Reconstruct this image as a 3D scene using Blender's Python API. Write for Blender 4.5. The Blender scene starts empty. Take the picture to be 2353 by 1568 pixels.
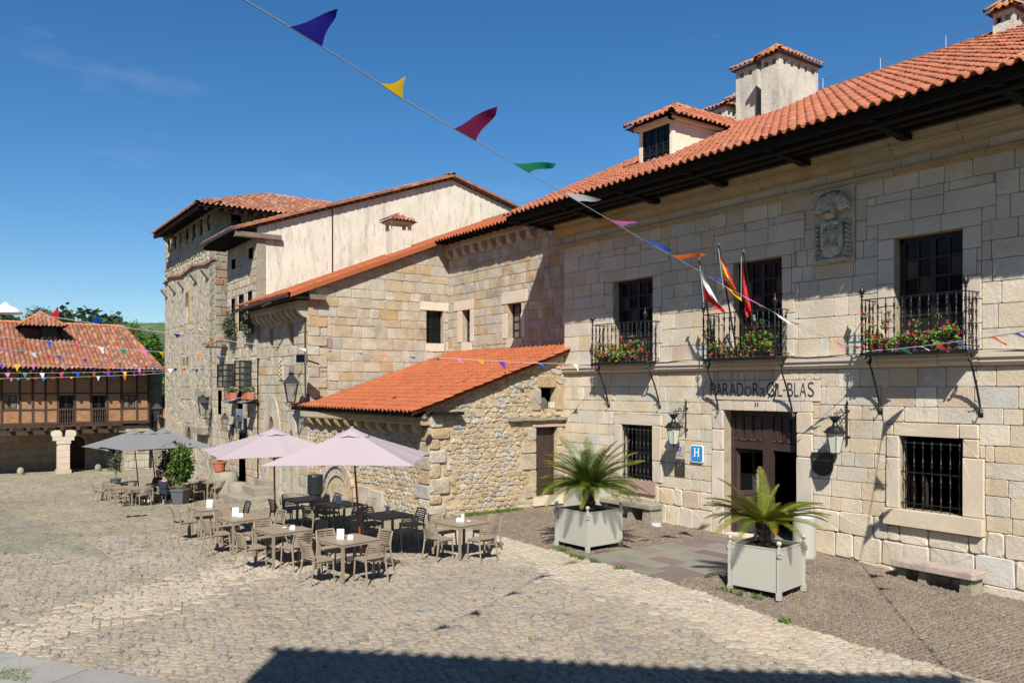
import bpy, bmesh, math, random
import numpy as np
from mathutils import Vector, Matrix
R_ = math.radians
sc = bpy.context.scene
COL = sc.collection
# ---------------------------------------------------------------- camera, world, sun, exposure
CAM = (0.0, -16.62, 3.8)
cd = bpy.data.cameras.new('camera'); cam = bpy.data.objects.new('camera', cd); COL.objects.link(cam)
cam.location = CAM; cam.rotation_euler = (R_(90), 0, R_(54.8))
cd.sensor_width = 36; cd.lens = 1870/2352*36; cd.shift_y = 104/2352
cd.clip_start = .05; cd.clip_end = 3000
sc.camera = cam
SUN = Vector((.80, -.64, 1.0)).normalized()          # towards the sun
w = bpy.data.worlds.new('World'); sc.world = w; w.use_nodes = True
wn = w.node_tree; wn.nodes.clear()
wo = wn.nodes.new('ShaderNodeOutputWorld'); bg = wn.nodes.new('ShaderNodeBackground'); sky = wn.nodes.new('ShaderNodeTexSky')
sky.sky_type = 'NISHITA'; sky.sun_disc = False; sky.sun_elevation = math.asin(SUN.z); sky.sun_rotation = math.atan2(SUN.x, SUN.y)
sky.air_density = 1.0; sky.dust_density = .12; sky.ozone_density = 5.0; sky.altitude = 0
bg.inputs['Strength'].default_value = .0745
# faint real clouds low in the sky
tc = wn.nodes.new('ShaderNodeTexCoord'); mp = wn.nodes.new('ShaderNodeMapping'); mp.inputs['Scale'].default_value = (1.6, 1.6, 7)
nz = wn.nodes.new('ShaderNodeTexNoise'); nz.inputs['Scale'].default_value = 2.1; nz.inputs['Detail'].default_value = 6; nz.inputs['Roughness'].default_value = .55
cr = wn.nodes.new('ShaderNodeValToRGB'); cr.color_ramp.elements[0].position = .60; cr.color_ramp.elements[1].position = .85
cr.color_ramp.elements[1].color = (.16, .16, .16, 1)
sat = wn.nodes.new('ShaderNodeHueSaturation'); sat.inputs['Saturation'].default_value = 1.24
mx = wn.nodes.new('ShaderNodeMixRGB'); mx.inputs['Color2'].default_value = (8.5, 8.8, 9.4, 1)
wn.links.new(tc.outputs['Generated'], mp.inputs['Vector']); wn.links.new(mp.outputs['Vector'], nz.inputs['Vector'])
wn.links.new(nz.outputs['Fac'], cr.inputs['Fac']); wn.links.new(cr.outputs['Color'], mx.inputs['Fac'])
wn.links.new(sky.outputs['Color'], sat.inputs['Color']); wn.links.new(sat.outputs['Color'], mx.inputs['Color1'])
wn.links.new(mx.outputs['Color'], bg.inputs['Color']); wn.links.new(bg.outputs['Background'], wo.inputs['Surface'])
ld = bpy.data.lights.new('sun', 'SUN'); ld.energy = 5.0; ld.angle = R_(.53); ld.color = (1.0, .955, .88)
sun = bpy.data.objects.new('sun', ld); COL.objects.link(sun); sun.location = (20, -30, 40)
sun.rotation_euler = (-SUN).to_track_quat('-Z', 'Y').to_euler()
sc.view_settings.view_transform = 'Standard'; sc.view_settings.look = 'None'
sc.view_settings.exposure = 0.60; sc.view_settings.gamma = 1.0; sc.view_settings.use_curve_mapping = False
sc.cycles.max_bounces = 6; sc.cycles.diffuse_bounces = 3; sc.cycles.use_denoising = True

# ---------------------------------------------------------------- site survey: sight lines taken from the viewpoint, met with known planes
FL = 1870.0; HX = 1176.0; HY = 888.0
AZ = R_(144.8); VW = (math.cos(AZ), math.sin(AZ)); RT = (math.sin(AZ), -math.cos(AZ))
def smooth(x): x = min(1., max(0., x)); return x*x*(3-2*x)
def G(X, Y):
    d = max(0., -X-19.)
    if d < 3: g = -.05*(d/3)**2
    elif d < 15: q = (d-3)/12; g = -.05 - .95*(q*.55+q*q*.45)
    else: g = -1.0 - .9*(1-math.exp(-(d-15)/12.))/(1-math.exp(-25/12.))
    k = smooth((-Y-5.)/3.); e = smooth((-X-38)/8.)
    g *= .72+.28*max(k, e)
    return g - .2*smooth((X+12)/5.)
Gv = np.vectorize(G)
VT = {'D':(0,0,1),'z1':(0,604.8,.3644),'z2':(336,403.2,.3),'z3':(470.4,806.5,.2571),'z4':(940.9,470.4,.2572),'z5':(940.9,772.8,.2787),'z6':(1276.9,537.6,.2786),
'r1':(1848,336,.3429),'r2':(1276.9,907.3,.2786),'r3':(1814.5,840,.3857),'r4':(1377.7,67.2,.4141),'r5':(0,1108.9,.3427),'r6':(537.6,1108.9,.2713),'q4':(1915.3,638.4,.2357),
'p3':(1646.5,1088.7,.1972),'p6':(1263.4,1108.9,.1157),'s1':(188.2,927.4,.1629),'s2':(470.4,638.4,.2144),'s3':(369.6,840,.1714),'s4':(1579.3,551,.2057),'s5':(537.6,0,.3999),'s6':(1579.3,860.2,.18)}
def S(v, x, y, X=None, Y=None, Z=None, g=False, t=None):
    a, b, s = VT[v]; px = a+s*x; py = b+s*y
    r = (px-HX)/FL; dx, dy, dz = VW[0]+r*RT[0], VW[1]+r*RT[1], (HY-py)/FL
    if X is not None: t = (X-CAM[0])/dx
    elif Y is not None: t = (Y-CAM[1])/dy
    elif Z is not None: t = (Z-CAM[2])/dz
    elif g:
        lo, hi = 1., 150.
        for _ in range(50):
            t = (lo+hi)/2
            if CAM[2]+t*dz > G(CAM[0]+t*dx, CAM[1]+t*dy): lo = t
            else: hi = t
    return Vector((CAM[0]+t*dx, CAM[1]+t*dy, CAM[2]+t*dz))
def proj(p):                                         # vectorised: (N,3) -> px, py, depth
    p = np.asarray(p, float); dx = p[..., 0]-CAM[0]; dy = p[..., 1]-CAM[1]
    t = dx*VW[0]+dy*VW[1]; r = dx*RT[0]+dy*RT[1]
    tt = np.where(t > .3, t, np.nan)
    return HX+FL*r/tt, HY-FL*(p[..., 2]-CAM[2])/tt, t

# ---------------------------------------------------------------- materials
def mat(name, base=(.5,.5,.5), rough=.9, ramp=None, noise=None, bump=None, metal=0., stain=None, shared=False, spec=.5, streak=None, trans=0., alpha=None, coat=0., fine=None, wave=None):
    m = bpy.data.materials.new(name); m.use_nodes = True; nt = m.node_tree; N = nt.nodes; L = nt.links
    b = N['Principled BSDF']; b.inputs['Roughness'].default_value = rough; b.inputs['Metallic'].default_value = metal
    b.inputs['Specular IOR Level'].default_value = spec
    geo = N.new('ShaderNodeNewGeometry'); pos = geo.outputs['Position']
    def rgb(c):
        n = N.new('ShaderNodeRGB'); n.outputs[0].default_value = (*c, 1); return n.outputs[0]
    def noi(scale, detail=3, rough_=.55, vec=pos, sc3=None):
        if sc3:
            mpn = N.new('ShaderNodeMapping'); mpn.inputs['Scale'].default_value = sc3; L.new(vec, mpn.inputs['Vector']); vec = mpn.outputs['Vector']
        n = N.new('ShaderNodeTexNoise'); n.inputs['Scale'].default_value = scale; n.inputs['Detail'].default_value = detail; n.inputs['Roughness'].default_value = rough_
        L.new(vec, n.inputs['Vector']); return n.outputs['Fac']
    if ramp:
        at = N.new('ShaderNodeAttribute'); at.attribute_name = 'tint'; fac = at.outputs['Fac']
        if shared:
            oi = N.new('ShaderNodeObjectInfo'); ad = N.new('ShaderNodeMath'); ad.operation = 'ADD'
            L.new(fac, ad.inputs[0]); L.new(oi.outputs['Random'], ad.inputs[1])
            fr = N.new('ShaderNodeMath'); fr.operation = 'FRACT'; L.new(ad.outputs[0], fr.inputs[0]); fac = fr.outputs[0]
        rp = N.new('ShaderNodeValToRGB'); el = rp.color_ramp.elements
        while len(el) < len(ramp): el.new(.5)
        for e, (p, c) in zip(el, ramp): e.position = p; e.color = (*c, 1)
        L.new(fac, rp.inputs['Fac']); col = rp.outputs['Color']
    else: col = rgb(base)
    def mult(col, fac_out, lo, hi):
        mr = N.new('ShaderNodeMapRange'); mr.inputs['From Min'].default_value = .3; mr.inputs['From Max'].default_value = .7
        mr.inputs['To Min'].default_value = lo; mr.inputs['To Max'].default_value = hi; L.new(fac_out, mr.inputs['Value'])
        mm = N.new('ShaderNodeVectorMath'); mm.operation = 'SCALE'; L.new(col, mm.inputs[0]); L.new(mr.outputs[0], mm.inputs['Scale']); return mm.outputs[0]
    if noise: col = mult(col, noi(noise[0], 5), 1-noise[1], 1+noise[1])
    if fine: col = mult(col, noi(fine[0], 3, .7), 1-fine[1], 1+fine[1])
    for stn in (stain or []):                       # (scale, lo, hi, colour, amount, stretch)
        f = noi(stn[0], 6, .65, sc3=stn[5] if len(stn) > 5 else None)
        mr = N.new('ShaderNodeMapRange'); mr.inputs['From Min'].default_value = stn[1]; mr.inputs['From Max'].default_value = stn[2]; mr.inputs['To Max'].default_value = stn[4]
        L.new(f, mr.inputs['Value']); mxn = N.new('ShaderNodeMixRGB'); L.new(mr.outputs[0], mxn.inputs['Fac']); L.new(col, mxn.inputs['Color1'])
        mxn.inputs['Color2'].default_value = (*stn[3], 1); col = mxn.outputs['Color']
    L.new(col, b.inputs['Base Color'])
    if bump:
        h = noi(bump[0], 5, .6)
        if len(bump) > 3:
            h2 = noi(bump[0]*5, 3, .6); ad = N.new('ShaderNodeMath'); ad.operation = 'MULTIPLY_ADD'; L.new(h2, ad.inputs[0]); ad.inputs[1].default_value = bump[3]; L.new(h, ad.inputs[2]); h = ad.outputs[0]
        bn = N.new('ShaderNodeBump'); bn.inputs['Strength'].default_value = bump[1]; bn.inputs['Distance'].default_value = bump[2]
        L.new(h, bn.inputs['Height']); L.new(bn.outputs['Normal'], b.inputs['Normal'])
    if trans:
        tr = N.new('ShaderNodeBsdfTranslucent'); L.new(col, tr.inputs['Color']); ms = N.new('ShaderNodeMixShader'); ms.inputs[0].default_value = trans
        L.new(b.outputs[0], ms.inputs[1]); L.new(tr.outputs[0], ms.inputs[2]); L.new(ms.outputs[0], N['Material Output'].inputs['Surface'])
    if alpha is not None: b.inputs['Alpha'].default_value = alpha
    if coat: b.inputs['Coat Weight'].default_value = coat
    return m
ASH = [(0,(.510,.408,.270)),(.18,(.571,.484,.362)),(.36,(.500,.449,.367)),(.55,(.592,.515,.398)),(.72,(.546,.459,.332)),(.84,(.469,.449,.393)),(.93,(.541,.423,.275)),(.97,(.479,.377,.286)),(1,(.643,.571,.459))]
M = {}
M['ashlar'] = mat('ashlar_sandstone', ramp=ASH, noise=(1.3,.13), fine=(26,.10), bump=(13,.45,.03,.5), stain=[(.55,.53,.70,(.42,.29,.15),.45),(2.6,.57,.74,(.17,.15,.12),.45),(1.1,.58,.70,(.20,.18,.15),.35,(2.5,2.5,.5))], rough=.92)
M['ashlar_smooth'] = mat('dressed_sandstone', ramp=[(0,(.503,.413,.302)),(.5,(.552,.469,.369)),(1,(.484,.432,.359))], noise=(1.1,.10), fine=(30,.07), bump=(20,.22,.015,.5), stain=[(.8,.58,.76,(.407,.263,.136),.4),(3,.62,.8,(.174,.151,.126),.3)], rough=.9)
M['cornice'] = mat('golden_cornice_stone', ramp=[(0,(.358,.258,.122)),(.5,(.380,.301,.172)),(1,(.358,.315,.222))], noise=(1.5,.15), fine=(24,.08), bump=(16,.3,.02,.5), stain=[(2,.58,.76,(.086,.072,.058),.5)], rough=.9)
M['mortar'] = mat('lime_mortar', base=(.352,.286,.202), noise=(3,.2), fine=(40,.15), bump=(30,.5,.02,.5))
M['mortar_warm'] = mat('warm_lime_mortar', base=(.478,.366,.223), noise=(3,.18), fine=(40,.15), bump=(22,.8,.04,.5))
M['rubble'] = mat('rubble_stone', ramp=[(0,(.414,.306,.173)),(.2,(.481,.381,.250)),(.42,(.414,.356,.267)),(.6,(.497,.439,.344)),(.75,(.365,.356,.336)),(.88,(.431,.298,.155)),(1,(.497,.456,.396))], noise=(4,.2), fine=(30,.14), bump=(14,.9,.06,.5), stain=[(2.5,.6,.78,(.141,.133,.120),.45)], rough=.95)
M['annex'] = mat('annex_sandstone', ramp=[(0,(.396,.309,.188)),(.25,(.381,.324,.233)),(.5,(.456,.399,.307)),(.74,(.358,.331,.278)),(.86,(.411,.316,.195)),(.93,(.396,.272,.135)),(.985,(.381,.316,.233)),(1,(.213,.150,.135))], noise=(2.5,.16), fine=(24,.12), bump=(14,.6,.035,.5), stain=[(.9,.56,.72,(.114,.110,.097),.6),(.6,.6,.75,(.381,.234,.090),.3)], rough=.93)
M['tower'] = mat('tower_rubble', ramp=[(0,(.335,.263,.159)),(.3,(.398,.335,.231)),(.6,(.366,.327,.255)),(.8,(.446,.398,.311)),(1,(.319,.239,.159))], noise=(1.5,.2), fine=(9,.2), bump=(5,1.,.08,.5), stain=[(.7,.55,.75,(.135,.119,.096),.5)], rough=.95)
M['tower_render'] = mat('worn_white_render', base=(.366,.303,.207), noise=(2,.2), fine=(8,.25), bump=(3.5,1.,.12,.6), stain=[(3.2,.47,.55,(.573,.534,.438),.85,(1.5,1.5,.7)),(.5,.55,.72,(.175,.151,.119),.5)], rough=.95)
M['quoin'] = mat('quoin_stone', ramp=[(0,(.242,.204,.135)),(.35,(.283,.249,.178)),(.7,(.222,.204,.160)),(.85,(.257,.144,.092)),(1,(.304,.236,.135))], noise=(1.6,.2), fine=(12,.15), bump=(8,.6,.05,.5), rough=.93)
M['cream'] = mat('cream_lime_plaster', base=(.591,.540,.431), noise=(.7,.09), fine=(14,.06), bump=(6,.3,.03,.5), stain=[(1.1,.50,.66,(.251,.229,.171),.48,(2.2,2.2,.5)),(5,.55,.68,(.192,.183,.146),.45,(1.5,1.5,.35))], rough=.95)
M['cream_dormer'] = mat('dormer_plaster', base=(.673,.593,.443), noise=(1.5,.06), bump=(9,.3,.02,.5), stain=[(1.7,.56,.74,(.319,.283,.221),.6)], rough=.95)
M['chimney'] = mat('grey_lime_render', base=(.531,.487,.398), noise=(1.5,.12), fine=(18,.12), bump=(10,.5,.03,.6), stain=[(1.3,.45,.68,(.230,.212,.168),.7,(1.5,1.5,.6))], rough=.95)
TL = [(0,(.277,.081,.038)),(.3,(.345,.104,.047)),(.55,(.312,.100,.053)),(.8,(.387,.132,.062)),(1,(.244,.075,.042))]
M['tile'] = mat('terracotta_roof_tile', ramp=TL, noise=(1.6,.2), fine=(20,.1), bump=(30,.15,.01,.5), shared=True, stain=[(1.5,.56,.72,(.20,.15,.11),.45),(7,.60,.70,(.33,.27,.16),.4)], rough=.85)
M['tile_new'] = mat('bright_orange_roof_tile', ramp=[(0,(.302,.074,.023)),(.5,(.343,.091,.028)),(1,(.273,.067,.023))], noise=(1.2,.08), fine=(18,.06), bump=(30,.12,.01,.5), shared=True, stain=[(1.1,.55,.72,(.212,.089,.044),.4),(8,.62,.72,(.266,.195,.115),.35)], rough=.82)
M['tile_old'] = mat('weathered_roof_tile', ramp=[(0,(.207,.072,.038)),(.3,(.287,.100,.050)),(.5,(.335,.135,.072)),(.7,(.159,.080,.056)),(.87,(.366,.199,.127)),(1,(.112,.072,.052))], noise=(1.2,.2), fine=(12,.18), bump=(20,.2,.02,.5), shared=True, stain=[(1.0,.58,.76,(.104,.080,.064),.6)], rough=.9)
M['tile_deck'] = mat('roof_underlay', base=(.10,.045,.03), rough=.95)
M['lichen_tile'] = mat('lichen_ridge_tile', ramp=[(0,(.389,.124,.062)),(.6,(.398,.177,.062)),(1,(.301,.115,.071))], noise=(5,.2), fine=(22,.15), bump=(25,.2,.01,.5), shared=True, stain=[(3,.5,.66,(.372,.230,.053),.35)], rough=.92)
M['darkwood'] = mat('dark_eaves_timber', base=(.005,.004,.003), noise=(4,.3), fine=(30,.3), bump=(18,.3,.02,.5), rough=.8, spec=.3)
M['brownwood'] = mat('brown_door_timber', base=(.040,.023,.018), noise=(4,.2), fine=(40,.15), bump=(30,.2,.01,.5), rough=.6)
M['blackwood'] = mat('black_window_timber', base=(.014,.011,.010), noise=(4,.2), rough=.5)
M['oldwood'] = mat('weathered_grey_timber', base=(.16,.12,.09), noise=(3,.25), fine=(20,.25), bump=(20,.5,.02,.5), rough=.9)
M['timber'] = mat('house_frame_timber', base=(.055,.030,.020), noise=(3,.25), fine=(20,.2), bump=(20,.4,.02,.5), rough=.85)
M['redwood'] = mat('red_brown_door', base=(.24,.085,.035), noise=(3,.2), rough=.6)
M['iron'] = mat('black_wrought_iron', base=(.009,.009,.010), rough=.42, metal=.1, bump=(60,.1,.005,.5))
M['ironplate'] = mat('grey_iron', base=(.10,.10,.10), rough=.5, metal=.5)
M['glass'] = mat('dark_window_glass', base=(.006,.007,.008), rough=.12, spec=.22)
M['curtainglass'] = mat('curtained_window_glass', base=(.15,.135,.105), rough=.15, spec=.3)
M['dimglass'] = mat('painted_reflection_glass', base=(.055,.048,.036), rough=.1, spec=.35)  # paler base colour paints in the reflection shown by a few panes
M['lampglass'] = mat('frosted_lamp_glass', base=(.62,.62,.52), rough=.3, trans=.25)
M['clearglass'] = mat('clear_glass', base=(.10,.11,.11), rough=.05, alpha=.22)
M['tan'] = mat('tan_dressed_stone', ramp=[(0,(.495,.402,.273)),(.5,(.539,.451,.333)),(1,(.506,.440,.345))], noise=(1.4,.10), fine=(24,.07), bump=(16,.25,.02,.5), stain=[(2,.58,.76,(.440,.286,.154),.3)], rough=.9)
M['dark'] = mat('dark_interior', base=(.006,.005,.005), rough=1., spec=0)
M['taupe'] = mat('taupe_resin', base=(.256,.205,.148), rough=.55, noise=(6,.04), spec=.4)
M['taupe_top'] = mat('taupe_tabletop', base=(.268,.213,.157), rough=.5, fine=(60,.03), spec=.4)
M['greenpaint'] = mat('pale_grey_green_paint', base=(.398,.390,.330), rough=.42, noise=(1.5,.02), spec=.4)
M['soil'] = mat('bark_mulch', base=(.07,.028,.018), noise=(12,.5), fine=(60,.5), bump=(45,1.,.05,.8), rough=1)
M['pink'] = mat('pale_pink_canvas', base=(.424,.350,.362), rough=.9, fine=(90,.03), trans=.15)
M['greycanvas'] = mat('grey_canvas', base=(.181,.181,.185), rough=.9, fine=(60,.04), trans=.08)
M['polewood'] = mat('varnished_pole_wood', base=(.20,.05,.025), rough=.35, noise=(8,.25))
M['poleblack'] = mat('dark_metal_pole', base=(.025,.03,.035), rough=.4, metal=.4)
M['white'] = mat('white_card', base=(.80,.80,.79), rough=.5)
M['terrapot'] = mat('terracotta_pot', base=(.42,.13,.07), rough=.8, noise=(6,.1))
M['flowerbox'] = mat('brown_plastic_flower_box', base=(.19,.065,.045), rough=.6)
M['greypot'] = mat('grey_plastic_pot', base=(.09,.10,.11), rough=.55)
LF = lambda n, a, b_, c: mat(n, ramp=[(0,a),(.5,b_),(1,c)], rough=.55, trans=.28, spec=.35)
M['leaf'] = LF('green_leaves', (.035,.085,.012),(.075,.150,.020),(.120,.190,.030))
M['leaf_ger'] = LF('geranium_leaves', (.08,.15,.02),(.15,.25,.03),(.23,.32,.05))
M['leaf_dark'] = LF('dark_leaves', (.028,.055,.024),(.05,.088,.036),(.07,.115,.05))  # leaf colours lifted and cooled to paint in the haze of distance
M['leaf_grey'] = LF('grey_green_leaves', (.06,.085,.045),(.10,.13,.07),(.13,.15,.08))
M['leaf_bright'] = LF('bright_tree_leaves', (.05,.12,.012),(.09,.19,.02),(.13,.24,.03))
M['leaf_red'] = LF('reddish_leaves', (.10,.04,.02),(.16,.06,.03),(.08,.10,.02))
M['frond'] = mat('cycad_frond', ramp=[(0,(.030,.074,.009)),(.3,(.068,.128,.012)),(.55,(.141,.181,.015)),(.85,(.283,.243,.021)),(1,(.283,.162,.034))], rough=.4, trans=.3, spec=.5, shared=False)
M['trunk'] = mat('shaggy_cycad_trunk', base=(.055,.042,.028), noise=(14,.5), fine=(50,.4), bump=(30,1.,.06,.8), rough=1)
M['bark'] = mat('tree_bark', base=(.10,.075,.05), noise=(5,.3), bump=(12,.8,.05,.5), rough=1)
M['bloom_red'] = mat('red_geranium', base=(.62,.02,.015), rough=.6, trans=.2)
M['bloom_pink'] = mat('pink_geranium', base=(.60,.10,.28), rough=.6, trans=.2)
M['grass'] = LF('grass_blades', (.07,.13,.02),(.11,.18,.03),(.16,.22,.05))
M['brick'] = mat('nogging_brick', ramp=[(0,(.319,.146,.062)),(.4,(.398,.199,.089)),(.7,(.363,.199,.106)),(1,(.443,.274,.150))], noise=(2,.15), fine=(12,.12), bump=(20,.5,.02,.5), rough=.95)
M['brickmortar'] = mat('brick_mortar', base=(.372,.292,.212), noise=(3,.15), bump=(20,.5,.02,.5))
M['zinc'] = mat('grey_zinc', base=(.30,.32,.34), rough=.4, metal=.6)
M['copper'] = mat('brown_copper_gutter', base=(.10,.045,.035), rough=.45, metal=.4)
M['skin'] = mat('skin', base=(.42,.24,.17), rough=.6)
M['hairgrey'] = mat('grey_hair', base=(.42,.40,.38), rough=.8)
M['hairdark'] = mat('dark_hair', base=(.03,.02,.015), rough=.7)
M['navy'] = mat('navy_cloth', base=(.012,.016,.03), rough=.9)
M['stripe'] = mat('dark_maroon_cloth', base=(.09,.025,.025), rough=.9)
M['bluepaint'] = mat('blue_sign_enamel', base=(.0,.22,.52), rough=.35)
M['deepblue'] = mat('deep_blue_print', base=(.01,.05,.32), rough=.35)
M['ink'] = mat('dark_painted_lettering', base=(.035,.035,.042), rough=.8)
M['bronze'] = mat('dark_bronze_plaque', base=(.065,.055,.045), rough=.45, metal=.5, bump=(50,.3,.01,.5))
M['gold'] = mat('dull_gold_lettering', base=(.30,.22,.07), rough=.5, metal=.3)
M['hill'] = mat('green_hillside', base=(.085,.125,.035), noise=(.02,.3), fine=(.12,.3), stain=[(.012,.45,.56,(.03,.05,.018),.85),(.03,.55,.66,(.17,.17,.07),.6)], rough=1)
def plainmat(n, c, r=.6, tr=0): return mat(n, base=c, rough=r, trans=tr)
PC = {'blue':(.0,.10,.62),'yellow':(.75,.50,.0),'red':(.62,.015,.02),'green':(.0,.28,.13),'white':(.75,.75,.75),'orange':(.80,.16,.01),'purple':(.12,.035,.45),'pink':(.68,.16,.52),'crimson':(.26,.01,.09),'navy':(.02,.015,.30),'magenta':(.55,.03,.28)}
PM = {k: plainmat(k+'_pennant_cloth', c, .5, .35) for k, c in PC.items()}

# ---------------------------------------------------------------- mesh helpers
class MB:
    def __init__(s): s.v = []; s.f = []; s.t = []; s.m = []; s.mi = 0; s.ti = .5
    def add(s, vs, fs, tint=None):
        o = len(s.v); s.v.extend(tuple(p) for p in vs); tt = s.ti if tint is None else tint
        for f in fs: s.f.append(tuple(o+i for i in f)); s.t.append(tt); s.m.append(s.mi)
        return s
    def box(s, x0, x1, y0, y1, z0, z1, tint=None, fr=None, ch=0.):
        P8 = [(x0,y0,z0),(x1,y0,z0),(x1,y1,z0),(x0,y1,z0),(x0,y0,z1),(x1,y0,z1),(x1,y1,z1),(x0,y1,z1)]
        if fr: P8 = [fr.p(*p) for p in P8]
        flip = fr is not None and fr.flip
        F6 = [(0,3,2,1),(4,5,6,7),(0,1,5,4),(1,2,6,5),(2,3,7,6),(3,0,4,7)]
        if flip: F6 = [f[::-1] for f in F6]
        return s.add(P8, F6, tint)
    def quad(s, a, b, c, d, tint=None): return s.add([a,b,c,d], [(0,1,2,3)], tint)
    def tube(s, pts, r, n=6, caps=True, tint=None):
        pts = [Vector(p) for p in pts]; rs = r if isinstance(r, (list, tuple)) else [r]*len(pts)
        vs = []; fs = []
        for i, p in enumerate(pts):
            d = (pts[min(i+1, len(pts)-1)]-pts[max(i-1, 0)])
            d = d.normalized() if d.length > 1e-9 else Vector((0,0,1))
            a = d.cross(Vector((0,0,1)) if abs(d.z) < .9 else Vector((1,0,0))).normalized(); b = d.cross(a)
            for k in range(n):
                an = 2*math.pi*k/n; vs.append(p+a*math.cos(an)*rs[i]+b*math.sin(an)*rs[i])
        for i in range(len(pts)-1):
            for k in range(n):
                k2 = (k+1) % n; fs.append((i*n+k, i*n+k2, (i+1)*n+k2, (i+1)*n+k))
        if caps: fs.append(tuple(range(n))); fs.append(tuple((len(pts)-1)*n+k for k in range(n))[::-1])
        return s.add(vs, fs, tint)
    def lathe(s, prof, c, n=10, tint=None, ax=None):          # prof: (r, z) pairs, upwards
        c = Vector(c); vs = []; fs = []
        for r, z in prof:
            for k in range(n):
                an = 2*math.pi*k/n; vs.append((c.x+r*math.cos(an), c.y+r*math.sin(an), c.z+z))
        for i in range(len(prof)-1):
            for k in range(n):
                k2 = (k+1) % n; fs.append((i*n+k, i*n+k2, (i+1)*n+k2, (i+1)*n+k))
        fs.append(tuple(range(n))[::-1]); fs.append(tuple((len(prof)-1)*n+k for k in range(n)))
        return s.add(vs, fs, tint)
    def prism(s, poly, fr, w0, w1, tint=None):                # polygon in frame (u,v), from w0 to w1
        n = len(poly); vs = [fr.p(u, v, w0) for u, v in poly]+[fr.p(u, v, w1) for u, v in poly]
        fs = [tuple(range(n))[::-1], tuple(range(n, 2*n))]+[(i, (i+1) % n, n+(i+1) % n, n+i) for i in range(n)]
        return s.add(vs, fs, tint)
    def build(s, name, material, parent=None, smooth=False, kind=None, label=None, origin=None):
        me = bpy.data.meshes.new(name); me.from_pydata(s.v, [], s.f); finish(me, s.t, smooth)
        mats = material if isinstance(material, (list, tuple)) else [material]
        for mm in mats: me.materials.append(mm)
        if len(mats) > 1: me.polygons.foreach_set('material_index', s.m)
        return link(name, me, parent, kind, label)
def finish(me, t, smooth):
    if len(me.polygons):
        a = me.attributes.new('tint', 'FLOAT', 'FACE'); a.data.foreach_set('value', np.ascontiguousarray(t, dtype=np.float32))
        me.polygons.foreach_set('use_smooth', np.full(len(me.polygons), bool(smooth)))
    me.update()
def link(name, me, parent=None, kind=None, label=None):
    o = bpy.data.objects.new(name, me); COL.objects.link(o)
    if parent is not None:
        o.parent = parent
        w0 = parent
        off = Vector((0,0,0))
        while w0 is not None: off += w0.location; w0 = w0.parent
        if parent.rotation_euler.z == 0 and not parent.get('local'): o.location = -off
    if kind: o['kind'] = kind
    if label: o['label'] = label
    return o
def thing(name, label, cat, loc=(0,0,0), rz=0., group=None, local=False):
    o = bpy.data.objects.new(name, None); COL.objects.link(o); o.location = loc; o.rotation_euler = (0,0,rz); o.empty_display_size = .2
    o['label'] = label; o['category'] = cat
    if group: o['group'] = group
    if local: o['local'] = 1
    return o
def tag(o, label, cat, group=None):
    o['label'] = label; o['category'] = cat
    if group: o['group'] = group
    return o
def copy_tree(o, parent=None):
    c = o.copy(); COL.objects.link(c)
    if parent is not None: c.parent = parent
    for ch in list(o.children): copy_tree(ch, c)
    return c
def fast_mesh(name, verts, nface_verts, idx, tint, smooth):
    me = bpy.data.meshes.new(name); nv = len(verts); nf = len(nface_verts)
    me.vertices.add(nv); me.vertices.foreach_set('co', verts.astype(np.float32).ravel())
    me.loops.add(len(idx)); me.loops.foreach_set('vertex_index', idx.astype(np.int32))
    me.polygons.add(nf); st = np.concatenate([[0], np.cumsum(nface_verts)[:-1]]).astype(np.int32)
    me.polygons.foreach_set('loop_start', st)
    me.update(calc_edges=True); finish(me, tint, smooth); me.validate(); return me
class Frame:
    def __init__(s, O, U, V, N): s.O = Vector(O); s.U = Vector(U); s.V = Vector(V); s.N = Vector(N); s.flip = s.U.cross(s.V).dot(s.N) < 0; s.ground = False
    def p(s, u, v, w=0.): return s.O+s.U*u+s.V*v+s.N*w
    def arr(s, u, v, w):
        O, U, V, N = (np.array(q) for q in (s.O, s.U, s.V, s.N))
        P = O+u[..., None]*U+v[..., None]*V+w[..., None]*N
        if s.ground: P[..., 2] += Gv(P[..., 0], P[..., 1])
        return P
# ---------------------------------------------------------------- stone pieces
rng = np.random.default_rng(7)
def clip(poly, hp):
    for a, b, c in hp:
        out = []; n = len(poly)
        for i in range(n):
            p = poly[i]; q = poly[(i+1) % n]; dp = a*p[0]+b*p[1]-c; dq = a*q[0]+b*q[1]-c
            if dp <= 0: out.append(p)
            if (dp < 0 < dq) or (dq < 0 < dp): k = dp/(dp-dq); out.append((p[0]+(q[0]-p[0])*k, p[1]+(q[1]-p[1])*k))
        poly = out
        if len(poly) < 3: return []
    return poly
def area(poly): return .5*abs(sum(poly[i][0]*poly[(i+1) % len(poly)][1]-poly[(i+1) % len(poly)][0]*poly[i][1] for i in range(len(poly))))
def chamfer(poly, c, jit, rnd):
    out = []; n = len(poly)
    for i in range(n):
        p = poly[i]; a = poly[i-1]; b = poly[(i+1) % n]
        for q in (a, b):
            d = math.hypot(q[0]-p[0], q[1]-p[1]) or 1; k = min(.3, c*rnd.uniform(.6,1.5)/d)
            out.append((p[0]+(q[0]-p[0])*k+rnd.uniform(-jit,jit), p[1]+(q[1]-p[1])*k+rnd.uniform(-jit,jit)))
    return out
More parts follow.
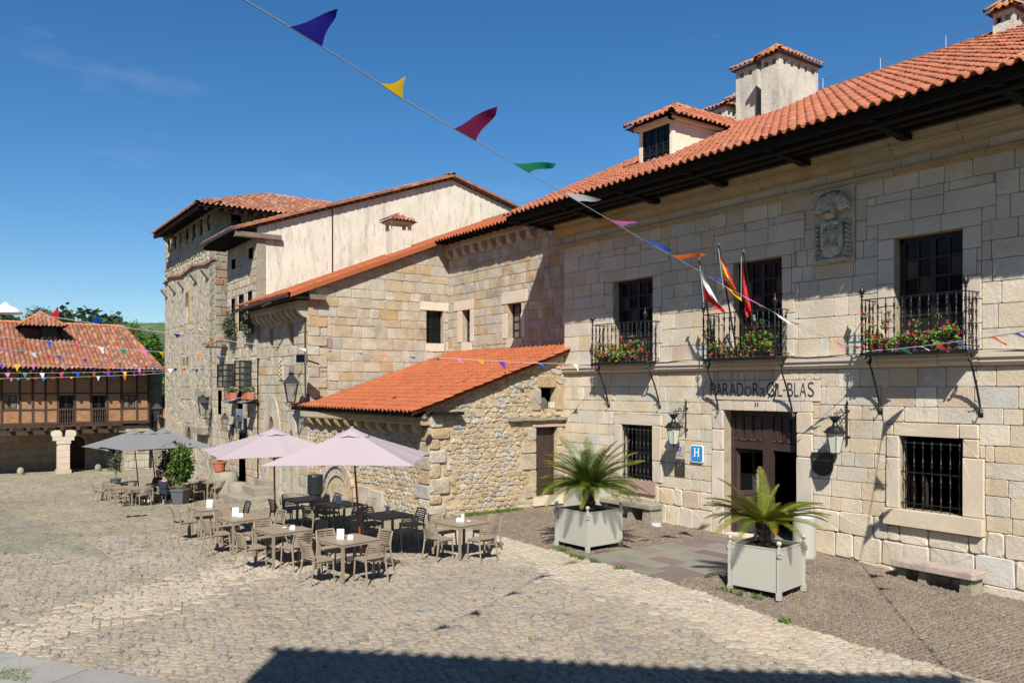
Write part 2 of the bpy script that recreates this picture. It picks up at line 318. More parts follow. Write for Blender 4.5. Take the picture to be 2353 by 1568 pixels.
def subrect(r, e):
    u0,u1,v0,v1 = r; a0,a1,b0,b1 = e
    if a0 >= u1 or a1 <= u0 or b0 >= v1 or b1 <= v0: return [r]
    out = []
    if a0 > u0: out.append((u0,a0,v0,v1))
    if a1 < u1: out.append((a1,u1,v0,v1))
    c0, c1 = max(u0,a0), min(u1,a1)
    if b0 > v0: out.append((c0,c1,v0,b0))
    if b1 < v1: out.append((c0,c1,b1,v1))
    return out
def ashlar(u0, u1, v0, v1, h, wd, excl=(), hp=(), seed=1, gap=.007, ch=.018, jit=.004, rowjit=.35, wave=0.):
    rnd = random.Random(seed); out = []; v = v0
    while v < v1-.04:
        hh = rnd.uniform(*h); hh = min(hh, v1-v)
        if v1-(v+hh) < h[0]*.5: hh = v1-v
        u = u0-rnd.uniform(0, wd[0])
        while u < u1:
            ww = rnd.uniform(*wd)*(1 if rnd.random() > .12 else .55)
            if u1-(u+ww) < .12: ww = u1-u
            rs = [(max(u,u0), min(u+ww,u1), v, v+hh)]
            for e in excl: rs = [q for r in rs for q in subrect(r, e)]
            for r in rs:
                if r[1]-r[0] < .05 or r[3]-r[2] < .05: continue
                p = [(r[0]+gap,r[2]+gap),(r[1]-gap,r[2]+gap),(r[1]-gap,r[3]-gap),(r[0]+gap,r[3]-gap)]
                if hp:
                    p = clip(p, hp)
                    if len(p) < 3 or area(p) < .008: continue
                out.append(chamfer(p, ch, jit, rnd))
            u += ww
        v += hh
    return out
def cells(u0, u1, v0, v1, cw, chh, jit=.27, gap=.08, seed=3, far=False):
    """irregular interlocking cells (N,6 or 12,2)"""
    r = np.random.default_rng(seed); nj = int((v1-v0)/chh)+1; ni = int((u1-u0)/cw)+2; nk = 2*ni+4
    K, J = np.meshgrid(np.arange(nk), np.arange(nj+1)); U = u0-cw+K*cw/2+(r.random(K.shape)-.5)*2*jit*cw; V = v0+J*chh+(r.random(K.shape)-.5)*2*jit*chh
    I, JJ = np.meshgrid(np.arange(ni), np.arange(nj)); I = I.ravel(); JJ = JJ.ravel(); k0 = 2*I+(JJ % 2)
    pu = np.stack([U[JJ,k0],U[JJ,k0+1],U[JJ,k0+2],U[JJ+1,k0+2],U[JJ+1,k0+1],U[JJ+1,k0]],1)
    pv = np.stack([V[JJ,k0],V[JJ,k0+1],V[JJ,k0+2],V[JJ+1,k0+2],V[JJ+1,k0+1],V[JJ+1,k0]],1)
    P = np.stack([pu,pv],2); c = P.mean(1, keepdims=True)
    g = gap*(.6+.9*r.random((len(P),1,1))); P = c+(P-c)*(1-g)
    if not far:
        nx = np.roll(P,-1,1); A = P*.76+nx*.24; B = P*.24+nx*.76; P = np.stack([A,B],2).reshape(len(P),12,2)
    return P
def piece_arrays(P, fr, depth, bev, bulge, seed=1, base=-.01, proud=.01, tilt=0.):
    """P: (N,n,2) -> verts (N, 3n+1, 3), local faces"""
    r = np.random.default_rng(seed); N, n, _ = P.shape; c = P.mean(1, keepdims=True)
    sz = np.sqrt(np.maximum(1e-6, ((P-c)**2).sum(2).mean(1)))[:, None, None]
    Q = c+(P-c)*(1-np.minimum(.5, bev/(sz*.9))); pr = (r.random((N,1))-.5)*2*proud
    w0 = np.full((N,n), base); w1 = np.full((N,n), depth-bev*.8)+pr; w2 = np.full((N,n), depth)+pr+(r.random((N,n))-.5)*bev*.8
    if tilt: w2 = w2+((P[...,0]-c[...,0])*(r.random((N,1))-.5)+(P[...,1]-c[...,1])*(r.random((N,1))-.5))*tilt
    wc = np.full((N,1), depth+bulge)+pr
    u = np.concatenate([P[...,0],P[...,0],Q[...,0],c[...,0]],1); v = np.concatenate([P[...,1],P[...,1],Q[...,1],c[...,1]],1); w_ = np.concatenate([w0,w1,w2,wc],1)
    V = fr.arr(u, v, w_); k = np.arange(n); k2 = (k+1) % n
    q = np.concatenate([np.stack([k,k2,n+k2,n+k],1), np.stack([n+k,n+k2,2*n+k2,2*n+k],1)]); t = np.stack([2*n+k,2*n+k2,np.full(n,3*n)],1)
    if fr.flip: q = q[:, ::-1]; t = t[:, ::-1]
    return V, q, t
def emit(parent, name, polys, fr, material, depth=.03, bev=.012, bulge=.004, limit=300, seed=1, smooth=False, proud=.006, stuffname=None, tilt=0., base=-.01, tint=None, label=None):
    """each stone an object of its own, the ones that show largest first; the rest of a large wall is one part"""
    groups = {}
    if isinstance(polys, np.ndarray): groups[polys.shape[1]] = polys
    else:
        for p in polys: groups.setdefault(len(p), []).append(p)
        groups = {k: np.array(v) for k, v in groups.items()}
    items = []
    for gi, (n, P) in enumerate(groups.items()):
        V, q, t = piece_arrays(P, fr, depth, bev, bulge, seed+gi, base, proud, tilt)
        tn = np.random.default_rng(seed*13+gi).random(len(P)) if tint is None else np.full(len(P), tint)
        px, py, dep = proj(V[:, -1]); ar = .5*np.abs((P[...,0]*np.roll(P[...,1],-1,1)-np.roll(P[...,0],-1,1)*P[...,1]).sum(1))
        tc_ = np.array(CAM)-V[:, -1]; cosv = np.abs((tc_/np.linalg.norm(tc_,axis=1,keepdims=True))@np.array(fr.N))
        sco = ar*cosv/np.maximum(dep,.5)**2; vis = (px > -10) & (px < 2362) & (py > -10) & (py < 1578) & (dep > .5)
        sco = np.where(vis, sco, 0); items.append((V, q, t, tn, sco))
    allsc = np.concatenate([i[4] for i in items]); thr = -1
    if len(allsc) > limit: thr = np.sort(allsc)[-limit] if limit else 1e9
    thr = max(thr, 1e-12); made = 0; rest = []
    for V, q, t, tn, sco in items:
        big = np.where(sco >= thr)[0]; sm = np.where(sco < thr)[0]
        fl = np.concatenate([q.ravel(), t.ravel()]); fn = np.concatenate([np.full(len(q),4), np.full(len(t),3)])
        for i in big:
            if made >= limit: sm = np.append(sm, i); continue
            made += 1; me = bpy.data.meshes.new(name); me.from_pydata(V[i].tolist(), [], [tuple(a) for a in q.tolist()]+[tuple(a) for a in t.tolist()])
            finish(me, np.full(len(fn), tn[i]), smooth); me.materials.append(material); link(name, me, parent, None, label)
        if len(sm): rest.append((V[sm], fl, fn, tn[sm]))
    if rest:
        vs = []; idx = []; cnt = []; tt = []; o = 0
        for V, fl, fn, tn in rest:
            N, nv, _ = V.shape; vs.append(V.reshape(-1,3)); idx.append((fl[None]+(np.arange(N)*nv)[:,None]+o).ravel()); cnt.append(np.tile(fn,N)); tt.append(np.repeat(tn,len(fn))); o += N*nv
        me = fast_mesh(stuffname or name+'_rows', np.concatenate(vs), np.concatenate(cnt), np.concatenate(idx), np.concatenate(tt), smooth)
        me.materials.append(material); link(stuffname or name+'_rows', me, parent, 'stuff')
def wall(parent, name, fr, outline, holes, material, reveal=.27, hp=(), w=0.):
    """wall face with real openings and their reveals"""
    u0,u1,v0,v1 = outline; us = sorted({u0,u1}|{h[0] for h in holes}|{h[1] for h in holes}); vs_ = sorted({v0,v1}|{h[2] for h in holes}|{h[3] for h in holes}); mb = MB()
    us = [u for u in us if u0 <= u <= u1]; vs_ = [v for v in vs_ if v0 <= v <= v1]
    for i in range(len(us)-1):
        for j in range(len(vs_)-1):
            cu, cv = (us[i]+us[i+1])/2, (vs_[j]+vs_[j+1])/2
            if any(h[0] < cu < h[1] and h[2] < cv < h[3] for h in holes): continue
            p = clip([(us[i],vs_[j]),(us[i+1],vs_[j]),(us[i+1],vs_[j+1]),(us[i],vs_[j+1])], hp)
            if len(p) >= 3:
                f = tuple(range(len(p))); mb.add([fr.p(a,b,w) for a,b in p], [f if not fr.flip else f[::-1]])
    for h in holes:
        rv = h[4] if len(h) > 4 else reveal
        c = [(h[0],h[2]),(h[1],h[2]),(h[1],h[3]),(h[0],h[3])]
        for i in range(4):
            a, b = c[i], c[(i+1) % 4]; mb.quad(fr.p(a[0],a[1],w), fr.p(b[0],b[1],w), fr.p(b[0],b[1],-rv), fr.p(a[0],a[1],-rv))
    return mb.build(name, material, parent)
def blocks(parent, name, fr, rects, material, depth=.04, bev=.01, seed=5, ch=.015, label=None, w=0., bulge=.002, proud=.004):
    """explicit dressed stones (u0,u1,v0,v1)"""
    rnd = random.Random(seed); ps = [chamfer([(a+.006,c+.006),(b-.006,c+.006),(b-.006,d-.006),(a+.006,d-.006)], ch, .003, rnd) for a,b,c,d in rects]
    emit(parent, name, ps, fr, material, depth=depth, bev=bev, bulge=bulge, seed=seed, proud=proud, label=label, base=w-.01)
# ---------------------------------------------------------------- roofs
def tile_profile(w, h, n=9):
    P = []
    for i in range(n):
        u = i/(n-1)
        z = -.25*h*math.sin(math.pi*u/.42) if u < .42 else h*max(0.,math.sin(math.pi*(u-.42)/.58))**.8
        P.append((u*w, z+.25*h))
    return P
def tile_verts(w, l, h, lift, lip=.03):
    pr = tile_profile(w, h); n = len(pr)
    V = [(x, -.04, z+lift-lip) for x,z in pr]+[(x, -.04, z+lift) for x,z in pr]+[(x, l, z) for x,z in pr]
    F = [(r*n+k, r*n+k+1, (r+1)*n+k+1, (r+1)*n+k) for r in range(2) for k in range(n-1)]
    return np.array(V), F
def roof_tiles(parent, O, U, Vd, nu, nv, w, l, material, h=.07, lift=.035, keep=None, limit=300, seed=1, name='roof_tile', jit=.014):
    O = Vector(O); U = Vector(U).normalized(); Vd = Vector(Vd).normalized(); N = U.cross(Vd).normalized()
    TV, TF = tile_verts(w, l, h, lift); r = np.random.default_rng(seed)
    me = bpy.data.meshes.new(name); me.from_pydata(TV.tolist(), [], TF); finish(me, np.zeros(len(TF)), True); me.materials.append(material)
    I, J = np.meshgrid(np.arange(nu), np.arange(nv)); I = I.ravel(); J = J.ravel()
    o3, u3, v3, n3 = (np.array(q) for q in (O, U, Vd, N))
    if keep is not None:
        k = np.array([keep((i+.5)*w, (j+.5)*l) for i, j in zip(I, J)], bool); I = I[k]; J = J[k]
    org = o3+(I*w)[:,None]*u3+(J*l+r.uniform(-jit,jit,len(I)))[:,None]*v3+(r.uniform(0,jit,len(I)))[:,None]*n3
    cen = org+u3*w/2+v3*l/2; px, py, dep = proj(cen); tc_ = np.array(CAM)-cen; cs = (tc_/np.linalg.norm(tc_,axis=1,keepdims=True))@n3
    sco = np.where((px > -10)&(px < 2362)&(py > -10)&(py < 1578)&(dep > .5), np.maximum(cs,.02)/np.maximum(dep,.5)**2, 0)
    order = np.argsort(-sco); big = [i for i in order[:limit] if sco[i] > 0]; rest = np.setdiff1d(np.arange(len(I)), big)
    B = Matrix((U, Vd, N)).transposed().to_4x4()
    off = Vector((0,0,0)); w0 = parent
    while w0 is not None: off += w0.location; w0 = w0.parent
    for i in big:
        o = bpy.data.objects.new(name, me); COL.objects.link(o); o.parent = parent
        a = (random.Random(int(i)+seed).random()-.5)*.06
        o.matrix_local = Matrix.Translation(Vector(org[i])-off) @ B @ Matrix.Rotation(a, 4, 'Z')
    if len(rest):
        ang = (r.random(len(rest))-.5)*.06; ca, sa = np.cos(ang), np.sin(ang)
        lx = TV[None,:,0]*ca[:,None]-TV[None,:,1]*sa[:,None]; ly = TV[None,:,0]*sa[:,None]+TV[None,:,1]*ca[:,None]; lz = np.broadcast_to(TV[None,:,2], lx.shape)
        V = org[rest][:,None,:]+lx[...,None]*u3+ly[...,None]*v3+lz[...,None]*n3
        nv_ = TV.shape[0]; fl = np.array(TF).ravel(); idx = (fl[None]+(np.arange(len(rest))*nv_)[:,None]).ravel()
        m2 = fast_mesh(name+'_courses', V.reshape(-1,3), np.full(len(rest)*len(TF),4), idx, np.repeat(r.random(len(rest)), len(TF)), True)
        m2.materials.append(material); link(name+'_courses', m2, parent, 'stuff')
def ridge(parent, A, B, material, r=.11, l=.36, name='ridge_tile', seed=3, up=Vector((0,0,1))):
    """row of half-round cap tiles from A to B"""
    A = Vector(A); B = Vector(B); d = (B-A); n = max(1, int(d.length/l)); d.normalize(); s = d.cross(up).normalized(); u = s.cross(d); rnd = random.Random(seed)
    for i in range(n):
        p = A+d*(i*(B-A).length/n); L = (B-A).length/n+.05; mb = MB(); vs = []; K = 7
        for rr, q in ((r*1.08-.018,0),(r*1.08,0),(r*.92,L)):
            for k in range(K):
                a = math.pi*k/(K-1); vs.append(p+d*q+s*math.cos(a)*rr+u*math.sin(a)*rr*.85+u*(.02 if q == 0 else 0))
        fs = [(m*K+k, m*K+k+1, (m+1)*K+k+1, (m+1)*K+k) for m in range(2) for k in range(K-1)]
        mb.add(vs, fs, rnd.random()); mb.build(name, material, parent, smooth=True)
def leafcloud(mb, c, rad, n, size, seed=1, clumps=14, spread=.34, flat=.5, shell=.75, asp=1.6):
    r = random.Random(seed); c = Vector(c); cl = []
    for _ in range(clumps):
        a = r.uniform(0, 2*math.pi); z = r.uniform(-1,1); q = math.sqrt(1-z*z); k = r.uniform(.35,1)*shell
        cl.append(Vector((q*math.cos(a)*rad[0]*k, q*math.sin(a)*rad[1]*k, z*rad[2]*k)))
    for i in range(n):
        o = r.choice(cl); p = c+o+Vector((r.gauss(0,1)*rad[0]*spread*.6, r.gauss(0,1)*rad[1]*spread*.6, r.gauss(0,1)*rad[2]*spread*.55))
        a = Vector((r.gauss(0,1), r.gauss(0,1), r.gauss(0,flat))).normalized(); b = a.cross(Vector((r.gauss(0,1), r.gauss(0,1), r.gauss(0,1)))).normalized()
        s = size*r.uniform(.6,1.3); mb.add([p-a*s*asp*.5, p+b*s*.5, p+a*s*asp*.5, p-b*s*.5], [(0,1,2,3)], r.random())
    return mb
FM = Frame((0,0,0),(1,0,0),(0,0,1),(0,-1,0))
# ================================================================= PARADOR (main building)
par = thing('hotel_building', 'long sandstone hotel with dark deep eaves, three balconies and big open doorway', 'hotel building', (-13,0,0))
HO = [(-18.26,-16.6,4.52,6.95,.32),(-13.74,-12.27,4.52,6.95,.30),(-9.46,-8.04,4.52,6.95,.30),(-14.05,-11.86,-.3,3.2,.30),(-17.89,-16.6,1.09,2.69,.27),(-9.33,-8.03,1.23,2.77,.27)]
wall(par, 'facade_wall', FM, (-20.6,1.5,-.5,9.05), HO, M['mortar'], w=-.012)
ex = [h[:4] for h in HO]
# dressed surrounds: (u0,u1,v0,v1)
sur = []
for a,b,c,d in ex[:3]:
    sur += [(a-.36,b+.36,d,d+.62)]
    v = 4.52; rr = random.Random(int(-a*10))
    while v < d-.01:
        hh = min(rr.uniform(.4,.62), d-v); hh = d-v if d-v-hh < .25 else hh
        sur += [(a-rr.choice((.27,.36)),a,v,v+hh),(b,b+rr.choice((.27,.36)),v,v+hh)]; v += hh
sur_l = []
for a,b,c,d in ex[:3]:
    sur.remove((a-.36,b+.36,d,d+.62)); m = (a+b)/2; sur_l += [(a-.36,m-.28,d,d+.34),(m-.28,m+.28,d,d+.34),(m+.28,b+.36,d,d+.34),(a-.62,m-.34,d+.34,d+.78),(m-.34,m+.34,d+.34,d+.74),(m+.34,b+.62,d+.34,d+.78)]
# door: thin jambs, inscription lintel
dj = []; v = -.15
for hh in (.95,1.35,.55,.6): dj += [(-14.42,-14.05,v,min(v+hh,3.2)),(-11.86,-11.42,v,min(v+hh,3.2))]; v += hh
lint = [(-14.66,-11.22,3.285,3.955)]
vou = [(-14.42+i*(3.0/9),-14.42+(i+1)*(3.0/9),3.2,3.46) for i in range(9)]
pan = [(-14.66+i*(3.44/8),-14.66+(i+1)*(3.44/8),3.46,3.96) for i in range(8)]
g1 = [(-18.23,-16.23,2.69,3.0),(-18.2,-17.89,1.09,2.69),(-16.6,-16.27,1.7,2.69),(-16.6,-16.22,1.09,1.7)]
g2 = [(-9.62,-9.33,1.23,2.3),(-9.62,-9.33,2.3,2.77),(-8.03,-7.62,1.23,2.4),(-8.03,-7.72,2.4,2.77),(-9.46,-8.1,2.77,3.05),(-8.1,-7.72,2.77,3.06),(-9.62,-9.46,2.77,3.0)]
crest = (-11.36,-10.34,6.59,8.28)
exs = ex+sur+sur_l+dj+vou+pan+g1+g2+[crest,(-9.6,-7.6,.87,1.23),(-17.95,-16.5,.72,1.09)]
stones = ashlar(-20.6,1.5,4.5,8.27,(.36,.50),(.45,1.05),exs,seed=11)
stones += ashlar(-20.6,1.5,8.42,8.66,(.24,.24),(.7,1.2),[],seed=12)
low = ashlar(-20.6,1.5,1.0,4.2,(.27,.44),(.34,.82),exs,seed=13,jit=.007,gap=.006,ch=.02)
base = ashlar(-20.6,1.5,-.45,1.0,(.40,.58),(.45,.95),exs,seed=14,jit=.018,gap=.008,ch=.04)
emit(par,'facade_stone',stones,FM,M['ashlar'],depth=.014,bev=.005,bulge=.001,limit=150,seed=21,proud=.004)
emit(par,'lower_stone',low,FM,M['ashlar'],depth=.012,bev=.008,bulge=.001,limit=100,seed=22,proud=.006,tilt=.015)
emit(par,'base_stone',base,FM,M['ashlar'],depth=.028,bev=.022,bulge=.002,limit=48,seed=23,proud=.014,smooth=False,tilt=.05)
blocks(par,'jamb_stone',FM,sur,M['ashlar_smooth'],depth=.03,bev=.012,seed=31)
blocks(par,'lintel_stone',FM,sur_l,M['ashlar_smooth'],depth=.024,bev=.009,seed=32)
blocks(par,'jamb_stone',FM,dj,M['ashlar_smooth'],depth=.04,bev=.02,seed=33,ch=.03)
blocks(par,'lintel_stone',FM,vou+pan,M['ashlar_smooth'],depth=.026,bev=.006,seed=34)
blocks(par,'window_surround_stone',FM,g1,M['ashlar_smooth'],depth=.045,bev=.02,seed=35)
blocks(par,'window_surround_stone',FM,g2,M['tan'],depth=.055,bev=.02,seed=36)
MB().box(-9.62,-7.62,.9,1.23,-.02,.16,fr=FM).build('window_sill',M['tan'],par)
MB().box(-17.93,-16.45,.74,1.09,-.02,.10,fr=FM).build('window_sill',mat('purple_sandstone',base=(.34,.23,.19),noise=(2,.15),bump=(14,.5,.03,.5)),par)
# mouldings built from lengths of stone
def moulding(parent, name, u0, u1, prof, L, material, seed, fr=FM):
    rnd = random.Random(seed); u = u0
    while u < u1-.01:
        e = min(u1, u+rnd.uniform(*L)); e = u1 if u1-e < .3 else e; mb = MB(); n = len(prof); dz = rnd.uniform(-.006,.006)
        vs = [fr.p(x, z+dz, w_) for x in (u+.006, e-.006) for w_, z in prof]
        fs = [(i, (i+1) % n, n+(i+1) % n, n+i)[::-1] for i in range(n)]+[tuple(range(n)), tuple(range(n,2*n))[::-1]]
        mb.add(vs, fs, rnd.random()); mb.build(name, material, parent); u = e
moulding(par,'string_course_stone',-20.62,1.5,[(-.01,4.21),(.06,4.22),(.13,4.29),(.13,4.36),(.17,4.38),(.17,4.49),(-.01,4.52)],(.7,1.5),M['ashlar_smooth'],41)
moulding(par,'thin_moulding_stone',-20.62,1.5,[(-.01,8.26),(.03,8.265),(.035,8.31),(.09,8.32),(.095,8.40),(-.01,8.42)],(1.1,2.2),M['cornice'],42)
moulding(par,'cornice_stone',-20.85,1.5,[(-.01,8.60),(.04,8.61),(.045,8.66),(.10,8.67),(.13,8.73),(.21,8.765),(.215,8.80),(.31,8.81),(.315,8.90),(.355,8.905),(.36,8.945),(.42,8.95),(.42,9.03),(-.01,9.05)],(.95,1.5),M['cornice'],43)
# eaves: soffit boards, joists parallel to the wall, carved brackets
EO = -1.92; EZ = 9.14; SL = .48; XL, XR = -21.15, 1.8
def mainroof(X, Y, dz=0.): return Vector((X, Y, EZ+.02+SL*(Y-EO)+dz))
for k in range(6):
    y0 = -.36-.26*k; z = 9.06+.012*k
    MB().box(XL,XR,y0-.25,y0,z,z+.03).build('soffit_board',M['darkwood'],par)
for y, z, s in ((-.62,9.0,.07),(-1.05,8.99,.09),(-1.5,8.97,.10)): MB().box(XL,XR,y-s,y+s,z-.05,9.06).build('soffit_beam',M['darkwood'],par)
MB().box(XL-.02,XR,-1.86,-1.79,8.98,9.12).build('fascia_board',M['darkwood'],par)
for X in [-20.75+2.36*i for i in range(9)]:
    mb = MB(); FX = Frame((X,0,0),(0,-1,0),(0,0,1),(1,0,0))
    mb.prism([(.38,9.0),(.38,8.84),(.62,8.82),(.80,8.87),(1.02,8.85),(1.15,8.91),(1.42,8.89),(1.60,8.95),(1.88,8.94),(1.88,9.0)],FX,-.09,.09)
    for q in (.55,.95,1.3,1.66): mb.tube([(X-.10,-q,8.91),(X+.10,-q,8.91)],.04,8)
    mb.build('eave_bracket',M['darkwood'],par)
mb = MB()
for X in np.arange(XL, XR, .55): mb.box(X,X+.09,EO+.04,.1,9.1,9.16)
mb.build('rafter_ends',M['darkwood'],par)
RY = 6.0; RZ = mainroof(0,RY).z
rx0 = S('D',1255,470,Y=RY).x
MB().add([mainroof(XL,EO+.14,-.05),mainroof(XR,EO+.14,-.05),mainroof(XR,RY,-.05),mainroof(XL,RY,-.05),(XL,RY+8,RZ-4),(XR,RY+8,RZ-4)],[(0,1,2,3),(3,2,5,4)]).build('roof',M['tile_deck'],par)
sl = math.hypot(1,SL); roof_tiles(par,mainroof(XL,EO-.13),(1,0,0),(0,1,SL),99,int((RY-EO+.1)*sl/.36)+1,.232,.36,M['tile'],h=.075,lift=.055,limit=300,seed=51)
ridge(par,mainroof(XL,RY,.03),mainroof(XR,RY,.03),M['tile'],r=.13,name='ridge_tile')
# verge at the left end
mb = MB(); mb.add([(XL-.01,EO,9.0),(XL-.01,.45,9.0),(XL-.01,.45,mainroof(0,.45).z),(XL-.01,EO,mainroof(0,EO).z)],[(0,1,2,3)]); mb.build('eave_end_board',M['darkwood'],par)
# sides and back of the building
MB().quad((-20.6,0,0),(-20.6,12,0),(-20.6,12,9.9),(-20.6,0,9.05)).quad((-20.6,0,9.05),(-20.6,12,9.05),(-20.6,12,10),(-20.6,6,12.7)).quad((1.5,0,-.4),(1.5,12,-.4),(1.5,12,9.0),(1.5,0,9.0)).quad((-20.6,12,0),(1.5,12,0),(1.5,12,9.8),(-20.6,12,9.8)).build('rear_walls',M['mortar'],par)
rm = random.Random(44); mm = mat('grey_white_roof_mortar', base=(.42,.37,.31), noise=(8,.3), fine=(40,.3), bump=(30,.8,.02,.5))
X_ = XL+.1
while X_ < XR-.3:
    L_ = rm.uniform(.35,.9); a_ = mainroof(X_,EO+.42,.085+rm.uniform(-.01,.01)); b_ = mainroof(min(XR,X_+L_),EO+.42+rm.uniform(-.02,.02),.085+rm.uniform(-.01,.01))
    MB().tube([a_,a_.lerp(b_,.5)+Vector((0,rm.uniform(-.02,.02),rm.uniform(-.012,.012))),b_],[rm.uniform(.018,.035),rm.uniform(.015,.035),.02],5).build('mortar_patch',mm,par); X_ += L_*rm.uniform(.9,1.15)
# dark rooms behind the openings
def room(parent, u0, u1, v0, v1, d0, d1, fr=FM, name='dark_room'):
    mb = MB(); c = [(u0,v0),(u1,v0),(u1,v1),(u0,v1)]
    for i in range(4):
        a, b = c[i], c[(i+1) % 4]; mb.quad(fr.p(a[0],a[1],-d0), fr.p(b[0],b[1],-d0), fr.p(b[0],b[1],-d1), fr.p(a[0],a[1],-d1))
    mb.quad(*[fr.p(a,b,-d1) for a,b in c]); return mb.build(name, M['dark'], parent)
# --- french windows
def french(parent, fr, u0, u1, v0, v1, d, rows=6, paneled=2, leafs=2, cols=2, name='french_window'):
    mb = MB(); t = .05
    mb.box(u0,u0+.07,v0,v1,-d,-d+.06,fr=fr); mb.box(u1-.07,u1,v0,v1,-d,-d+.06,fr=fr); mb.box(u0,u1,v1-.08,v1,-d,-d+.06,fr=fr)
    W = (u1-u0-.14)/leafs; H = (v1-v0-.08)/rows; f = mb
    for L in range(leafs):
        a = u0+.07+L*W; f.box(a,a+t,v0,v1-.08,-d+.005,-d+.05,fr=fr); f.box(a+W-t,a+W,v0,v1-.08,-d+.005,-d+.05,fr=fr)
        for c_ in range(1,cols): q = a+c_*W/cols; f.box(q-.017,q+.017,v0,v1-.08,-d+.005,-d+.04,fr=fr)
        for r_ in range(rows+1): z = v0+r_*H; f.box(a+.01,a+W-.01,z-.022,z+.022,-d+.008,-d+.045,fr=fr)
    o = f.build(name, M['blackwood'], parent)
    for L in range(leafs):
        for c_ in range(cols):
            for r_ in range(rows):
                a = u0+.07+L*W+c_*W/cols+.02; b = a+W/cols-.04; z0 = v0+r_*H+.02; z1 = z0+H-.04
                if r_ < paneled:
                    MB().box(a,b,z0,z1,-d-.01,-d+.01,fr=fr).box(a+.05,b-.05,z0+.05,z1-.05,-d+.01,-d+.028,fr=fr).build('wood_panel',M['blackwood'],o)
                else: MB().box(a,b,z0,z1,-d-.005,-d+.005,fr=fr).build('pane',M['dimglass'] if (r_*7+c_*3+L*5)%4 == 0 and r_ < 5 else M['glass'],o)
    MB().quad(fr.p(u0,v0,-d-.15),fr.p(u1,v0,-d-.15),fr.p(u1,v1,-d-.15),fr.p(u0,v1,-d-.15)).build('dark_backing',M['dark'],parent)  # black sheet stands in for the unlit room behind the panes
    return o
for a,b,c,d,_ in HO[:3]: french(par, FM, a, b, c, d, .28, rows=6)
# --- barred windows
def grille(parent, fr, u0, u1, v0, v1, n, w_=-.04, beads=True):
    mb = MB(); g = None
    mb.box(u0,u1,v0+.12,v0+.15,w_-.006,w_+.006,fr=fr).box(u0,u1,v1-.15,v1-.12,w_-.006,w_+.006,fr=fr).box(u0,u1,(v0+v1)/2,(v0+v1)/2+.03,w_-.006,w_+.006,fr=fr)
    o = mb.build('window_grille', M['iron'], parent); H = v1-v0; me = None
    for i in range(n):
        u = u0+(i+.5)*(u1-u0)/n; p = fr.p(u,v0,w_)
        if me is None:
            b_ = MB(); prof = [(.014,0)]
            for q in range(4):
                z = H*(.12+q*.25); prof += [(.014,z-.06),(.030,z-.045),(.015,z-.03),(.026,z),(.015,z+.03),(.030,z+.045),(.014,z+.06)]
            prof.append((.011,H)); b_.lathe(prof,(0,0,0),8); ob = b_.build('bar',M['iron'],o,smooth=True); me = ob.data; off = ob.location.copy(); ob.location = off+p
        else:
            ob = bpy.data.objects.new('bar', me); COL.objects.link(ob); ob.parent = o; ob.location = off+p
    return o
grille(par, FM, -17.89,-16.6,1.09,2.69,8); grille(par, FM, -9.33,-8.03,1.23,2.77,7)
room(par,-17.89,-16.6,1.09,2.69,.27,1.6); room(par,-9.33,-8.03,1.23,2.77,.27,1.6)
MB().box(-9.12,-9.05,1.24,1.9,-.62,-.5,fr=FM).build('inner_shutter',M['brownwood'],par); MB().box(-17.6,-16.62,1.1,2.68,-.36,-.33,fr=FM).build('inner_pane',M['glass'],par)
# --- doorway
room(par,-14.05,-11.86,-.05,3.2,.45,6.0)
mb = MB(); d = .30
for a,b in ((-14.05,-13.93),(-13.05,-12.90),(-12.90,-12.75),(-11.98,-11.86)): mb.box(a,b,0 if b<-13 or a>-12.95 else 0,3.2,-d-.06,-d+.02,fr=FM)
mb.box(-14.05,-11.86,3.08,3.2,-d-.055,-d+.025,fr=FM); mb.box(-13.95,-13.05,2.22,2.40,-d-.05,-d+.018,fr=FM); mb.box(-12.75,-11.98,2.22,2.40,-d-.05,-d+.018,fr=FM)
do = mb.build('door_frame',M['brownwood'],par)
for a in (-13.93,-13.64,-13.35,-12.75,-12.49,-12.23):
    ww = .27 if a < -13 else .235
    MB().box(a+.01,a+ww,2.41,3.07,-d-.04,-d-.01,fr=FM).box(a+.045,a+ww-.035,2.46,3.02,-d-.01,-d+.006,fr=FM).build('transom_panel',M['brownwood'],do)
    st = MB()
    for q in (a+.04,a+ww-.04): st.lathe([(.0,-.028),(.028,-.012),(.028,.012),(0,.028)],FM.p(q,2.45,-d+.012),6)
    st.build('iron_stud',M['ironplate'],do)
FD = Frame((-13.93,.34,0),(math.cos(R_(62)),math.sin(R_(62)),0),(0,0,1),(math.sin(R_(62)),-math.cos(R_(62)),0))
mb = MB(); mb.box(0,.10,.02,2.2,-.04,.02,fr=FD).box(.82,.92,.02,2.2,-.04,.02,fr=FD).box(0,.92,.02,.22,-.04,.018,fr=FD).box(0,.92,1.0,1.12,-.04,.018,fr=FD).box(0,.92,2.08,2.2,-.04,.018,fr=FD).box(.1,.82,.22,1.0,-.03,0,fr=FD).box(.44,.50,1.12,2.08,-.03,.01,fr=FD)
dl = mb.build('door_leaf',M['brownwood'],par)
for a in (.14,.49): MB().box(a,a+.29,.3,.92,0,.02,fr=FD).build('door_panel',M['brownwood'],dl)
MB().box(.1,.44,1.14,1.55,-.02,-.01,fr=FD).box(.5,.82,1.14,1.55,-.02,-.01,fr=FD).build('door_pane',M['glass'],dl)
MB().tube([FD.p(.86,1.25,.05),FD.p(.86,1.45,.07)],.012).build('door_handle',M['iron'],dl)
FD2 = Frame((-11.98,.34,0),(-math.cos(R_(75)),math.sin(R_(75)),0),(0,0,1),(-math.sin(R_(75)),-math.cos(R_(75)),0))
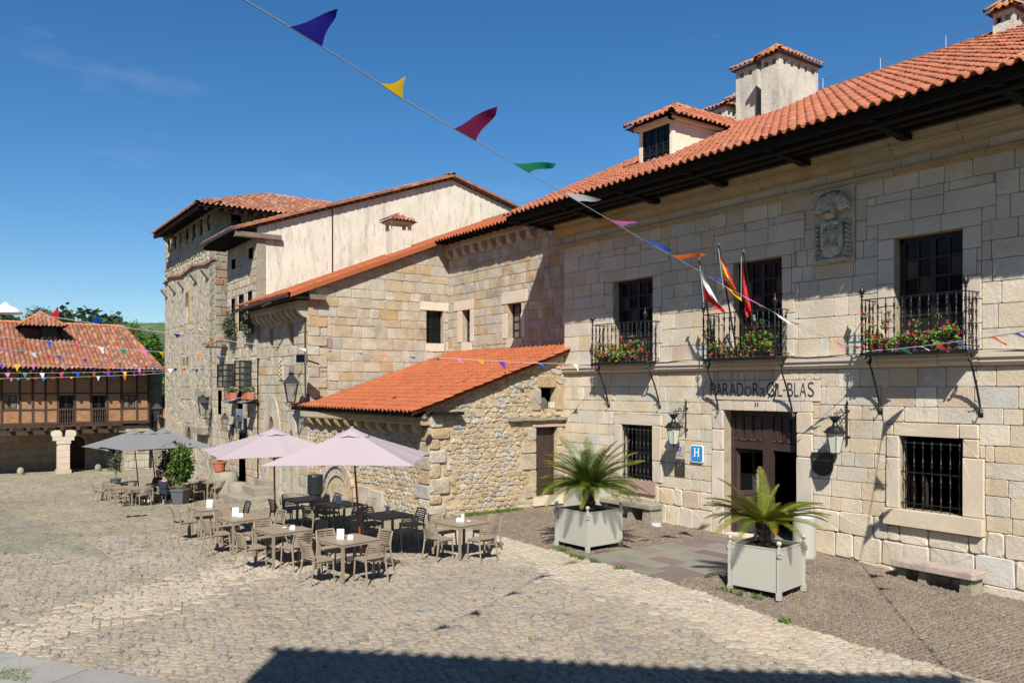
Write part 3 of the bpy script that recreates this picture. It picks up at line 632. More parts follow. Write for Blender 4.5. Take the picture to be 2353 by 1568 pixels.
MB().box(0,.92,.02,2.2,-.04,0,fr=FD2).build('door_leaf',M['brownwood'],par)
MB().box(-14.2,-11.7,-.12,.03,-.44,.02,fr=FM).build('doorstep',M['ashlar_smooth'],par)
# --- inscription painted on the lintel
def glyph(mb, ch, u0, u1, v0, v1, fr, w_=.037):
    cu = bpy.data.curves.new('t','FONT'); cu.body = ch; cu.extrude = 0.0; cu.offset = -.002; ob = bpy.data.objects.new('t', cu); COL.objects.link(ob)
    dg = bpy.context.evaluated_depsgraph_get(); me = bpy.data.meshes.new_from_object(ob.evaluated_get(dg)); bpy.data.objects.remove(ob)
    vs = [v.co.copy() for v in me.vertices]
    if not vs: return
    x0 = min(v.x for v in vs); x1 = max(v.x for v in vs); y0 = min(v.y for v in vs); y1 = max(v.y for v in vs)
    mb.add([fr.p(u0+(v.x-x0)/max(1e-6,x1-x0)*(u1-u0), v0+(v.y-y0)/max(1e-6,y1-y0)*(v1-v0), w_) for v in vs], [tuple(p.vertices) for p in me.polygons]); bpy.data.meshes.remove(me)
def words(mb, txt, u0, u1, v0, v1, fr, w_): glyph(mb, txt, u0, u1, v0, v1, fr, w_)
mb = MB()
ux = lambda x, y=190: S('s6',x,y,Y=0).x
T_ = [('P',300,372,0,1),('A',375,452,0,1),('R',458,537,0,1),('A',545,630,0,1),('D',640,722,0,1),('O',738,826,0,.72),('R',842,920,0,1),('D',934,972,0,.62),('E',972,1004,0,.62),('G',1020,1118,0,1.04),('I',1130,1146,0,1),('L',1160,1222,0,.95),('B',1282,1360,0,1),('L',1372,1428,0,1),('A',1440,1530,0,1),('S',1545,1626,0,1.04)]
for ch, a, b, lo, hi in T_: glyph(mb, ch, ux(a), ux(b), 3.565+.33*lo, 3.565+.335*hi, FM)
mb.box(ux(1226),ux(1266),3.71,3.735,.034,.038,fr=FM)
for a in (872,902): mb.box(ux(a),ux(a+12),3.31,3.41,.034,.038,fr=FM)
mb.box(ux(370),ux(1060),3.458,3.466,.024,.036,fr=FM)
mb.build('inscription',M['ink'],par)
# --- coat of arms carved in relief
FC = Frame((-10.85,0,6.59),(1,0,0),(0,0,1),(0,-1,0)); mc = mat('carved_grey_stone', ramp=[(0,(.44,.39,.29)),(.5,(.52,.47,.36)),(1,(.38,.35,.28))], noise=(5,.25), fine=(20,.2), bump=(22,.9,.03,.6), stain=[(4,.55,.68,(.13,.12,.10),.6)])
mb = MB(); mb.box(-.50,.50,0,1.69,-.01,.06,fr=FC); arms = mb.build('coat_of_arms',mc,par)
r = random.Random(5)
mb = MB()                                             # shield with a rounded foot
pts = [(-.27,.92),(.27,.92)]+[(.27*math.cos(a),.42+.30*-math.sin(a)) for a in [math.pi*k/10 for k in range(0,11)]]
mb.prism(pts,FC,.05,.17); mb.prism([(x*.86,.02+y*.955) for x,y in pts],FC,.171,.178); sh = mb.build('shield',mc,arms)
mb = MB()
mb.box(-.012,.012,.2,.88,.17,.192,fr=FC); mb.box(-.2,.2,.6,.62,.17,.19,fr=FC)
def relief(mb, path, rad): mb.tube([FC.p(*q) for q in path], rad, 6)
for cx, cy in ((-.13,.75),(.13,.75),(-.11,.45),(.11,.45)):
    relief(mb,[(cx-.07,cy-.08,.18),(cx-.03,cy+.02,.2),(cx+.03,cy-.02,.2),(cx+.07,cy+.08,.18)],.016); relief(mb,[(cx-.06,cy+.05,.18),(cx,cy+.08,.2),(cx+.05,cy,.2)],.013); relief(mb,[(cx-.03,cy-.09,.18),(cx+.02,cy-.05,.19),(cx+.06,cy-.09,.18)],.012)
mb.build('charge',mc,sh,smooth=True)
mb = MB(); mb.lathe([(.02,-.16),(.13,-.13),(.155,-.02),(.15,.10),(.10,.19),(.02,.22)],FC.p(-.05,1.15,.12),12); mb.build('helmet',mc,arms,smooth=True)
mb = MB()
for k in range(7): mb.box(-.13+.03*k,-.122+.03*k,1.10,1.17,.268,.278,fr=FC)
mb.build('visor',M['ink'],arms)  # ink-dark bars paint in the shade of the helmet slits
for k in range(15):                                   # plumes, mantling, border foliage
    mb = MB(); a = math.pi*(.02+.96*k/14); cx, cy = .40*math.cos(a), 1.22+.36*math.sin(a); rr = r.uniform(.06,.095)
    relief(mb,[(cx*.35,1.2+.05*math.sin(a),.12),(cx*.7,cy-.06,.20),(cx,cy,.16),(cx*1.03+r.uniform(-.05,.05),cy-.09,.10)],[rr*.6,rr,rr*.8,.02]); mb.build('plume',mc,arms,smooth=True)
for sgn in (-1,1):
    for k in range(8):
        mb = MB(); v = .12+.105*k; u = sgn*(.37+r.uniform(-.03,.03))
        relief(mb,[(u-.05*sgn,v-.05,.06),(u+.05*sgn,v,.12),(u,v+.06,.14),(u-.05*sgn,v+.03,.12)],[.025,.045,.04,.015]); mb.build('leaf_carving',mc,arms,smooth=True)
for k in range(8):
    mb = MB(); u = -.32+.09*k; relief(mb,[(u-.04,.04,.06),(u,.10,.13),(u+.05,.07,.12),(u+.03,.02,.07)],[.03,.045,.035,.015]); mb.build('leaf_carving',mc,arms,smooth=True)
# --- balconies
def balcony(u0, u1, nb, brk):
    D = .56; z0 = 4.46; zt = 5.64
    mb = MB(); mb.box(u0-.04,u1+.04,-D-.03,0,z0,z0+.035).box(u0-.02,u1+.02,-D-.01,-.002,z0+.037,z0+.06); b = mb.build('balcony',[M['iron']],par)
    MB().box(u0+.05,u1-.05,-D+.05,-.02,z0+.062,z0+.075).build('floor_tiles',M['white'],b)
    mb = MB()
    for z in (zt,z0+.14): mb.tube([(u0,0,z),(u0,-D,z),(u1,-D,z),(u1,0,z)],.013,6)
    mb.build('handrail',M['iron'],b)
    H = zt-z0-.05; prof = [(.012,0)]
    for q in (.16,.40,.64,.84): z = H*q; prof += [(.012,z-.05),(.026,z-.035),(.014,z-.02),(.027,z+.01 if q != .64 else z+.03),(.015,z+.05),(.026,z+.065),(.012,z+.08)]
    prof.append((.012,H)); me = None
    P_ = [(u0+(u1-u0)*i/nb,-D) for i in range(1,nb)]+[(u0,-D+D*k/4) for k in range(1,4)]+[(u1,-D+D*k/4) for k in range(1,4)]
    for x, y in P_:
        if me is None: ob = MB().lathe(prof,(0,0,0),7).build('baluster',M['iron'],b,smooth=True); me = ob.data; off = ob.location.copy(); ob.location = off+Vector((x,y,z0+.05))
        else: ob = bpy.data.objects.new('baluster',me); COL.objects.link(ob); ob.parent = b; ob.location = off+Vector((x,y,z0+.05))
    for x in (u0,u1):
        mb = MB(); mb.lathe([(.016,0),(.016,.3),(.03,.32),(.016,.36),(.016,.7),(.032,.74),(.018,.8),(.028,1.0),(.018,1.08),(.016,1.2),(.05,1.215),(.02,1.24),(.045,1.27),(.062,1.32),(.05,1.37),(.018,1.40),(.03,1.43),(.012,1.46),(.005,1.53)],(x,-D,z0+.04),10)
        for s_ in (-1,1): mb.tube([(x+.02*s_,-D,z0+.40),(x+.07*s_,-D,z0+.47),(x+.08*s_,-D,z0+.40),(x+.04*s_,-D,z0+.33)],.008,5)
        mb.build('corner_post',M['iron'],b,smooth=True)
    for x, foot in brk:
        mb = MB(); ptz = []
        for k in range(13): a = -1.2+k*.46; rr = .125-.006*k; ptz.append((x,-.47+rr*math.sin(a),4.36+rr*math.cos(a)))
        mb.tube([(x,-.03,foot+.02),(x,-.09,foot+.25),(x,-.2,foot+.55),(x,-.34,foot+.85),(x,-.47,foot+1.08)]+ptz[::-1][-6:],.022,7)
        mb.tube(ptz,.019,6)
        mb.tube([(x,-.01,foot),(x,-.05,foot+.02),(x,-.12,foot-.03),(x,-.14,foot+.06)],.013,6); mb.box(x-.04,x+.04,-.02,.012,foot-.06,foot+.08); mb.lathe([(.017,-.03),(.03,0),(.017,.03)],(x,-.24,foot+.64),7)
        for s_ in (-1,1): mb.tube([(x,-.09,foot+.22),(x+.04*s_,-.16,foot+.26),(x+.05*s_,-.18,foot+.34)],[.010,.008,.003],5)
        mb.build('scroll_bracket',M['iron'],b,smooth=True)
    return b
balcony(-18.58,-16.35,13,((-18.45,3.24),(-16.32,3.24))); balcony(-14.24,-12.06,13,((-14.19,3.12),(-11.95,3.08))); balcony(-9.86,-7.72,12,((-9.76,3.27),(-7.69,3.27)))
# --- dormer
DY = .44; a = S('r4',218,770,Y=DY); b_ = S('r4',400,700,Y=DY); ztop = S('r4',400,490,Y=DY).z; x0, x1 = a.x, b_.x
FDm = Frame((0,DY,0),(1,0,0),(0,0,1),(0,-1,0)); zb = mainroof(0,DY).z-.1
wx0, wx1, wz0, wz1 = x0+.14, x1-.09, zb+.12, ztop-.12
yb = (ztop-EZ)/SL+EO
cheek = MB(); 
o = wall(par,'dormer',FDm,(x0,x1,zb,ztop),[(wx0,wx1,wz0,wz1,.08)],M['cream_dormer'])
MB().add([(x1,DY,zb),(x1,yb,ztop),(x1,DY,ztop)],[(0,1,2)]).build('dormer_cheek',M['cream_dormer'],o); MB().add([(x0,DY,zb),(x0,yb,ztop),(x0,DY,ztop)],[(0,2,1)]).build('dormer_cheek',M['cream_dormer'],o)
mb = MB(); mb.box(x0-.1,x1+.12,DY-.14,DY+.06,ztop-.06,ztop+.03).box(x1-.02,x1+.14,DY-.14,yb,ztop-.06,ztop+.03); mb.build('dormer_cornice',M['cream_dormer'],o)
def panes(parent, fr, u0, u1, v0, v1, d, cols, rows, frame_mat, glass_mat, t=.035, name='window'):
    mb = MB(); mb.box(u0,u0+t*1.4,v0,v1,-d,-d+.05,fr=fr).box(u1-t*1.4,u1,v0,v1,-d,-d+.05,fr=fr).box(u0,u1,v0,v0+t*1.4,-d,-d+.048,fr=fr).box(u0,u1,v1-t*1.4,v1,-d,-d+.048,fr=fr)
    for i in range(1,cols): q = u0+(u1-u0)*i/cols; k = t*(1. if i == cols/2 else .45); mb.box(q-k,q+k,v0,v1,-d,-d+.046,fr=fr)
    for j in range(1,rows): q = v0+(v1-v0)*j/rows; mb.box(u0,u1,q-t*.42,q+t*.42,-d,-d+.04,fr=fr)
    o = mb.build(name, frame_mat, parent)
    for i in range(cols):
        for j in range(rows):
            A = u0+(u1-u0)*i/cols; B = u0+(u1-u0)*(i+1)/cols; C = v0+(v1-v0)*j/rows; D = v0+(v1-v0)*(j+1)/rows
            MB().box(A+.01,B-.01,C+.01,D-.01,-d+.005,-d+.012,fr=fr).build('pane', glass_mat, o)
    return o
panes(par,FDm,wx0,wx1,wz0,wz1,.07,4,4,M['blackwood'],M['glass'],.03,'dormer_window')
apz = ztop+.62; ap0 = Vector(((x0+x1)/2,DY+.85,apz)); yap = (apz-EZ)/SL+EO; ap1 = Vector(((x0+x1)/2,yap,apz))
e0 = (x0-.3,DY-.32,ztop); e1 = (x1+.28,DY-.32,ztop); e1b = (x1+.28,yb-.05,ztop); e0b = (x0-.3,yb-.05,ztop)
MB().add([e0,e1,ap0,e1b,ap1,e0b],[(0,1,2),(1,3,4,2),(0,2,4,5)]).build('dormer_roof',M['tile_deck'],o)
def tri_tiles(parent, A, B, Cp, Dp, w_, l_, material, seed=1, h=.06, limit=60, name='roof_tile', lift=.03):
    """tiles on the quad A-B (eave) to D-C (top); A-B horizontal"""
    A, B, Cp, Dp = map(Vector, (A,B,Cp,Dp)); U = (B-A).normalized(); n_ = U.cross(Dp-A if (Dp-A).length > .01 else Cp-A).normalized(); V = n_.cross(U)
    poly = [((p-A).dot(U),(p-A).dot(V)) for p in (A,B,Cp,Dp)]
    def inside(u, v):
        c = False
        for i in range(4):
            (x1_,y1_),(x2_,y2_) = poly[i], poly[(i+1) % 4]
            if (y1_ > v) != (y2_ > v) and u < (x2_-x1_)*(v-y1_)/(y2_-y1_)+x1_: c = not c
        return c
    mu = min(p[0] for p in poly); Mu = max(p[0] for p in poly); mv = max(p[1] for p in poly)
    O = A+U*mu+n_*.02
    roof_tiles(parent,O,U,V,int((Mu-mu)/w_)+1,int(mv/l_)+1,w_,l_,material,h=h,lift=lift,limit=limit,seed=seed,name=name,keep=lambda u,v: inside(u+mu,min(v,mv-.02)))
tri_tiles(o,e0,e1,ap0,ap0,.2,.32,M['tile'],61); tri_tiles(o,e1,e1b,ap1,ap0,.2,.32,M['tile'],62); tri_tiles(o,e0b,e0,ap0,ap1,.2,.32,M['tile'],63,limit=10)
ridge(o,Vector(e1)+Vector((0,0,.06)),ap0+Vector((0,0,.06)),M['lichen_tile'],.10); ridge(o,Vector(e0)+Vector((0,0,.06)),ap0+Vector((0,0,.06)),M['lichen_tile'],.10); ridge(o,ap0+Vector((0,0,.06)),ap1+Vector((0,0,.06)),M['lichen_tile'],.10)
# --- chimneys
def chimney(X0, X1, Y0, Y1, zb, zt, cap, nfx, nfy, name='chimney', lich=True):
    FX = Frame((0,Y0,0),(1,0,0),(0,0,1),(0,-1,0)); FY = Frame((X1,0,0),(0,1,0),(0,0,1),(1,0,0))
    def vents(a, b, n): s_ = .15; g = (b-a-n*s_)/(n+1); return [(a+g+i*(s_+g),a+g+i*(s_+g)+s_,zt-.30,zt-.13,.12) for i in range(n)]
    o = wall(par,name,FX,(X0,X1,zb,zt),vents(X0,X1,nfx),M['chimney']); wall(o,'chimney_side',FY,(Y0,Y1,zb,zt),vents(Y0,Y1,nfy),M['chimney'])
    MB().quad((X0,Y0,zb),(X0,Y1,zb),(X0,Y1,zt),(X0,Y0,zt)).quad((X0,Y1,zb),(X1,Y1,zb),(X1,Y1,zt),(X0,Y1,zt)).box(X0+.13,X1-.13,Y0+.13,Y1-.13,zt-.4,zt-.05).build('chimney_back',M['chimney'],o)
    e = .13; A = (X0-e,Y0-e,zt-.01); B = (X1+e,Y0-e,zt-.01); C = (X1+e,Y1+e,zt-.01); D = (X0-e,Y1+e,zt-.01); dx = min((X1-X0),(Y1-Y0))/2+e; cx = (X0+X1)/2; cy = (Y0+Y1)/2
    if (X1-X0) < (Y1-Y0): a0 = (cx,Y0-e+dx*.9,zt+cap); a1 = (cx,Y1+e-dx*.9,zt+cap)
    else: a0 = a1 = (cx,cy,zt+cap)
    MB().add([A,B,C,D,a0,a1],[(0,1,4),(1,2,5,4),(2,3,5),(3,0,4,5),(3,2,1,0)]).build('chimney_cap',M['tile_deck'],o)
    tri_tiles(o,A,B,a0,a0,.17,.28,M['lichen_tile'],71,.05,40,'cap_tile'); tri_tiles(o,B,C,a1,a0,.17,.28,M['lichen_tile'],72,.05,60,'cap_tile')
    up = Vector((0,0,.05)); ridge(o,Vector(B)+up,Vector(a0)+up,M['lichen_tile'],.08); ridge(o,Vector(A)+up,Vector(a0)+up,M['lichen_tile'],.08)
    if a0 != a1: ridge(o,Vector(a0)+up,Vector(a1)+up,M['lichen_tile'],.08)
    return o
cA = S('r4',995,472,Y=3.64); cB = S('r4',1211,372,X=cA.x); czt = S('r4',995,128,Y=3.64).z; cL = S('r4',895,470,Y=3.64)
chimney(cL.x,cA.x,3.64,cB.y,11.2,czt,.30,2,5)
y2 = 4.15; c2R = S('r4',868,500,Y=y2); c2L = S('r4',755,500,Y=y2); c2T = S('r4',868,188,Y=y2).z
chimney(c2L.x,min(c2R.x,cL.x-.12),y2,y2+1.0,11.2,c2T,.24,2,2)
MB().tube([(cL.x-.06,3.95,11.6),(cL.x-.06,3.95,czt-.4)],.05,8).box(cL.x-.12,cL.x,4.2,4.9,11.4,czt-.5).build('chimney_flue_pipe',M['darkwood'],par)
y3 = 5.6; a = S('r4',545,470,Y=y3); b2 = S('r4',700,440,Y=y3); t3 = S('r4',640,445,Y=y3).z
chimney(a.x,b2.x,y3,y3+.8,RZ-1.2,t3,.2,3,3)
y4 = 6.3; a = S('r4',735,400,Y=y4); b2 = S('r4',752,400,Y=y4); chimney(a.x-.1,b2.x+.1,y4,y4+.5,RZ-1,S('r4',740,395,Y=y4).z,.15,1,1)
y5 = 5.2; a = S('r4',2180,30,Y=y5); b2 = S('D',2328,60,Y=y5); t5 = S('D',2300,25,Y=y5).z
chimney(a.x,b2.x,y5,y5+.8,RZ-1.2,t5,.3,2,2)
# skylight, lightning wire on the ridge
def roofpt(v,x,y,plane):                              # sight line met with a roof plane z = a + b*Y
    a_, b1 = plane; lo, hi = 5., 120.
    for _ in range(50):
        m_ = (lo+hi)/2; p = S(v,x,y,t=m_)
        if p.z > a_+b1*p.y: lo = m_
        else: hi = m_
    return S(v,x,y,t=(lo+hi)/2)
mb = MB()
sk = [Vector((p.x,p.y,p.z+.06)) for p in (mainroof(-9.0,4.1),mainroof(-7.9,4.1),mainroof(-7.9,4.9),mainroof(-9.0,4.9))]
mb.tube(sk+[sk[0]],.045,4); mb.build('skylight_frame',M['zinc'],par); MB().quad(*sk).build('skylight_glass',M['glass'],par)
mb = MB(); pts = []
for i in range(12): p = mainroof(-19+i*1.9,RY,.42); pts.append(p); mb.tube([p-Vector((0,0,.4)),p+Vector((0,0,.05))],.012,4)
mb.tube(pts,.008,4); mb.build('lightning_wire',M['zinc'],par)
# thin cable along the string course
mb = MB(); mb.tube([(-20.4+.5*i,-.185,4.50+.02*math.sin(i*1.3)) for i in range(44)],.009,4); mb.build('wall_cable',M['darkwood'],par)
# ================================================================= LOW ANNEX with orange roof, door and rubble gable
ann = thing('stone_annex', 'low rubble stone annex with bright orange tiled lean-to roof and brown plank door', 'annex', (-24,-2.5,0))
FG = Frame((-20.6,0,0),(0,1,0),(0,0,1),(1,0,0))
zv = lambda y: 3.06+.345*(y+5.45)                    # top of the gable wall under the verge
hpG = [(-.345,1,zv(0))]
HG = [(-1.17,-.33,-.2,2.53,.22),(-.98,-.40,3.10,3.77,.25)]
wall(ann,'gable_wall',FG,(-5.0,0,-.6,5.2),HG,M['mortar_warm'],hp=hpG)
exG = [h[:4] for h in HG]+[(-1.32,-.02,2.53,2.82)]
quo = []; v = -.3; k = 0; rq = random.Random(4)
while v < 2.75:
    hh = rq.uniform(.28,.48); L = .62 if k % 2 else .40; quo.append((-5.02,-5.02+L+rq.uniform(-.08,.08),v,min(v+hh,3.0))); v += hh; k += 1
jam = [(-1.75,-1.17,1.72,2.10),(-1.50,-1.17,2.10,2.52),(-1.72,-1.17,1.20,1.70),(-1.42,-1.17,.30,1.18),(-1.60,-1.42,.30,.75),(-.33,-.03,.2,1.9),(-.33,-.1,1.92,2.5),(-1.32,-.98,3.05,3.72),(-.40,-.08,3.05,3.75),(-1.10,-.35,3.78,4.14)]
exG += quo+jam
P = cells(-5.1,.1,-.3,5.0,.25,.15,jit=.37,gap=.09,seed=5)
c = P.mean(1); keep = (c[:,0] > -5)&(c[:,0] < -.02)&(c[:,1] < zv(c[:,0])-.06)
for a,b,c0,d0 in exG: keep &= ~((c[:,0] > a-.06)&(c[:,0] < b+.06)&(c[:,1] > c0-.045)&(c[:,1] < d0+.045))
P = P[keep]; big = np.random.default_rng(9).random(len(P)) > .1
emit(ann,'rubble_stone',P[big],FG,M['rubble'],depth=.026,bev=.022,bulge=.004,limit=120,seed=55,smooth=False,proud=.014,tilt=.14)
blocks(ann,'quoin_stone',FG,quo,M['rubble'],depth=.07,bev=.035,seed=56,ch=.05,bulge=.02,proud=.02); blocks(ann,'jamb_stone',FG,jam,M['rubble'],depth=.05,bev=.02,seed=57,ch=.03)
MB().box(-1.32,-.02,2.53,2.62,0,.06,fr=FG).build('door_lintel',mat('pink_sandstone',base=(.44,.29,.22),noise=(3,.15),bump=(14,.5,.03,.5)),ann)
mb = MB()
for i in range(5): mb.box(-2.25+i*.46,-1.81+i*.46,2.74+.01*(i%2),2.83,0,.17,fr=FG)
mb.build('ledge_stone',M['quoin'],ann)
dr = MB().box(-1.17,-.33,2.45,2.53,-.2,-.14,fr=FG).box(-1.17,-1.10,.3,2.5,-.2,-.14,fr=FG).box(-.40,-.33,.3,2.5,-.2,-.14,fr=FG).build('door_frame',M['brownwood'],ann)
for i in range(4): MB().box(-1.10+i*.175,-.93+i*.175,.34,2.45,-.19,-.165,fr=FG).build('door_plank',M['brownwood'],dr)
MB().box(-1.10,-.4,2.30,2.38,-.165,-.15,fr=FG).box(-1.10,-.4,.42,.5,-.165,-.15,fr=FG).box(-1.10,-.4,1.2,1.28,-.165,-.15,fr=FG).build('door_batten',M['brownwood'],dr)
MB().box(-1.3,-.1,.05,.32,-.2,.12,fr=FG).build('doorstep',M['ashlar_smooth'],ann)
room(ann,-.98,-.40,3.10,3.77,.25,.7,FG); MB().add([FG.p(-.96,3.10,-.12),FG.p(-.62,3.10,-.10),FG.p(-.6,3.34,-.14),FG.p(-.76,3.46,-.1),FG.p(-.94,3.42,-.16),FG.p(-.78,3.2,-.04)],[(0,1,5),(1,2,5),(2,3,5),(3,4,5),(4,0,5)]).build('stored_sack',mat('grey_sack',base=(.10,.09,.08),bump=(10,.6,.04)),ann,smooth=True)
MB().box(-.60,-.42,3.12,3.32,-.1,.02,fr=FG).build('junction_box',mat('beige_plastic',base=(.55,.50,.36),rough=.5),ann)
# front wall with corbels (slightly skewed)
A0 = Vector((-28.8,-5.44,0)); B0 = Vector((-20.6,-5.0,0)); Ua = (B0-A0).normalized(); LA = (B0-A0).length
FS = Frame(A0,Ua,(0,0,1),(Ua.y,-Ua.x,0)); FSu = FS
wall(ann,'front_wall',FS,(0,LA,-1,2.95),[],M['mortar_warm'])
P = cells(-.1,LA+.1,-.7,2.5,.25,.15,jit=.37,gap=.09,seed=6); c = P.mean(1); keep = (c[:,0] > .0)&(c[:,0] < LA-.35)&(c[:,1] < 2.40)
arch_u = (.95+1.55); AU = [(S('z3',1100,1270,Y=-5.2)-A0).dot(Ua),(S('z3',1345,1270,Y=-5.2)-A0).dot(Ua)]; ac = sum(AU)/2; ar_ = (AU[1]-AU[0])/2
keep &= ~((c[:,0] > ac-ar_-.22)&(c[:,0] < ac+ar_+.22)&(c[:,1] < .95))
keep &= ~((c[:,0] > ac+ar_+.25)&(c[:,0] < ac+ar_+2.05)&(c[:,1] < .60)&(c[:,1] > -.5))
emit(ann,'rubble_stone',P[keep],FS,M['rubble'],depth=.026,bev=.022,bulge=.004,limit=90,seed=58,proud=.014,tilt=.14)
blocks(ann,'quoin_stone',FS,[(LA-(.5 if i%2 else .8),LA+.02,-.3+.42*i,.1+.42*i) for i in range(7)],M['rubble'],depth=.05,bev=.03,seed=59,ch=.04)
blocks(ann,'base_slab',FS,[(ac+ar_+.28,ac+ar_+1.15,-.4,.55),(ac+ar_+1.17,ac+ar_+2.0,-.4,.5)],M['annex'],depth=.05,bev=.02,seed=60,ch=.03)
for rr_, dd in ((ar_,.10),(ar_-.28,.06)):
    n_ = 13
    for k in range(n_):
        a0, a1 = math.pi*k/n_, math.pi*(k+.93)/n_; ri, ro = rr_-.0, rr_+.20
        MB().prism([(ac+ri*math.cos(a0),-.25+1.12*ri*math.sin(a0)),(ac+ro*math.cos(a0),-.25+1.12*ro*math.sin(a0)),(ac+ro*math.cos(a1),-.25+1.12*ro*math.sin(a1)),(ac+ri*math.cos(a1),-.25+1.12*ri*math.sin(a1))],FS,-.01,dd,tint=k/n_).build('arch_stone',M['rubble'],ann)
blocks(ann,'arch_infill',FS,[(ac-.6,ac-.1,-.4,.1),(ac-.08,ac+.55,-.4,.05),(ac-.45,ac+.0,.12,.5),(ac+.02,ac+.4,.1,.5)],M['rubble'],depth=.02,bev=.01,seed=61)
moulding(ann,'cornice_stone',-.1,LA+.05,[(-.01,2.70),(.30,2.70),(.32,2.74),(.32,2.92),(-.01,2.94)],(.7,1.3),M['cornice'],62,FS)
for i in range(11):
    u = .55+i*(LA-1.0)/10; FXc = Frame(FS.p(u,0,0),FS.N,(0,0,1),-Ua)
    MB().prism([(-.02,2.42),(.06,2.42),(.16,2.46),(.25,2.54),(.29,2.63),(.29,2.70),(-.02,2.70)],FXc,-.10,.10,tint=i/11).build('corbel_stone',M['cornice'],ann)
# roof of the annex
ez = 3.08; ey = -5.72; s2 = (5.16-ez)/(.5-ey); NX0, NX1 = -29.95, -20.38
def R2(X,Y,dz=0): return Vector((X,Y,ez+s2*(Y-ey)+dz))
MB().add([R2(NX0,ey+.03,-.04),R2(NX1,ey+.03,-.04),R2(NX1,.5,-.04),R2(-28.8,.5,-.04),R2(-28.8,-5.5,-.04),R2(NX0,-5.5,-.04)],[(0,1,2,3,4,5)]).box(NX0,NX1,ey+.02,ey+.06,ez-.14,ez-.03).build('roof',M['darkwood'],ann)
sl2 = math.hypot(1,s2)
roof_tiles(ann,R2(NX0,ey-.02),(1,0,0),(0,1,s2),int((NX1-NX0)/.262)+1,int((.5-ey)*sl2/.36)+1,.262,.36,M['tile_new'],h=.06,lift=.032,limit=200,seed=65,
    keep=lambda u,v: (NX0+u > -28.75 or v < .3) and (NX0+u < -20.62 or v*1/sl2 < -ey+.02-.0))
for X in np.arange(NX0+.1,NX1,.6): MB().box(X,X+.08,ey+.04,-5.0,ez-.13,ez-.06).build('rafter',M['darkwood'],ann)
mb = MB(); mb.box(-20.62,-20.36,ey,0,0,.001) if False else None
FV = Frame((0,0,0),(0,1,0),(0,0,1),(1,0,0))
MB().add([R2(NX1+.02,ey,-.10),R2(NX1+.02,.0,-.10),R2(NX1+.02,.0,.05),R2(NX1+.02,ey,.05),R2(NX1-.22,.0,.06),R2(NX1-.22,ey,.06),R2(NX1-.22,.0,-.08),R2(NX1-.22,ey,-.08)],[(0,1,2,3),(3,2,4,5),(7,6,1,0)]).build('verge_tile_band',M['tile_new'],ann)
MB().tube([R2(NX1+.035,ey+.2,-.03),R2(NX1+.035,-.02,-.03)],.012,5).build('verge_cable',M['darkwood'],ann)
ridge(ann,R2(-28.72,.42,.03),R2(-20.7,.42,.03),M['tile_new'],.05)
MB().box(-20.95,-20.3,-5.0,-4.0,2.98,3.07).build('eave_beam',M['darkwood'],ann)
for v_,x,y in (('z3',1155,575),('z3',1965,595)):
    p = S(v_,x,y,Y=-5.45); tag(MB().lathe([(.05,-.10),(.10,-.07),(.11,.04),(.06,.06),(.02,.12)],p,10).build('spotlight',M['ironplate'],None,smooth=True), 'small round spotlight under the orange eave, '+('near the left end' if x < 1500 else 'at the rubble corner'),'spotlight','spotlights under the annex eave')

# ================================================================= TALL STONE WING (W1 + W2 + W3)
win = thing('stone_wing', 'tall sandstone wing with corbelled eaves and narrow windows behind the orange roof', 'building', (-30,0,0))
F1 = Frame((0,.5,0),(1,0,0),(0,0,1),(0,-1,0)); F2 = Frame((-28.8,0,0),(0,1,0),(0,0,1),(1,0,0)); F3 = Frame((0,-5.48,0),(1,0,0),(0,0,1),(0,-1,0))
def holeS(v, tl, br, pl, rv=.25, op=0.):
    a = S(v,*tl,**pl); b = S(v,*br,**pl); k = 0 if 'Y' in pl else 1
    return (a[k]-op, b[k], b.z, a.z, rv)
H1 = [(-27.71,-27.1,5.56,6.84,.3),(-24.55,-23.69,5.56,6.84,.3)]
wall(win,'wing_wall',F1,(-28.8,-20.6,3.0,9.75),H1,M['mortar'])
sur1 = [(-28.3,-26.85,6.84,7.25),(-28.05,-27.71,5.56,6.84),(-27.1,-26.85,5.56,6.84),(-27.75,-27.0,5.2,5.56),(-24.92,-23.30,6.84,7.30),(-24.85,-24.55,5.56,6.5),(-23.69,-23.42,5.56,6.45),(-24.6,-23.6,5.22,5.56)]
ex1 = [h[:4] for h in H1]+sur1
emit(win,'wall_stone',ashlar(-28.8,-20.6,3.2,9.15,(.30,.42),(.28,.62),ex1,seed=71,gap=.009,ch=.03,jit=.009),F1,M['annex'],depth=.018,bev=.009,bulge=.002,limit=110,seed=72,proud=.007,tilt=.02)
blocks(win,'window_stone',F1,sur1,M['ashlar_smooth'],depth=.04,bev=.016,seed=73,ch=.03)
moulding(win,'cornice_stone',-28.8,-20.6,[(-.01,9.33),(.26,9.33),(.28,9.38),(.28,9.55),(-.01,9.57)],(.8,1.4),M['cornice'],74,F1)
for i in range(10):
    X = -28.55+i*.62; FXc = Frame((X,.5,0),(0,-1,0),(0,0,1),(1,0,0))
    MB().prism([(-.02,9.0),(.06,9.0),(.15,9.05),(.23,9.14),(.26,9.25),(.26,9.33),(-.02,9.33)],FXc,-.12,.12,tint=(i*.37)%1).build('corbel_stone',M['annex'],win)
for a,b,c,d,_ in H1: panes(win,F1,a,b,c,d,.28,1 if b-a < .7 else 2,4,M['blackwood'],M['curtainglass'],.045)
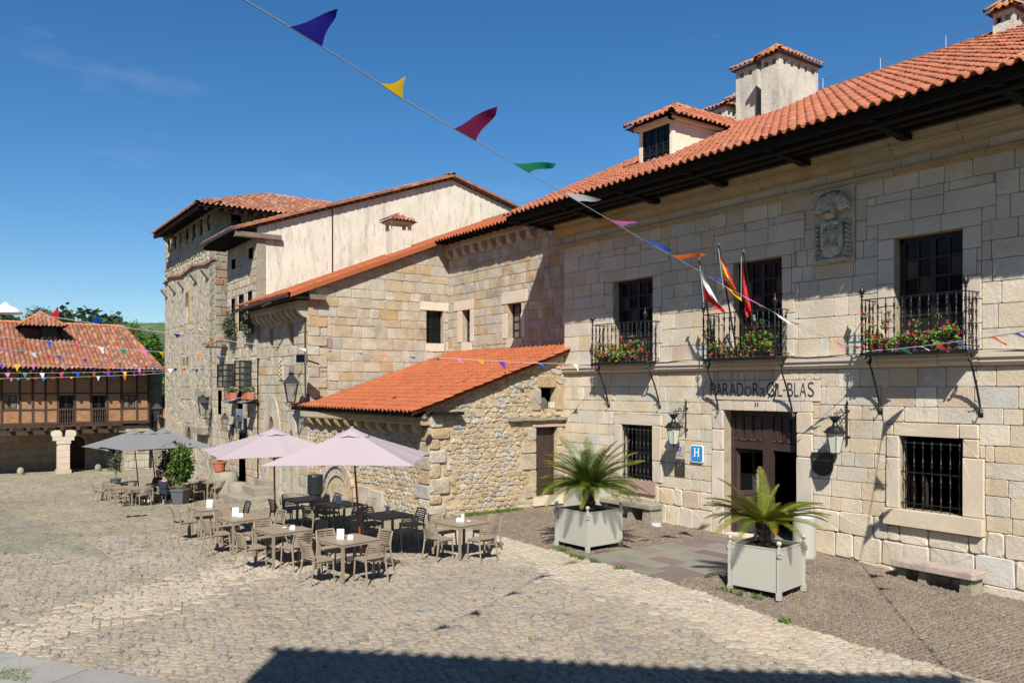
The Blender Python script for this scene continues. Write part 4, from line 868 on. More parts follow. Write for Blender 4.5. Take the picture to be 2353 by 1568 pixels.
# gable side facing the camera
W2h = [(-.69,.06,5.56,6.86,.3)]
W2h = [(S('z4',150,1232,X=-28.8).y,S('z4',298,1232,X=-28.8).y,5.56,6.88,.3)]
rs = (9.70-7.14)/(.08+6.23)
def RW(X,Y,dz=0): return Vector((X,Y,7.16+rs*(Y+6.23)+dz))
hp2 = [(-rs,1,RW(0,0).z-.10)]
wall(win,'side_wall',F2,(-5.48,.5,-1,9.8),W2h,M['mortar'],hp=hp2)
su2 = [(W2h[0][0]-.3,W2h[0][1]+.28,6.88,7.24),(W2h[0][0]-.05,W2h[0][1]+.05,5.22,5.56)]
q2 = []; v = -.6; k = 0; rq = random.Random(8)
while v < 6.3: hh = rq.uniform(.34,.46); q2.append((-5.5,-5.5+(.75 if k%2 else .45),v,v+hh)); v += hh; k += 1
emit(win,'wall_stone',ashlar(-5.48,.5,-.6,9.6,(.30,.46),(.34,.85),[W2h[0][:4]]+su2+q2,hp=[(-rs,1,RW(0,0).z-.13)],seed=75,gap=.011,ch=.035,jit=.012),F2,M['annex'],depth=.020,bev=.012,bulge=.003,limit=110,seed=76,proud=.009,tilt=.025)
blocks(win,'quoin_stone',F2,q2,M['annex'],depth=.05,bev=.02,seed=77,ch=.03); blocks(win,'window_stone',F2,su2,M['ashlar_smooth'],depth=.04,bev=.016,seed=78)
grw = panes(win,F2,W2h[0][0]+.0,W2h[0][1]-.0,5.56,6.88,.24,3,4,M['iron'],M['glass'],.03,'window')
MB().box(-5.5,-4.9,7.0,7.18,-.1,.3,fr=F2).build('eave_beam',M['oldwood'],win)
# front of the wing
W3L = S('s2',572,600,Y=-5.48).x
def slit(v,l,r,t,b): p = S(v,l,t,Y=-5.48); q = S(v,r,b,Y=-5.48); return (p.x,q.x,q.z,p.z)
s_a = slit('s2',696,737,524,760); s_b = slit('s2',904,957,468,725); dA = slit('z3',572,634,577,1150); d2 = slit('z3',765,802,700,1040)
H3 = [(*s_a,.3),(*s_b,.3),(*dA,.35),(d2[0],d2[1],-.6,d2[3],.3)]
wall(win,'front_wall',F3,(W3L,-28.8,-1.2,7.0),H3,M['mortar'])
def arch_fill(parent, fr, u0, u1, v1, rise, w0, w1, material, pointed=True, name='arch_stone'):
    """spandrel stones turning a square head into a pointed or round one"""
    cu = (u0+u1)/2; hw = (u1-u0)/2
    for sg in (-1,1):
        pts = [(cu+sg*hw*1.01, v1+.02),(cu+sg*hw*1.01, v1-rise)]
        for k in range(1,7):
            q = k/6; x = hw*(1-q) if pointed else hw*math.cos(q*math.pi/2)
            y = (math.sin(q*math.pi/2)**.9 if pointed else math.sin(q*math.pi/2)); pts.append((cu+sg*x, v1-rise+rise*y))
        pts.append((cu, v1+.02))
        if sg < 0: pts = pts[::-1]
        MB().prism(pts, fr, w0, w1, tint=.3+.2*sg).build(name, material, parent)
arch_fill(win,F3,*s_a[:2],s_a[3],.16,-.28,.035,M['annex'],False); arch_fill(win,F3,*s_b[:2],s_b[3],.18,-.28,.035,M['annex'],False); arch_fill(win,F3,*dA[:2],dA[3],.62,-.34,.05,M['annex']); arch_fill(win,F3,*d2[:2],d2[3],.35,-.28,.05,M['annex'])
ex3 = [h[:4] for h in H3]
vl = S('z3',520,700,Y=-5.48); vr = S('z3',680,700,Y=-5.48); vt = S('z3',600,388,Y=-5.48)
cu = (dA[0]+dA[1])/2; hw = (vr.x-vl.x)/2; hi = (dA[1]-dA[0])/2
arch_ex = (cu-hw,cu+hw,dA[3]-.95,vt.z-.25); ex3a = ex3+[(cu-hw*.99,cu+hw*.99,-1,dA[3]-.4),(cu-hw*.72,cu+hw*.72,dA[3]-.4,vt.z-.35),(cu-hw*.35,cu+hw*.35,vt.z-.4,vt.z-.1)]
c2u = (d2[0]+d2[1])/2; ex3a += [(c2u-.62,c2u+.62,-1,d2[3]-.1),(c2u-.4,c2u+.4,d2[3]-.1,d2[3]+.35),(c2u-.15,c2u+.15,d2[3]+.3,d2[3]+.6)]
crv = slit('s2',806,850,885,1090); ex3a.append(crv)
emit(win,'wall_stone',ashlar(W3L,-28.8,-1,6.4,(.32,.44),(.35,.75),ex3a,seed=79,gap=.010,ch=.03,jit=.010),F3,M['annex'],depth=.020,bev=.012,bulge=.002,limit=80,seed=80,proud=.008,tilt=.02)
for cu_, hw_, hi_, spring, top in ((cu,hw,hi,dA[3]-.62,vt.z),(c2u,.62,(d2[1]-d2[0])/2,d2[3]-.35,d2[3]+.66)):
    for sg in (-1,1):                                 # tall pointed voussoir slabs
        n_ = 5
        for k in range(n_):
            def pt(q, outer):
                if q <= 0: return (cu_+sg*(hw_ if outer else hi_), -1.0)
                a = (q)*math.pi/2
                if outer: return (cu_+sg*hw_*(1-q)**.75, spring+(top-spring)*math.sin(a)**.9)
                return (cu_+sg*hi_*(1-q), spring+(.62 if hi_ > .4 else .35)*math.sin(a)**.9)
            q0, q1 = k/n_-.2 if k == 0 else k/n_, (k+1)/n_
            if k == 0: poly = [(cu_+sg*hw_,-1),(cu_+sg*hw_,spring),(cu_+sg*hi_,spring),(cu_+sg*hi_,-1)]; MB().prism(poly if sg > 0 else poly[::-1],F3,-.01,.045,tint=.45).build('voussoir_stone',M['annex'],win)
            poly = [pt(max(q0,.001),False),pt(max(q0,.001),True),pt(q1,True),pt(q1,False)]
            MB().prism(poly if sg > 0 else poly[::-1],F3,-.01,.045,tint=.42+.05*k).build('voussoir_stone',M['annex'],win)
room(win,*s_a,.3,.8,F3); room(win,*s_b,.3,.8,F3); room(win,d2[0],d2[1],-.6,d2[3],.3,.9,F3)
MB().box(dA[0],dA[1],-1,dA[3],-.4,-.33,fr=F3).build('door_leaf',M['oldwood'],win)
mb = MB(); mb.box(crv[0],crv[1],crv[2],crv[3],-.01,.05,fr=F3)
for k in range(9): u = (crv[0]+crv[1])/2+.06*(-1)**k; v = crv[2]+.05+k*(crv[3]-crv[2])/9; mb.tube([F3.p(u-.05,v,.05),F3.p(u+.04,v+.05,.09),F3.p(u,v+.09,.05)],.03,5)
mb.build('carved_relief',mc,win)
moulding(win,'cornice_stone',W3L-.1,-28.8,[(-.01,6.72),(.36,6.72),(.38,6.78),(.38,6.96),(-.01,6.98)],(.7,1.3),M['cornice'],82,F3)
for i in range(10):
    X = W3L+.2+i*(-29.1-W3L-.1)/9; FXc = Frame((X,-5.48,0),(0,-1,0),(0,0,1),(1,0,0))
    MB().prism([(-.02,6.36),(.08,6.36),(.2,6.42),(.31,6.52),(.36,6.64),(.36,6.72),(-.02,6.72)],FXc,-.12,.12,tint=(i*.37)%1).build('corbel_stone',M['annex'],win)
# steps and small base things at the pointed door
st = thing('stone_steps','worn stone steps leading up to the pointed doorway','steps',(cu,-6.4,G(cu,-6.4)))
for i,(w_,d_,h_) in enumerate(((2.3,1.75,.32),(1.5,1.0,.62),(1.1,.5,.85))):
    z0 = G(cu,-6.4)-.1; MB().box(cu-.75,cu-.75+w_,-5.48-d_,-5.46,z0,z0+h_).build('step',M['quoin'],st)
# roof of the wing
ry2 = 5.8
MB().add([RW(W3L-.2,-6.2,-.04),RW(-28.55,-6.2,-.04),RW(-28.55,ry2,-.04),RW(W3L-.2,ry2,-.04)],[(0,1,2,3)]).add([RW(-28.56,-.25,-.04),RW(-20.6,-.25,-.04),RW(-20.6,ry2,-.04),RW(-28.56,ry2,-.04)],[(0,1,2,3)]).add([RW(W3L-.2,ry2,-.04),RW(-20.6,ry2,-.04),(-20.6,ry2+7,9),(W3L-.2,ry2+7,9)],[(0,1,2,3)]).build('roof',M['tile_deck'],win)
slw = math.hypot(1,rs)
def kW(u,v): X = W3L-.25+u; Y = -6.26+v/slw; return (X < -28.5 or Y > -.3) and Y < ry2
roof_tiles(win,RW(W3L-.25,-6.26),(1,0,0),(0,1,rs),int((-20.9-W3L)/.23),int((ry2+6.26)*slw/.36)+1,.23,.36,M['tile_new'],h=.07,lift=.035,keep=kW,limit=200,seed=85)
MB().add([RW(-28.5,-6.26,-.12),RW(-28.5,-.2,-.12),RW(-28.5,-.2,.06),RW(-28.5,-6.26,.06),RW(-28.75,-.2,.08),RW(-28.75,-6.26,.08)],[(0,1,2,3),(3,2,4,5)]).build('verge_tile_band',M['tile_new'],win)
ridge(win,RW(W3L,ry2,.03),RW(-20.8,ry2,.03),M['tile_new'],.12)
MB().tube([(W3L-.3,-6.32,7.02),(-28.7,-6.32,7.10)],.07,8).build('gutter',M['copper'],win); MB().box(W3L,-28.55,-6.22,-5.5,7.0,7.07).build('eaves_board',M['darkwood'],win); MB().box(-28.5,-20.9,-.2,.45,9.60,9.66).build('eaves_board',M['darkwood'],win)
for a in (0.02,.75): X = W3L+a*(-28.9-W3L); MB().tube([(X,-6.32,7.0),(X-.55,-6.5,6.85)],.045,7).build('gutter_spout',M['copper'],win)
mb = MB()
for X in np.arange(-28.4,-20.9,.45): mb.box(X,X+.08,-.22,.3,9.52,9.6)
mb.build('rafter_ends',M['darkwood'],win)
MB().tube([(-28.9,-5.56,6.6),(-28.92,-5.56,5.0),(-28.88,-5.57,3.0)],.018,5).build('wall_cable',M['darkwood'],win)
# small chimney and skylight on the wing roof
cp = roofpt('D',915,583,(RW(0,0).z,rs)); ct = S('s5',945,1290,X=cp.x).z
def small_chimney(parent, c, w_, d_, zb, zt, tmat):
    mb = MB(); mb.box(c.x-w_/2,c.x+w_/2,c.y-d_/2,c.y+d_/2,zb,zt-.28)
    for sx in (-1,1):
        for sy in (-1,1): mb.box(c.x+sx*(w_/2-.05)-.06,c.x+sx*(w_/2-.05)+.06,c.y+sy*(d_/2-.05)-.06,c.y+sy*(d_/2-.05)+.06,zt-.28,zt)
    mb.box(c.x-w_/2-.1,c.x+w_/2+.1,c.y-d_/2-.1,c.y+d_/2+.1,zt,zt+.08); o = mb.build('chimney',M['cream'],parent)
    x0,x1,y0,y1 = c.x-w_/2-.22,c.x+w_/2+.22,c.y-d_/2-.22,c.y+d_/2+.22; a = (c.x,c.y,zt+.42); z = zt+.08
    MB().add([(x0,y0,z),(x1,y0,z),(x1,y1,z),(x0,y1,z),a],[(0,1,4),(1,2,4),(2,3,4),(3,0,4),(3,2,1,0)]).build('chimney_cap',M['tile_deck'],o)
    tri_tiles(o,(x0,y0,z),(x1,y0,z),a,a,.17,.26,tmat,91,.05,30,'cap_tile'); tri_tiles(o,(x1,y0,z),(x1,y1,z),a,a,.17,.26,tmat,92,.05,30,'cap_tile')
small_chimney(win,cp,.62,.9,cp.z-.5,ct,M['tile_old'])
sp = roofpt('z4',735,125,(RW(0,0).z,rs)); FK = [RW(sp.x-.3,sp.y-.45,.10),RW(sp.x+.3,sp.y-.45,.10),RW(sp.x+.3,sp.y+.4,.38),RW(sp.x-.3,sp.y+.4,.38)]
MB().tube(FK+[FK[0]],.05,4).build('skylight_frame',M['iron'],win); MB().quad(*FK).build('skylight_glass',M['curtainglass'],win)

# ================================================================= CREAM GABLED HOUSE
cg = thing('cream_gabled_house','tall house with cream plastered gable wall and grey stone front under dark eaves','house',(-36,0,-1))
GX = -34.3; FCg = Frame((GX,0,0),(0,1,0),(0,0,1),(1,0,0)); FH = Frame((0,-5.6,0),(1,0,0),(0,0,1),(0,-1,0))
pk = S('s5',1250,1012,X=GX); el = S('z2',855,440,X=GX); er = S('s5',1640,1200,X=GX); lt = S('z2',690,400,X=GX)
s3 = (pk.z-lt.z)/(pk.y-lt.y); s3r = (er.z-pk.z)/(er.y-pk.y)
wall(cg,'gable_wall',FCg,(-5.6,er.y+2,5,pk.z+1),[],M['cream'],hp=[(-s3,1,pk.z-s3*pk.y-.18),(-s3r,1,pk.z-s3r*pk.y-.18)])
MB().box(-5.62,-5.25,5,10.1,-.01,.03,fr=FCg).build('corner_strip',M['quoin'],cg)
yl = S('z2',1425,265,X=GX).y; MB().box(yl-.03,yl+.03,7,pk.z-.2+s3*(yl-pk.y),-.01,.02,fr=FCg).build('wall_joint',M['copper'],cg)
HLX = S('s2',245,250,Y=-5.6).x
def rect(v,l,t,r_,b,pl,k): p = S(v,l,t,**pl); q = S(v,r_,b,**pl); return (p[k],q[k],q.z,p.z)
Yh = dict(Y=-5.6)
u1_ = rect('s2',285,230,325,498,Yh,0); u2_ = rect('s2',364,190,420,560,Yh,0); u3_ = rect('s2',462,150,512,440,Yh,0)
l1_ = rect('s2',252,930,315,1165,Yh,0); l2_ = rect('s2',440,895,505,1160,Yh,0); sq1 = rect('z2',655,645,685,710,Yh,0); sq2 = rect('z2',785,560,818,630,Yh,0)
dd_ = rect('s3',1045,880,1140,1500,Yh,0); dd_ = (dd_[0],dd_[1],-1.2,dd_[3]); sd_ = rect('s3',765,330,815,650,Yh,0); bd_ = rect('s2',360,1165,412,1450,Yh,0)
HLX2 = S('s3',690,600,Y=-5.6).x
HH = [(*u1_,.15),(*u2_,.15),(*u3_,.15),(*l1_,.2),(*l2_,.2),(*sq1,.2),(*sq2,.2),(*dd_,.3),(*sd_,.25),(*bd_,.2)]
hlz = 5.75
wall(cg,'front_wall',FH,(HLX,GX,-1.6,10.15),HH,M['mortar']); wall(cg,'front_wall',FH,(HLX2,HLX,-1.6,hlz),HH,M['mortar'])
exh = [h[:4] for h in HH]
emit(cg,'wall_stone',ashlar(HLX,GX,-1.6,10.1,(.28,.46),(.3,.8),exh,seed=95,gap=.008,ch=.03,jit=.012),FH,M['annex'],depth=.02,bev=.02,bulge=.004,limit=110,seed=96,proud=.012)
emit(cg,'wall_stone',ashlar(HLX2,HLX,-1.6,hlz,(.28,.46),(.3,.8),exh,seed=97,gap=.008,ch=.03,jit=.012),FH,M['annex'],depth=.02,bev=.02,bulge=.004,limit=60,seed=98,proud=.012)
MB().quad((HLX,-5.6,-1),(HLX,6,-1),(HLX,6,11),(HLX,-5.6,10.1)).quad((HLX,-5.6,10.1),(HLX,6,11),(HLX,4,13.8),(HLX,0,12.2)).build('side_wall',M['mortar'],cg)
for h,c_,r_ in ((u1_,2,4),(u3_,2,4),(u2_,2,5),(l1_,2,4),(l2_,2,4)): panes(cg,FH,*h,.12,c_,r_,M['blackwood'],M['glass'],.05)
for h in (sq1,sq2,sd_,bd_,dd_): room(cg,*h,.2,.7,FH)
for h,sg in ((l1_,1),(l2_,1)):                        # opened casements
    for s_ in (0,1):
        u = h[0] if s_ == 0 else h[1]; an = R_(97 if s_ == 0 else 86); FW = Frame(FH.p(u,0,.02),(-math.cos(an),-math.sin(an),0),(0,0,1),(math.sin(an),-math.cos(an),0))
        W_ = .52; mb = MB(); 
        for a,b in ((0,.06),(W_-.06,W_)): mb.box(a,b,h[2],h[3],0,.05,fr=FW)
        for k in range(5): z = h[2]+(h[3]-h[2])*k/4; mb.box(0,W_,z-.025,z+.025,.005,.045,fr=FW)
        ca = mb.build('open_casement',M['blackwood'],cg); MB().box(.05,W_-.05,h[2]+.03,h[3]-.03,.02,.03,fr=FW).build('pane',M['clearglass'],ca)
MB().box(HLX-.4,GX+.0,-5.66,-5.6,3.1,3.16).build('shop_cable',M['darkwood'],cg)
# roofs
EY3 = -6.55; rz = lambda Y: pk.z+s3*(Y-pk.y); rzr = lambda Y: pk.z+s3r*(Y-pk.y); XA, XB = HLX-.6, GX+.18; YB = er.y+1.6
MB().add([(XA,EY3,rz(EY3)-.04),(XB,EY3,rz(EY3)-.04),(XB,pk.y,pk.z-.04),(XA,pk.y,pk.z-.04),(XB,YB,rzr(YB)-.04),(XA,YB,rzr(YB)-.04)],[(0,1,2,3),(3,2,4,5)]).build('roof',M['tile_deck'],cg)
MB().box(XA,GX,EY3+.03,-5.6,rz(EY3)-.16,rz(EY3)-.08).build('soffit_board',M['darkwood'],cg)
for X in np.arange(XA+.1,GX,.42): MB().box(X,X+.1,EY3,-5.55,rz(EY3)-.26,rz(EY3)-.10).build('rafter',M['darkwood'],cg)
MB().tube([(XA-.1,EY3-.08,rz(EY3)-.02),(XB,EY3-.08,rz(EY3)-.02)],.08,8).build('gutter',M['ironplate'],cg)
MB().box(GX-.1,GX+.2,EY3,-4.6,rz(EY3)-.32,rz(EY3)-.12).build('eave_beam',M['oldwood'],cg)
sl3 = math.hypot(1,s3)
roof_tiles(cg,(XA,EY3-.04,rz(EY3-.04)),(1,0,0),(0,1,s3),int((XB-XA)/.23),int((pk.y-EY3)*sl3/.34)+1,.23,.34,M['tile_old'],h=.07,lift=.04,limit=200,seed=101)
sl3r = math.hypot(1,s3r)
roof_tiles(cg,(XB,YB,rzr(YB)),(-1,0,0),(0,-1,-s3r),int((XB-XA)/.23),int((YB-pk.y)*sl3r/.34)+1,.23,.34,M['tile_old'],h=.07,lift=.04,limit=40,seed=102)
for (ya,za,yb_,zb_) in ((EY3,rz(EY3),pk.y,pk.z),(pk.y,pk.z,YB,rzr(YB))):   # scalloped verge tiles seen from below
    n_ = int(math.hypot(yb_-ya,zb_-za)/.34)
    for i in range(n_):
        q = i/n_; y = ya+(yb_-ya)*q; z = za+(zb_-za)*q; L = (yb_-ya)/n_; dz = (zb_-za)/n_
        mb = MB(); K = 5; vs = []
        for xx in (XB-.12,XB+.06):
            for k in range(K): a = math.pi*k/(K-1); vs.append((xx,y+L*.5-L*.5*math.cos(a),z+dz*(.5-.5*math.cos(a))-.10-.05*math.sin(a)*1.))
            
        fs = [(k,k+1,K+k+1,K+k) for k in range(K-1)]
        mb.add(vs,fs,random.Random(i).random()); up_ = .025 if (dz > 0) == (L > 0) else -.0; lo_, hi_ = (.03,0) if dz > 0 else (0,.03); mb.prism([(y,z-.06),(y+L*.97,z+dz*.97-.06),(y+L*.97,z+dz*.97+.035+hi_),(y,z+.035+lo_)],FCg,XB-.12-GX,XB+.06-GX,tint=random.Random(i+7).random()); mb.build('verge_tile',M['tile_old'],cg)
ridge(cg,(XA,pk.y,pk.z+.04),(XB,pk.y,pk.z+.04),M['tile_old'],.13)
# pent roof of the lower part
p0 = S('s2',0,575,Y=-6.5); pz = hlz-.02; PX0 = S('s2',-5,560,Y=-6.5).x; PX1 = HLX+.1
MB().add([(PX0,-6.5,pz-.05),(PX1,-6.5,pz-.05),(PX1,-4.0,pz+.95),(PX0,-4.0,pz+.95)],[(0,1,2,3)]).box(PX0,PX1,-6.45,-5.6,pz-.12,pz-.06).build('pent_roof',M['tile_deck'],cg)
roof_tiles(cg,(PX0,-6.55,pz-.02),(1,0,0),(0,1,.40),int((PX1-PX0)/.23),8,.23,.34,M['tile_old'],h=.07,lift=.04,limit=50,seed=103)
# ================================================================= TOWER
tow = thing('medieval_tower','tall medieval stone tower with worn white render, brick band and broad hipped tile roof','tower',(-50,0,-1.5))
TY = -4.8; TXL = S('D',379,800,Y=TY).x; TXR = S('D',493,700,Y=TY).x; FT = Frame((0,TY,0),(1,0,0),(0,0,1),(0,-1,0)); FT2 = Frame((TXR,0,0),(0,1,0),(0,0,1),(1,0,0))
EYt = TY-1.15; ecl = S('D',350,541,Y=EYt); ecr = S('D',472.5,455,Y=EYt); ET = (ecl.z+ecr.z)/2; wt = ET+.27
Yt = dict(Y=TY)
holes = []
for (a,b,t,bb) in ((155,182,500,585),(207,228,475,560),(250,270,450,545),(298,322,405,520),(350,375,375,490),(404,430,340,455),(463,488,305,420)):
    p = S('z2',a,t,**Yt); q = S('z2',b,bb,**Yt); holes.append((p.x,q.x,q.z,wt-.22,.10))
dt = rect('s1',1462,310,1570,940,Yt,0); dt = (dt[0],dt[1],-2.2,dt[3]); gw = rect('z2',300,900,330,1120,Yt,0); nw = rect('s3',520,410,640,830,Yt,0)
tw = [rect('z2',283,1395,299,1500,Yt,0),rect('z2',308,1385,326,1500,Yt,0)]
holes += [(*dt,.5),(*gw,.35),(*nw,.3)]+[(*t_,.35) for t_ in tw]
wall(tow,'front_wall',FT,(TXL,TXR,-2.6,wt),holes,M['tower_render'])
for h in holes[:7]: room(tow,*h[:4],.10,1.5,FT)
room(tow,*gw,.35,.8,FT); 
for t_ in tw: room(tow,*t_,.35,.8,FT)
for h in [gw]+tw+[dt]: arch_fill(tow,FT,h[0],h[1],h[3],(h[1]-h[0])*.9,-.33,.03,M['quoin'])
band = S('z2',310,735,**Yt).z; mid = S('z2',310,1150,**Yt).z; midb = S('z2',300,1230,**Yt).z
P = cells(TXL,TXR,band,wt,.42,.27,jit=.3,gap=.08,seed=15); c = P.mean(1); kp = (c[:,0] > TXL+.1)&(c[:,0] < TXR-.1)&(c[:,1] < wt-.1)
exT = [h[:4] for h in holes]
def notin(c, exs, m=.08):
    k = np.ones(len(c), bool)
    for a,b,d,e in exs: k &= ~((c[:,0] > a-m)&(c[:,0] < b+m)&(c[:,1] > d-m)&(c[:,1] < e+m))
    return k
qz = []
v = -2.4; k = 0; rq = random.Random(18)
while v < wt-.2: hh = rq.uniform(.34,.5); qz.append((TXR-(.85 if k%2 else .55),TXR+.01,v,min(v+hh,wt))); v += hh; k += 1
emit(tow,'rubble_stone',P[kp&notin(c,exT+qz)],FT,M['tower'],depth=.03,bev=.04,bulge=.006,limit=150,seed=111,proud=.02,tilt=.12)
P = cells(TXL,TXR,-2.4,mid,.40,.27,jit=.3,gap=.10,seed=16); c = P.mean(1); kp = (c[:,0] > TXL+.1)&(c[:,0] < TXR-.1); sel = (np.random.default_rng(2).random(len(P)) < .30)|(c[:,1] > midb)
emit(tow,'rubble_stone',P[kp&sel&notin(c,exT+qz,.14)],FT,M['tower'],depth=.015,bev=.03,bulge=.004,limit=100,seed=112,proud=.015,tilt=.08)
P = cells(TXL,TXR,mid,band,.40,.27,jit=.3,gap=.10,seed=17); c = P.mean(1); kp = (c[:,0] > TXL+.1)&(c[:,0] < TXR-.1)&(np.random.default_rng(3).random(len(P)) < .08)
emit(tow,'rubble_stone',P[kp&notin(c,exT+qz,.14)],FT,M['tower'],depth=.02,bev=.03,bulge=.01,limit=40,seed=113,proud=.02)
blocks(tow,'quoin_stone',FT,qz,M['quoin'],depth=.06,bev=.02,seed=114,ch=.03)
blocks(tow,'arch_stone',FT,[(gw[0]-.38,gw[0],gw[2]-.1,gw[3]+.3),(gw[1],gw[1]+.38,gw[2]-.1,gw[3]+.3),(gw[0],gw[1],gw[3]+.02,gw[3]+.5),(dt[0]-.75,dt[0],-1.8,dt[3]+.2),(dt[1],dt[1]+.8,-1.8,dt[3]+.2),(dt[0]-.45,dt[1]+.45,dt[3]+.21,dt[3]+1.0),(tw[0][0]-.5,tw[1][1]+.5,tw[0][2]-1.6,tw[0][2]-.9),(tw[0][0]-.5,tw[1][1]+.5,tw[0][2]-.88,tw[0][2]-.1),(tw[0][0]-.4,tw[0][0],tw[0][2],tw[0][3]+.2),(tw[1][1],tw[1][1]+.4,tw[0][2],tw[0][3]+.2)],M['annex'],depth=.03,bev=.015,seed=115,ch=.06)
rb = random.Random(3); x = TXL
while x < TXR-.1:
    L = rb.uniform(.22,.36); z = band+.10*math.sin((x-TXL)*1.1)+(.0 if x > TXL+.8 else -.12)
    MB().box(x,x+L-.015,z-.05,z+.05,-.01,.13+rb.uniform(-.02,.02),fr=FT,tint=rb.random()).build('band_brick',M['tile_old'],tow); x += L
for (a,b) in ((160,885),(222,850),(290,820),(385,765),(475,735)):      # projecting corbels
    p = S('z2',a,b,Y=TY); FXc = Frame((p.x,TY,p.z),(0,-1,0),(0,0,1),(1,0,0))
    MB().prism([(0,-.38),(.08,-.36),(.30,-.08),(.38,.04),(.36,.11),(0,.11)],FXc,-.17,.17).build('corbel_stone',M['quoin'],tow)
MB().box(dt[0],dt[1],-2,dt[3],-.5,-.42,fr=FT).build('door_leaf',M['redwood'],tow)
nb = MB().box(nw[0]-.2,nw[1]+.2,nw[3],nw[3]+.3,0,.22,fr=FT).box(nw[0]-.15,nw[1]+.15,nw[2]-.35,nw[2],0,.35,fr=FT).build('niche_ledge',M['quoin'],tow); MB().box(nw[0],nw[1],nw[2],nw[3],-.3,-.25,fr=FT).build('niche_panel',M['quoin'],tow)
TD = 13.0
wall(tow,'side_wall',FT2,(TY,TY+TD,-2.6,wt),[(S('z2',650,350,X=TXR).y,S('z2',735,350,X=TXR).y,S('z2',690,395,X=TXR).z,wt-.3,.4)],M['tower_render'])
hy = (S('z2',650,350,X=TXR).y,S('z2',735,350,X=TXR).y,S('z2',690,395,X=TXR).z,wt-.3); MB().quad(FT2.p(hy[0],hy[2],-.3),FT2.p(hy[1],hy[2],-.3),FT2.p(hy[1],hy[3],-.3),FT2.p(hy[0],hy[3],-.3)).build('tower_pane',M['glass'],tow)
emit(tow,'side_stone',ashlar(TY,TY+TD,-2,wt,(.34,.5),(.45,.9),[hy],seed=19,gap=.012,ch=.04,jit=.015),FT2,M['quoin'],depth=.05,bev=.02,bulge=.01,limit=60,seed=116,proud=.02)
MB().quad((TXL,TY,-2.6),(TXL,TY+TD,-2.6),(TXL,TY+TD,wt),(TXL,TY,wt)).quad((TXL,TY+TD,-2.6),(TXR,TY+TD,-2.6),(TXR,TY+TD,wt),(TXL,TY+TD,wt)).build('rear_wall',M['tower'],tow)
ov = 1.15; x0,x1,y0,y1 = ecl.x,TXR+ov,EYt,TY+TD+ov; ap = S('z2',1050,135,X=(x0+x1)/2); rh = None
W_ = min(x1-x0,y1-y0)/2; cy_ = (y0+y1)/2; cx_ = (x0+x1)/2
half = (y1-y0)/2-W_ if (y1-y0) > (x1-x0) else 0; tz = ET+W_*.40
if (x1-x0) < (y1-y0): r0 = Vector((cx_,y0+W_,tz)); r1 = Vector((cx_,y1-W_,tz))
else: r0 = Vector((x0+W_,cy_,tz)); r1 = Vector((x1-W_,cy_,tz))
c_ = [Vector((x0,y0,ET)),Vector((x1,y0,ET)),Vector((x1,y1,ET)),Vector((x0,y1,ET))]
dn = Vector((0,0,-.06))
if (x1-x0) < (y1-y0): faces = [(0,1,4),(1,2,5,4),(2,3,5),(3,0,4,5)]; sides = [(c_[0],c_[1],r0,r0),(c_[1],c_[2],r1,r0)]
else: faces = [(0,1,5,4),(1,2,5),(2,3,4,5),(3,0,4)]; sides = [(c_[0],c_[1],r1,r0),(c_[1],c_[2],r1,r1)]
MB().add([q+dn for q in c_+[r0,r1]],faces).build('roof',M['tile_deck'],tow)
for i,s_ in enumerate(sides): tri_tiles(tow,*s_,.27,.42,M['tile_old'],120+i,.09,120,lift=.05)
for a,b in ((c_[1],r0 if (x1-x0)<(y1-y0) else r1),(c_[0],r0),(r0,r1)): ridge(tow,a+Vector((0,0,.05)),b+Vector((0,0,.05)),M['tile_old'],.16,.45)
for X in np.arange(x0+.2,x1,.5): MB().prism([(y0+.03,ET-.10),(y0+.03,ET-.24),(TY+.1,ET+.24),(TY+.1,ET+.38)][::-1],Frame((X,0,0),(0,1,0),(0,0,1),(1,0,0)),0,.16).build('rafter',M['darkwood'],tow)
for Y in np.arange(y0+.5,y0+9,.5): MB().prism([(x1-.03,ET-.10),(x1-.03,ET-.24),(TXR-.1,ET+.24),(TXR-.1,ET+.38)],Frame((0,Y,0),(1,0,0),(0,0,1),(0,-1,0)),0,.16).build('rafter',M['darkwood'],tow)
MB().box(TXL,TXR+.05,TY-.12,TY+.1,wt-.15,wt-.02).box(TXR-.1,TXR+.12,TY,TY+8,wt-.15,wt-.02).build('wall_plate',M['darkwood'],tow)

# ================================================================= HALF-TIMBERED HOUSE
hh_ = thing('half_timbered_house','low half-timbered brick house with jettied upper floor over a stone portico','house',(-62,-12,-1.9))
XH = -61.5; FHt = Frame((XH,0,0),(0,1,0),(0,0,1),(1,0,0)); Xh = dict(X=XH)
def hv(x,y): p = S('z1',x,y,**Xh); return p.y, p.z
yR = hv(940,850)[0]; yL = hv(-60,850)[0]-3; zj = hv(300,1015)[1]; ze = hv(300,668)[1]; FJ = Frame((XH+.55,0,0),(0,1,0),(0,0,1),(1,0,0)); Xj = dict(X=XH+.55)
def jv(x,y): p = S('z1',x,y,**Xj); return p.y, p.z
zj = jv(300,1018)[1]; yRj = jv(940,850)[0]; zc = jv(300,818)[1]; zs = jv(300,920)[1]; ze = jv(300,690)[1]; jl = jv(-60,800)[0]-3
hw_ = []
for l,r_,t,b in ((12,108,828,918),(370,466,828,1008),(580,668,828,1005),(772,855,825,912)):
    a = jv(l,t); q = jv(r_,b); hw_.append((a[0],q[0],q[1],a[1],.2))
wall(hh_,'brick_wall',FJ,(jl,yRj,zj,ze+.5),hw_,M['brickmortar'])
posts = [10,125,207,287,365,470,575,675,765,863,935]; py_ = [jv(x,800)[0] for x in posts]
mb = None
